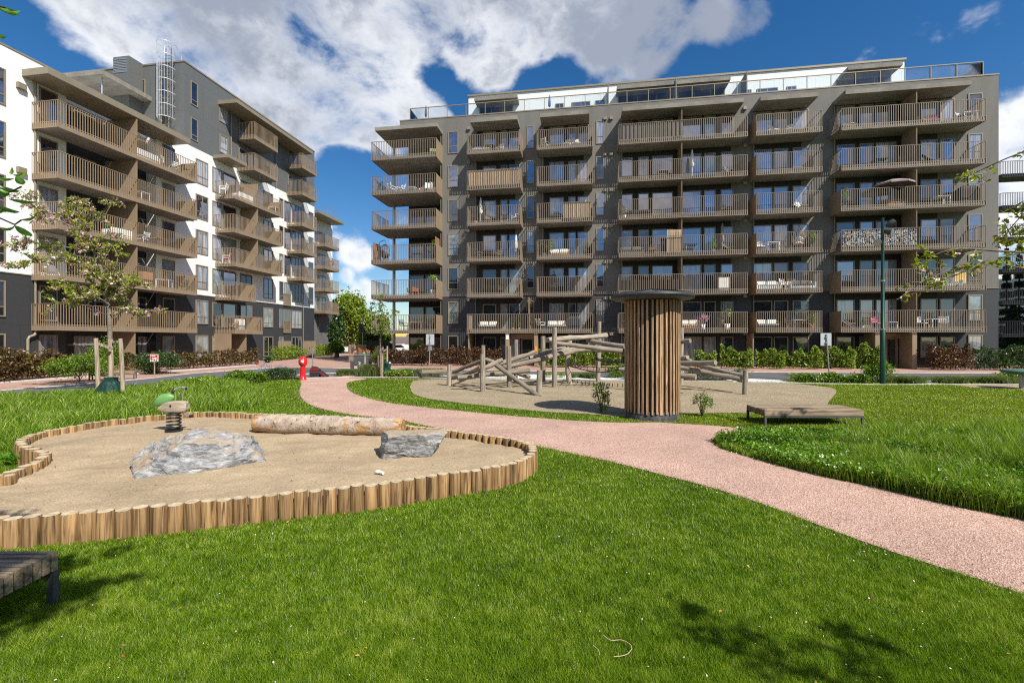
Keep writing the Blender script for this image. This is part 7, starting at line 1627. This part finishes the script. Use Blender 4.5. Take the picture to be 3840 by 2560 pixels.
for a in (('chair', 'A', 6, Z2(640), 'steel', 'lime', 'lime green', .3), ('chair', 'A', 5, Z2(360), 'whitepaint', 'whitepaint', 'white', 2.6), ('chair', 'A', 5, Z2(420), 'whitepaint', 'whitepaint', 'white', -.4), ('sofa', 'A', 5, Z2(590), 'whitepaint', 'cream', 'white', -.9), ('plant', 'A', 5, Z2(245), 'darkgrey', 'darkleaf', 'dark leaved', 0), ('table', 'A', 5, Z2(500), 'whitepaint', 'whitepaint', 'low white', 0, 1.0, .75),
          ('egg', 'A', 3, Z2(315), 'black', 'cushion', 'black', 2.2), ('plant', 'A', 3, Z2(640), 'darkgrey', 'shrubleaf', 'tall green', 0, .8, 1.5), ('table', 'A', 3, Z2(530), 'dkwick', 'dkwick', 'dark', 0), ('plant', 'A', 2, Z2(655), 'whitepaint', 'hedgeleaf', 'tall leafy', 0, .7, 1.5), ('chair', 'A', 2, Z2(520), 'rust', 'rust', 'brown', .3), ('plant', 'A', 2, Z2(470), 'pinkc', 'hedgeleaf', 'small', 0, .5, .6),
          ('table', 'A', 1, Z2(520), 'teak', 'teak', 'brown', 0), ('chair', 'A', 1, Z2(440), 'dkwick', 'dkwick', 'dark wicker', 2.8), ('chair', 'A', 1, Z2(600), 'dkwick', 'dkwick', 'dark wicker', -.6),
          ('sofa', 'B', 6, Z2(950), 'wicker', 'cream', 'pale grey', 0), ('table', 'B', 6, Z2(1020), 'wicker', 'wicker', 'grey', 0), ('chair', 'B', 6, Z2(1085), 'wicker', 'cream', 'beige', -.6),
          ('parasol', 'B', 4, Z2(960), 'whitepaint', 'cream', 'white', 0), ('chair', 'B', 4, Z2(1010), 'wicker', 'wicker', 'grey', .4), ('chair', 'B', 4, Z2(1120), 'steel', 'cushion', 'dark', .2), ('plant', 'B', 4, Z2(885), 'wicker', 'brownleaf', 'dry brown', 0), ('chair', 'B', 4, Z2(1195), 'whitepaint', 'cream', 'pale', -.5),
          ('chair', 'B', 3, Z2(940), 'wicker', 'wicker', 'grey wicker', 2.6), ('table', 'B', 3, Z2(1010), 'dkwick', 'dkwick', 'dark', 0), ('chair', 'B', 3, Z2(1070), 'wicker', 'wicker', 'grey wicker', -.5), ('parasol', 'B', 3, Z2(1198), 'whitepaint', 'whitepaint', 'white', 0, .9, .9),
          ('table', 'B', 2, Z2(1020), 'dkwick', 'dkwick', 'dark', 0), ('chair', 'B', 2, Z2(1100), 'dkwick', 'dkwick', 'black', .3),
          ('sofa', 'B', 1, Z2(1010), 'dkwick', 'cream', 'dark wicker white cushioned', 0), ('plant', 'B', 1, Z2(1178), 'terracotta', 'shrubleaf', 'terracotta', 0, .4, .6), ('plant', 'B', 1, Z2(1222), 'terracotta', 'shrubleaf', 'low terracotta', 0, .4, .6), ('egg', 'B', 1, Z2(1280), 'black', 'cushion', 'black', .2), ('chair', 'B', 1, Z2(1365), 'whitepaint', 'cream', 'white', 2.4), ('sofa', 'B', 1, Z2(1475), 'dkwick', 'cream', 'white cushioned', 0), ('grill', 'B', 1, Z2(1585), 'black', 'cushion', 'black', 0), ('chair', 'B', 1, Z2(1690), 'black', 'dkwick', 'black', -1.),
          ('chair', 'C', 6, Z2(1395), 'wicker', 'cream', 'beige', 2.6), ('chair', 'C', 6, Z2(1540), 'wicker', 'cream', 'beige', -.4), ('chair', 'C', 6, Z2(1608), 'wicker', 'cream', 'beige', .4), ('chair', 'C', 4, Z2(1480), 'dkwick', 'cushion', 'black', .3),
          ('sofa', 'C', 3, Z2(1490), 'teak', 'cream', 'white cushioned', 0), ('plant', 'C', 3, Z2(1425), 'darkgrey', 'shrubleaf', 'green', 0, .7, 1.2), ('plant', 'C', 3, Z2(1352), 'darkgrey', 'darkleaf', 'dark', 0, .6, 1.2), ('plant', 'C', 3, Z2(1695), 'darkgrey', 'shrubleaf', 'green', 0), ('egg', 'C', 2, Z2(1450), 'black', 'cushion', 'black', -.2),
          ('table', 'D', 5, Z2(2190), 'teak', 'teak', 'round wood topped', 0), ('chair', 'D', 5, Z2(2245), 'dkwick', 'dkwick', 'dark', -1.2), ('parasol', 'D', 5, Z3(100), 'whitepaint', 'cream', 'cream white', 0), ('lounger', 'D', 5, Z3(355), 'steel', 'fabric', 'grey', .5),
          ('plant', 'D', 4, Z2(1930), 'steel', 'palegrass', 'wiry', 0), ('sofa', 'D', 4, Z2(2040), 'dkwick', 'cushion', 'dark', 0), ('chair', 'D', 4, Z3(330), 'dkwick', 'dkwick', 'dark', .4),
          ('sofa', 'D', 3, Z2(1930), 'wicker', 'fabric', 'grey wicker', 0), ('chair', 'D', 3, Z2(2120), 'wicker', 'teak', 'tan wicker', -.4), ('parasol', 'D', 3, Z3(305), 'steel', 'mauve', 'grey mauve', 0), ('lounger', 'D', 3, Z3(345), 'steel', 'fabric', 'grey', .8), ('table', 'D', 3, Z3(90), 'steel', 'cushion', 'black', 0), ('plant', 'D', 3, Z3(240), 'darkgrey', 'shrubleaf', 'green', 0),
          ('cabinet', 'D', 2, Z3(310), 'teak', 'cream', 'wooden', 0), ('sofa', 'D', 2, Z2(2120), 'cushion', 'cushion', 'covered black', 0), ('grill', 'D', 2, Z2(2250), 'black', 'cushion', 'black', 0),
          ('sofa', 'D', 1, Z3(80), 'teak', 'cream', 'low wooden', 0), ('plant', 'D', 1, Z3(175), 'whitepaint', 'blossom', 'white flowering', 0, .5, 1.2), ('chair', 'D', 1, Z3(310), 'black', 'wicker', 'grey', .4), ('plant', 'D', 1, Z3(335), 'whitepaint', 'shrubleaf', 'green', 0, .5, 1.3), ('chair', 'D', 1, Z3(410), 'black', 'dkwick', 'black', -.6),
          ('chair', 'E', 6, Z3(655), 'wicker', 'cream', 'beige', .4), ('chair', 'E', 6, Z3(760), 'wicker', 'cream', 'beige', -.4), ('lounger', 'E', 4, Z3(835), 'steel', 'cream', 'white', .3), ('egg', 'E', 3, Z3(820), 'teak', 'cream', 'tan rattan', -.7), ('table', 'E', 3, Z3(640), 'whitepaint', 'whitepaint', 'white', 0), ('chair', 'E', 3, Z3(570), 'steel', 'cream', 'cream', .3), ('plant', 'E', 3, Z3(935), 'darkgrey', 'shrubleaf', 'green', 0, .6, 1.2),
          ('sofa', 'E', 2, Z3(590), 'whitepaint', 'cream', 'white', 0), ('chair', 'E', 2, Z3(730), 'whitepaint', 'whitepaint', 'white', .5), ('chair', 'E', 2, Z3(770), 'whitepaint', 'teak', 'pale', -.3), ('sofa', 'E', 2, Z3(890), 'whitepaint', 'fabric', 'grey cushioned', 0),
          ('sofa', 'E', 1, Z3(590), 'dkwick', 'cream', 'white cushioned', 0), ('table', 'E', 1, Z3(820), 'teak', 'cream', 'pale', 0), ('chair', 'E', 1, Z3(760), 'wicker', 'wicker', 'grey', 1.2), ('chair', 'E', 1, Z3(870), 'wicker', 'wicker', 'grey', -1.2), ('plant', 'E', 1, Z3(945), 'terracotta', 'shrubleaf', 'green', 0, .5, 1.1),
          ('lounger', 'F', 6, Z3(1155), 'whitemetal', 'cream', 'white', .4), ('chair', 'F', 6, Z3(1540), 'black', 'dkwick', 'black', .5), ('chair', 'F', 6, Z3(1645), 'teak', 'teak', 'wooden', .4), ('chair', 'F', 6, Z3(1720), 'whitepaint', 'pinkc', 'pink cushioned', -.3), ('chair', 'F', 6, Z3(1930), 'whitepaint', 'whitepaint', 'white', .5), ('table', 'F', 6, Z3(1975), 'whitepaint', 'whitepaint', 'white', 0), ('chair', 'F', 6, Z3(2035), 'whitepaint', 'whitepaint', 'white', -.5),
          ('chair', 'F', 5, Z3(1545), 'teak', 'teak', 'wooden', .6), ('table', 'F', 5, Z3(1370), 'black', 'dkwick', 'black', 0), ('lounger', 'F', 5, Z3(1720), 'steel', 'cushion', 'black', 1.2),
          ('open', 'F', 4, Z3(1455), 'steel', 'mauve', 'large mauve', .2, .95), ('plant', 'F', 4, Z3(1060), 'darkgrey', 'shrubleaf', 'green', 0, .8, 1.4), ('sofa', 'F', 4, Z3(1490), 'teak', 'teak', 'wooden', 0), ('table', 'F', 4, Z3(1780), 'whitepaint', 'cream', 'white', 0), ('grill', 'F', 4, Z3(2010), 'black', 'cushion', 'black', 0, .9, 1.25),
          ('table', 'F', 2, Z3(1700), 'teak', 'teak', 'wooden', 0), ('cabinet', 'F', 2, Z3(1895), 'cream', 'yellow', 'yellow cream', 0), ('sofa', 'F', 2, Z3(1810), 'whitepaint', 'cream', 'white', 0),
          ('lounger', 'F', 1, Z3(1145), 'whitemetal', 'cushion', 'grey', .7), ('plant', 'F', 1, Z3(1255), 'whitepaint', 'shrubleaf', 'small white potted', 0, .5, .6), ('chair', 'F', 1, Z3(1355), 'whitepaint', 'pinkc', 'red and white', .3), ('table', 'F', 1, Z3(1445), 'whitepaint', 'cream', 'white', 0, .8, .7), ('chair', 'F', 1, Z3(1660), 'whitepaint', 'whitepaint', 'white', .5), ('table', 'F', 1, Z3(1745), 'whitepaint', 'whitepaint', 'white', 0), ('chair', 'F', 1, Z3(1800), 'whitepaint', 'whitepaint', 'white', -.6)):
    onR(*a)
# cloth, reed and board screens tied inside the railings
def rail_screen(name, lab, cat, xa, xb, k, m, z0=.40, z1_=1.56, folds=0., side=None):
    a, b = XonY(xa, YB + .05), XonY(xb, YB + .05); n = max(2, int((b - a) / .06)); z = ZK(k); mb = MB()
    for i in range(n):
        u0, u1 = a + (b - a) * i / n, a + (b - a) * (i + 1) / n; e0, e1 = (folds * math.sin(i * 1.3), folds * math.sin((i + 1) * 1.3))
        mb.add([(u0, YB + .05 + e0, z + z0), (u1, YB + .05 + e1, z + z0), (u1, YB + .05 + e1, z + z1_), (u0, YB + .05 + e0, z + z1_), (u0, YB + .07 + e0, z + z0), (u1, YB + .07 + e1, z + z0), (u1, YB + .07 + e1, z + z1_), (u0, YB + .07 + e0, z + z1_)], [(0, 1, 2, 3), (5, 4, 7, 6)], 0, random.random())
    setp(mb.build(name, m, None, ((a + b) / 2, YB, z)), lab, cat)
rail_screen('fabric_screen', 'dark grey fabric panels along the top balcony, left half of long middle stack', 'screen', Z2(1905), Z2(2330), 6, M['fabric'], folds=.03)
rail_screen('reed_screen', 'reed screen covering the whole fifth balcony of the first narrow stack', 'screen', Z2(878), Z2(1222), 5, M['reed'], .3, 1.62, .01)
rail_screen('reed_screen', 'reed screen on right half of fourth balcony, second narrow stack', 'screen', Z2(1515), Z2(1705), 4, M['reed'], .3, 1.58, .01)
rail_screen('patterned_screen', 'black and white patterned cloth on third balcony of the rightmost stack', 'screen', Z3(1115), Z3(1620), 3, mat('pattern_cloth', (.02, .02, .02), .8, .2, 9, col2=(.75, .75, .73), lo=.49, hi=.51, stretch=(1, 1, 1.6)), .4, 1.55)
rail_screen('black_cover', 'black cloth covers behind second balcony railing, left half of long middle stack', 'screen', Z2(1905), Z2(2300), 2, M['cushion'], .4, 1.2, .05)
rail_screen('reed_screen', 'narrow tan reed strip at left end of the lowest joined balcony', 'screen', Z2(872), Z2(900), 1, M['reed'], .3, 1.55)
x_ = XonY(Z3(-20), YB + .1); mb = MB()
for i in range(9): mb.box(x_ - .55 + i * .125, x_ - .45 + i * .125, YB + .1, YB + .12, ZK(3) + .3, ZK(3) + 2.1, 0, random.random())
mb.bar((x_ - .55, YB + .13, ZK(3) + 2.0), (x_ + .6, YB + .13, ZK(3) + 2.0), .04, .2); setp(mb.build('timber_screen', M['reed'], None, (x_, YB, ZK(3))), 'tall pale timber slat screen dividing the third balcony of the long middle stack', 'screen')
xa = XonY(Z2(240), 38.4); mb = MB(); mb.box(A0 + .06, A0 + .1, YB + .2, YB + 1.6, ZK(3) + .3, ZK(3) + 1.95); setp(mb.build('rust_screen', M['rust'], None, (A0, YB, ZK(3))), 'rusty brown screen panel at the left end of the third corner balcony', 'screen')
mb = MB(); mb.box(A1 - .12, A1 - .08, YB + .1, YB + 1.2, ZK(3) + .3, ZK(3) + 2.25); setp(mb.build('rust_screen', M['rust'], None, (A1, YB, ZK(3))), 'rusty brown screen panel at the right end of the third corner balcony', 'screen')
for xs_, lab in ((Z2(590), 'dark folded parasol on the roof terrace at the left end'), (Z2(1425), 'blue folded parasol by the penthouse wall')):
    put('parasol', 'darkgrey' if xs_ < 1700 else 'whitepaint', 'fabric' if xs_ < 1700 else 'bluep', (XonY(xs_, 40.3), 40.3, 21.76), 0, lab, 'folded parasol', .75)
# left block
def onL(kind, xs, k, c1, c2, lab, rz=0., dx=.8, sc=1.):
    X = XB - dx; return put(kind, c1, c2, (X, YonX(xs, X), ZK(k) + .272), rz, lab, CN[kind], sc)
for a in (('sofa', z1(960)[0], 5, 'whitepaint', 'cream', 'white sofa behind the divider on the top balcony of the left block', -1.57), ('chair', z1(1065)[0], 5, 'whitepaint', 'cream', 'white chair on the top long balcony of the left block', -1.2), ('chair', z1(1180)[0], 5, 'whitepaint', 'cream', 'white chair at the far end of the left block top balcony', -1.9), ('table', z1(1225)[0], 5, 'teak', 'teak', 'tan round table at the far end of the left block top balcony', 0),
          ('table', z1(950)[0], 4, 'whitepaint', 'whitepaint', 'small white table on the fourth balcony of the left block', 0), ('sofa', z4(810)[0], 3, 'whitepaint', 'cream', 'white draped sofa on the third balcony behind the cherry tree', -1.57), ('chair', z4(965)[0], 3, 'whitepaint', 'whitepaint', 'white slatted chair beside the divider on the third left balcony', -1.4), ('table', z4(1065)[0], 3, 'dkwick', 'teak', 'dark table on the third balcony of the left block', 0), ('chair', z4(1150)[0], 3, 'dkwick', 'dkwick', 'dark chair near the far end of the third left balcony', -1.8),
          ('cabinet', z4(985)[0], 2, 'teak', 'teak', 'orange wooden cabinet on the second balcony of the left block', -1.57), ('table', z4(1110)[0], 2, 'whitemetal', 'whitepaint', 'white trestle table on the second balcony of the left block', .4), ('chair', z4(1230)[0], 2, 'dkwick', 'dkwick', 'dark chair at the far end of the second left balcony', -1.6),
          ('chair', z1(1510)[0], 5, 'whitepaint', 'whitepaint', 'white chair on the top balcony of the left block second stack', -1.2), ('sofa', z1(1640)[0], 5, 'whitepaint', 'cream', 'white bench sofa on the top balcony of the left block second stack', -1.57), ('table', z1(1850)[0], 5, 'whitepaint', 'whitepaint', 'white table on the top balcony of the second stack', 0),
          ('chair', z4(1530)[0], 3, 'whitepaint', 'pinkc', 'white and pink chair on third balcony of the second left stack', -1.), ('chair', z4(1800)[0], 3, 'dkwick', 'dkwick', 'dark chair far along the third balcony of the second left stack', -1.5), ('chair', z4(1560)[0], 2, 'dkwick', 'dkwick', 'dark chair on the short second balcony of the left block', -1.5), ('cabinet', z4(1620)[0], 1, 'whitepaint', 'cream', 'white cabinet on the lowest balcony of the second left stack', -1.57), ('chair', z4(1580)[0], 1, 'teak', 'teak', 'wooden chair on the lowest balcony of the second left stack', -1.3),
          ('plant', z4(2240)[0], 5, 'terracotta', 'shrubleaf', 'potted plant on the top wing balcony', 0)):
    if a[0] == 'plant':
        put('plant', 'terracotta', 'blossom', (-34.8, 59.6, ZK(4) + .3), 0, 'red pink flowering plant on a balcony of the brick wing', 'potted plant', 1.2); continue
    onL(*a)
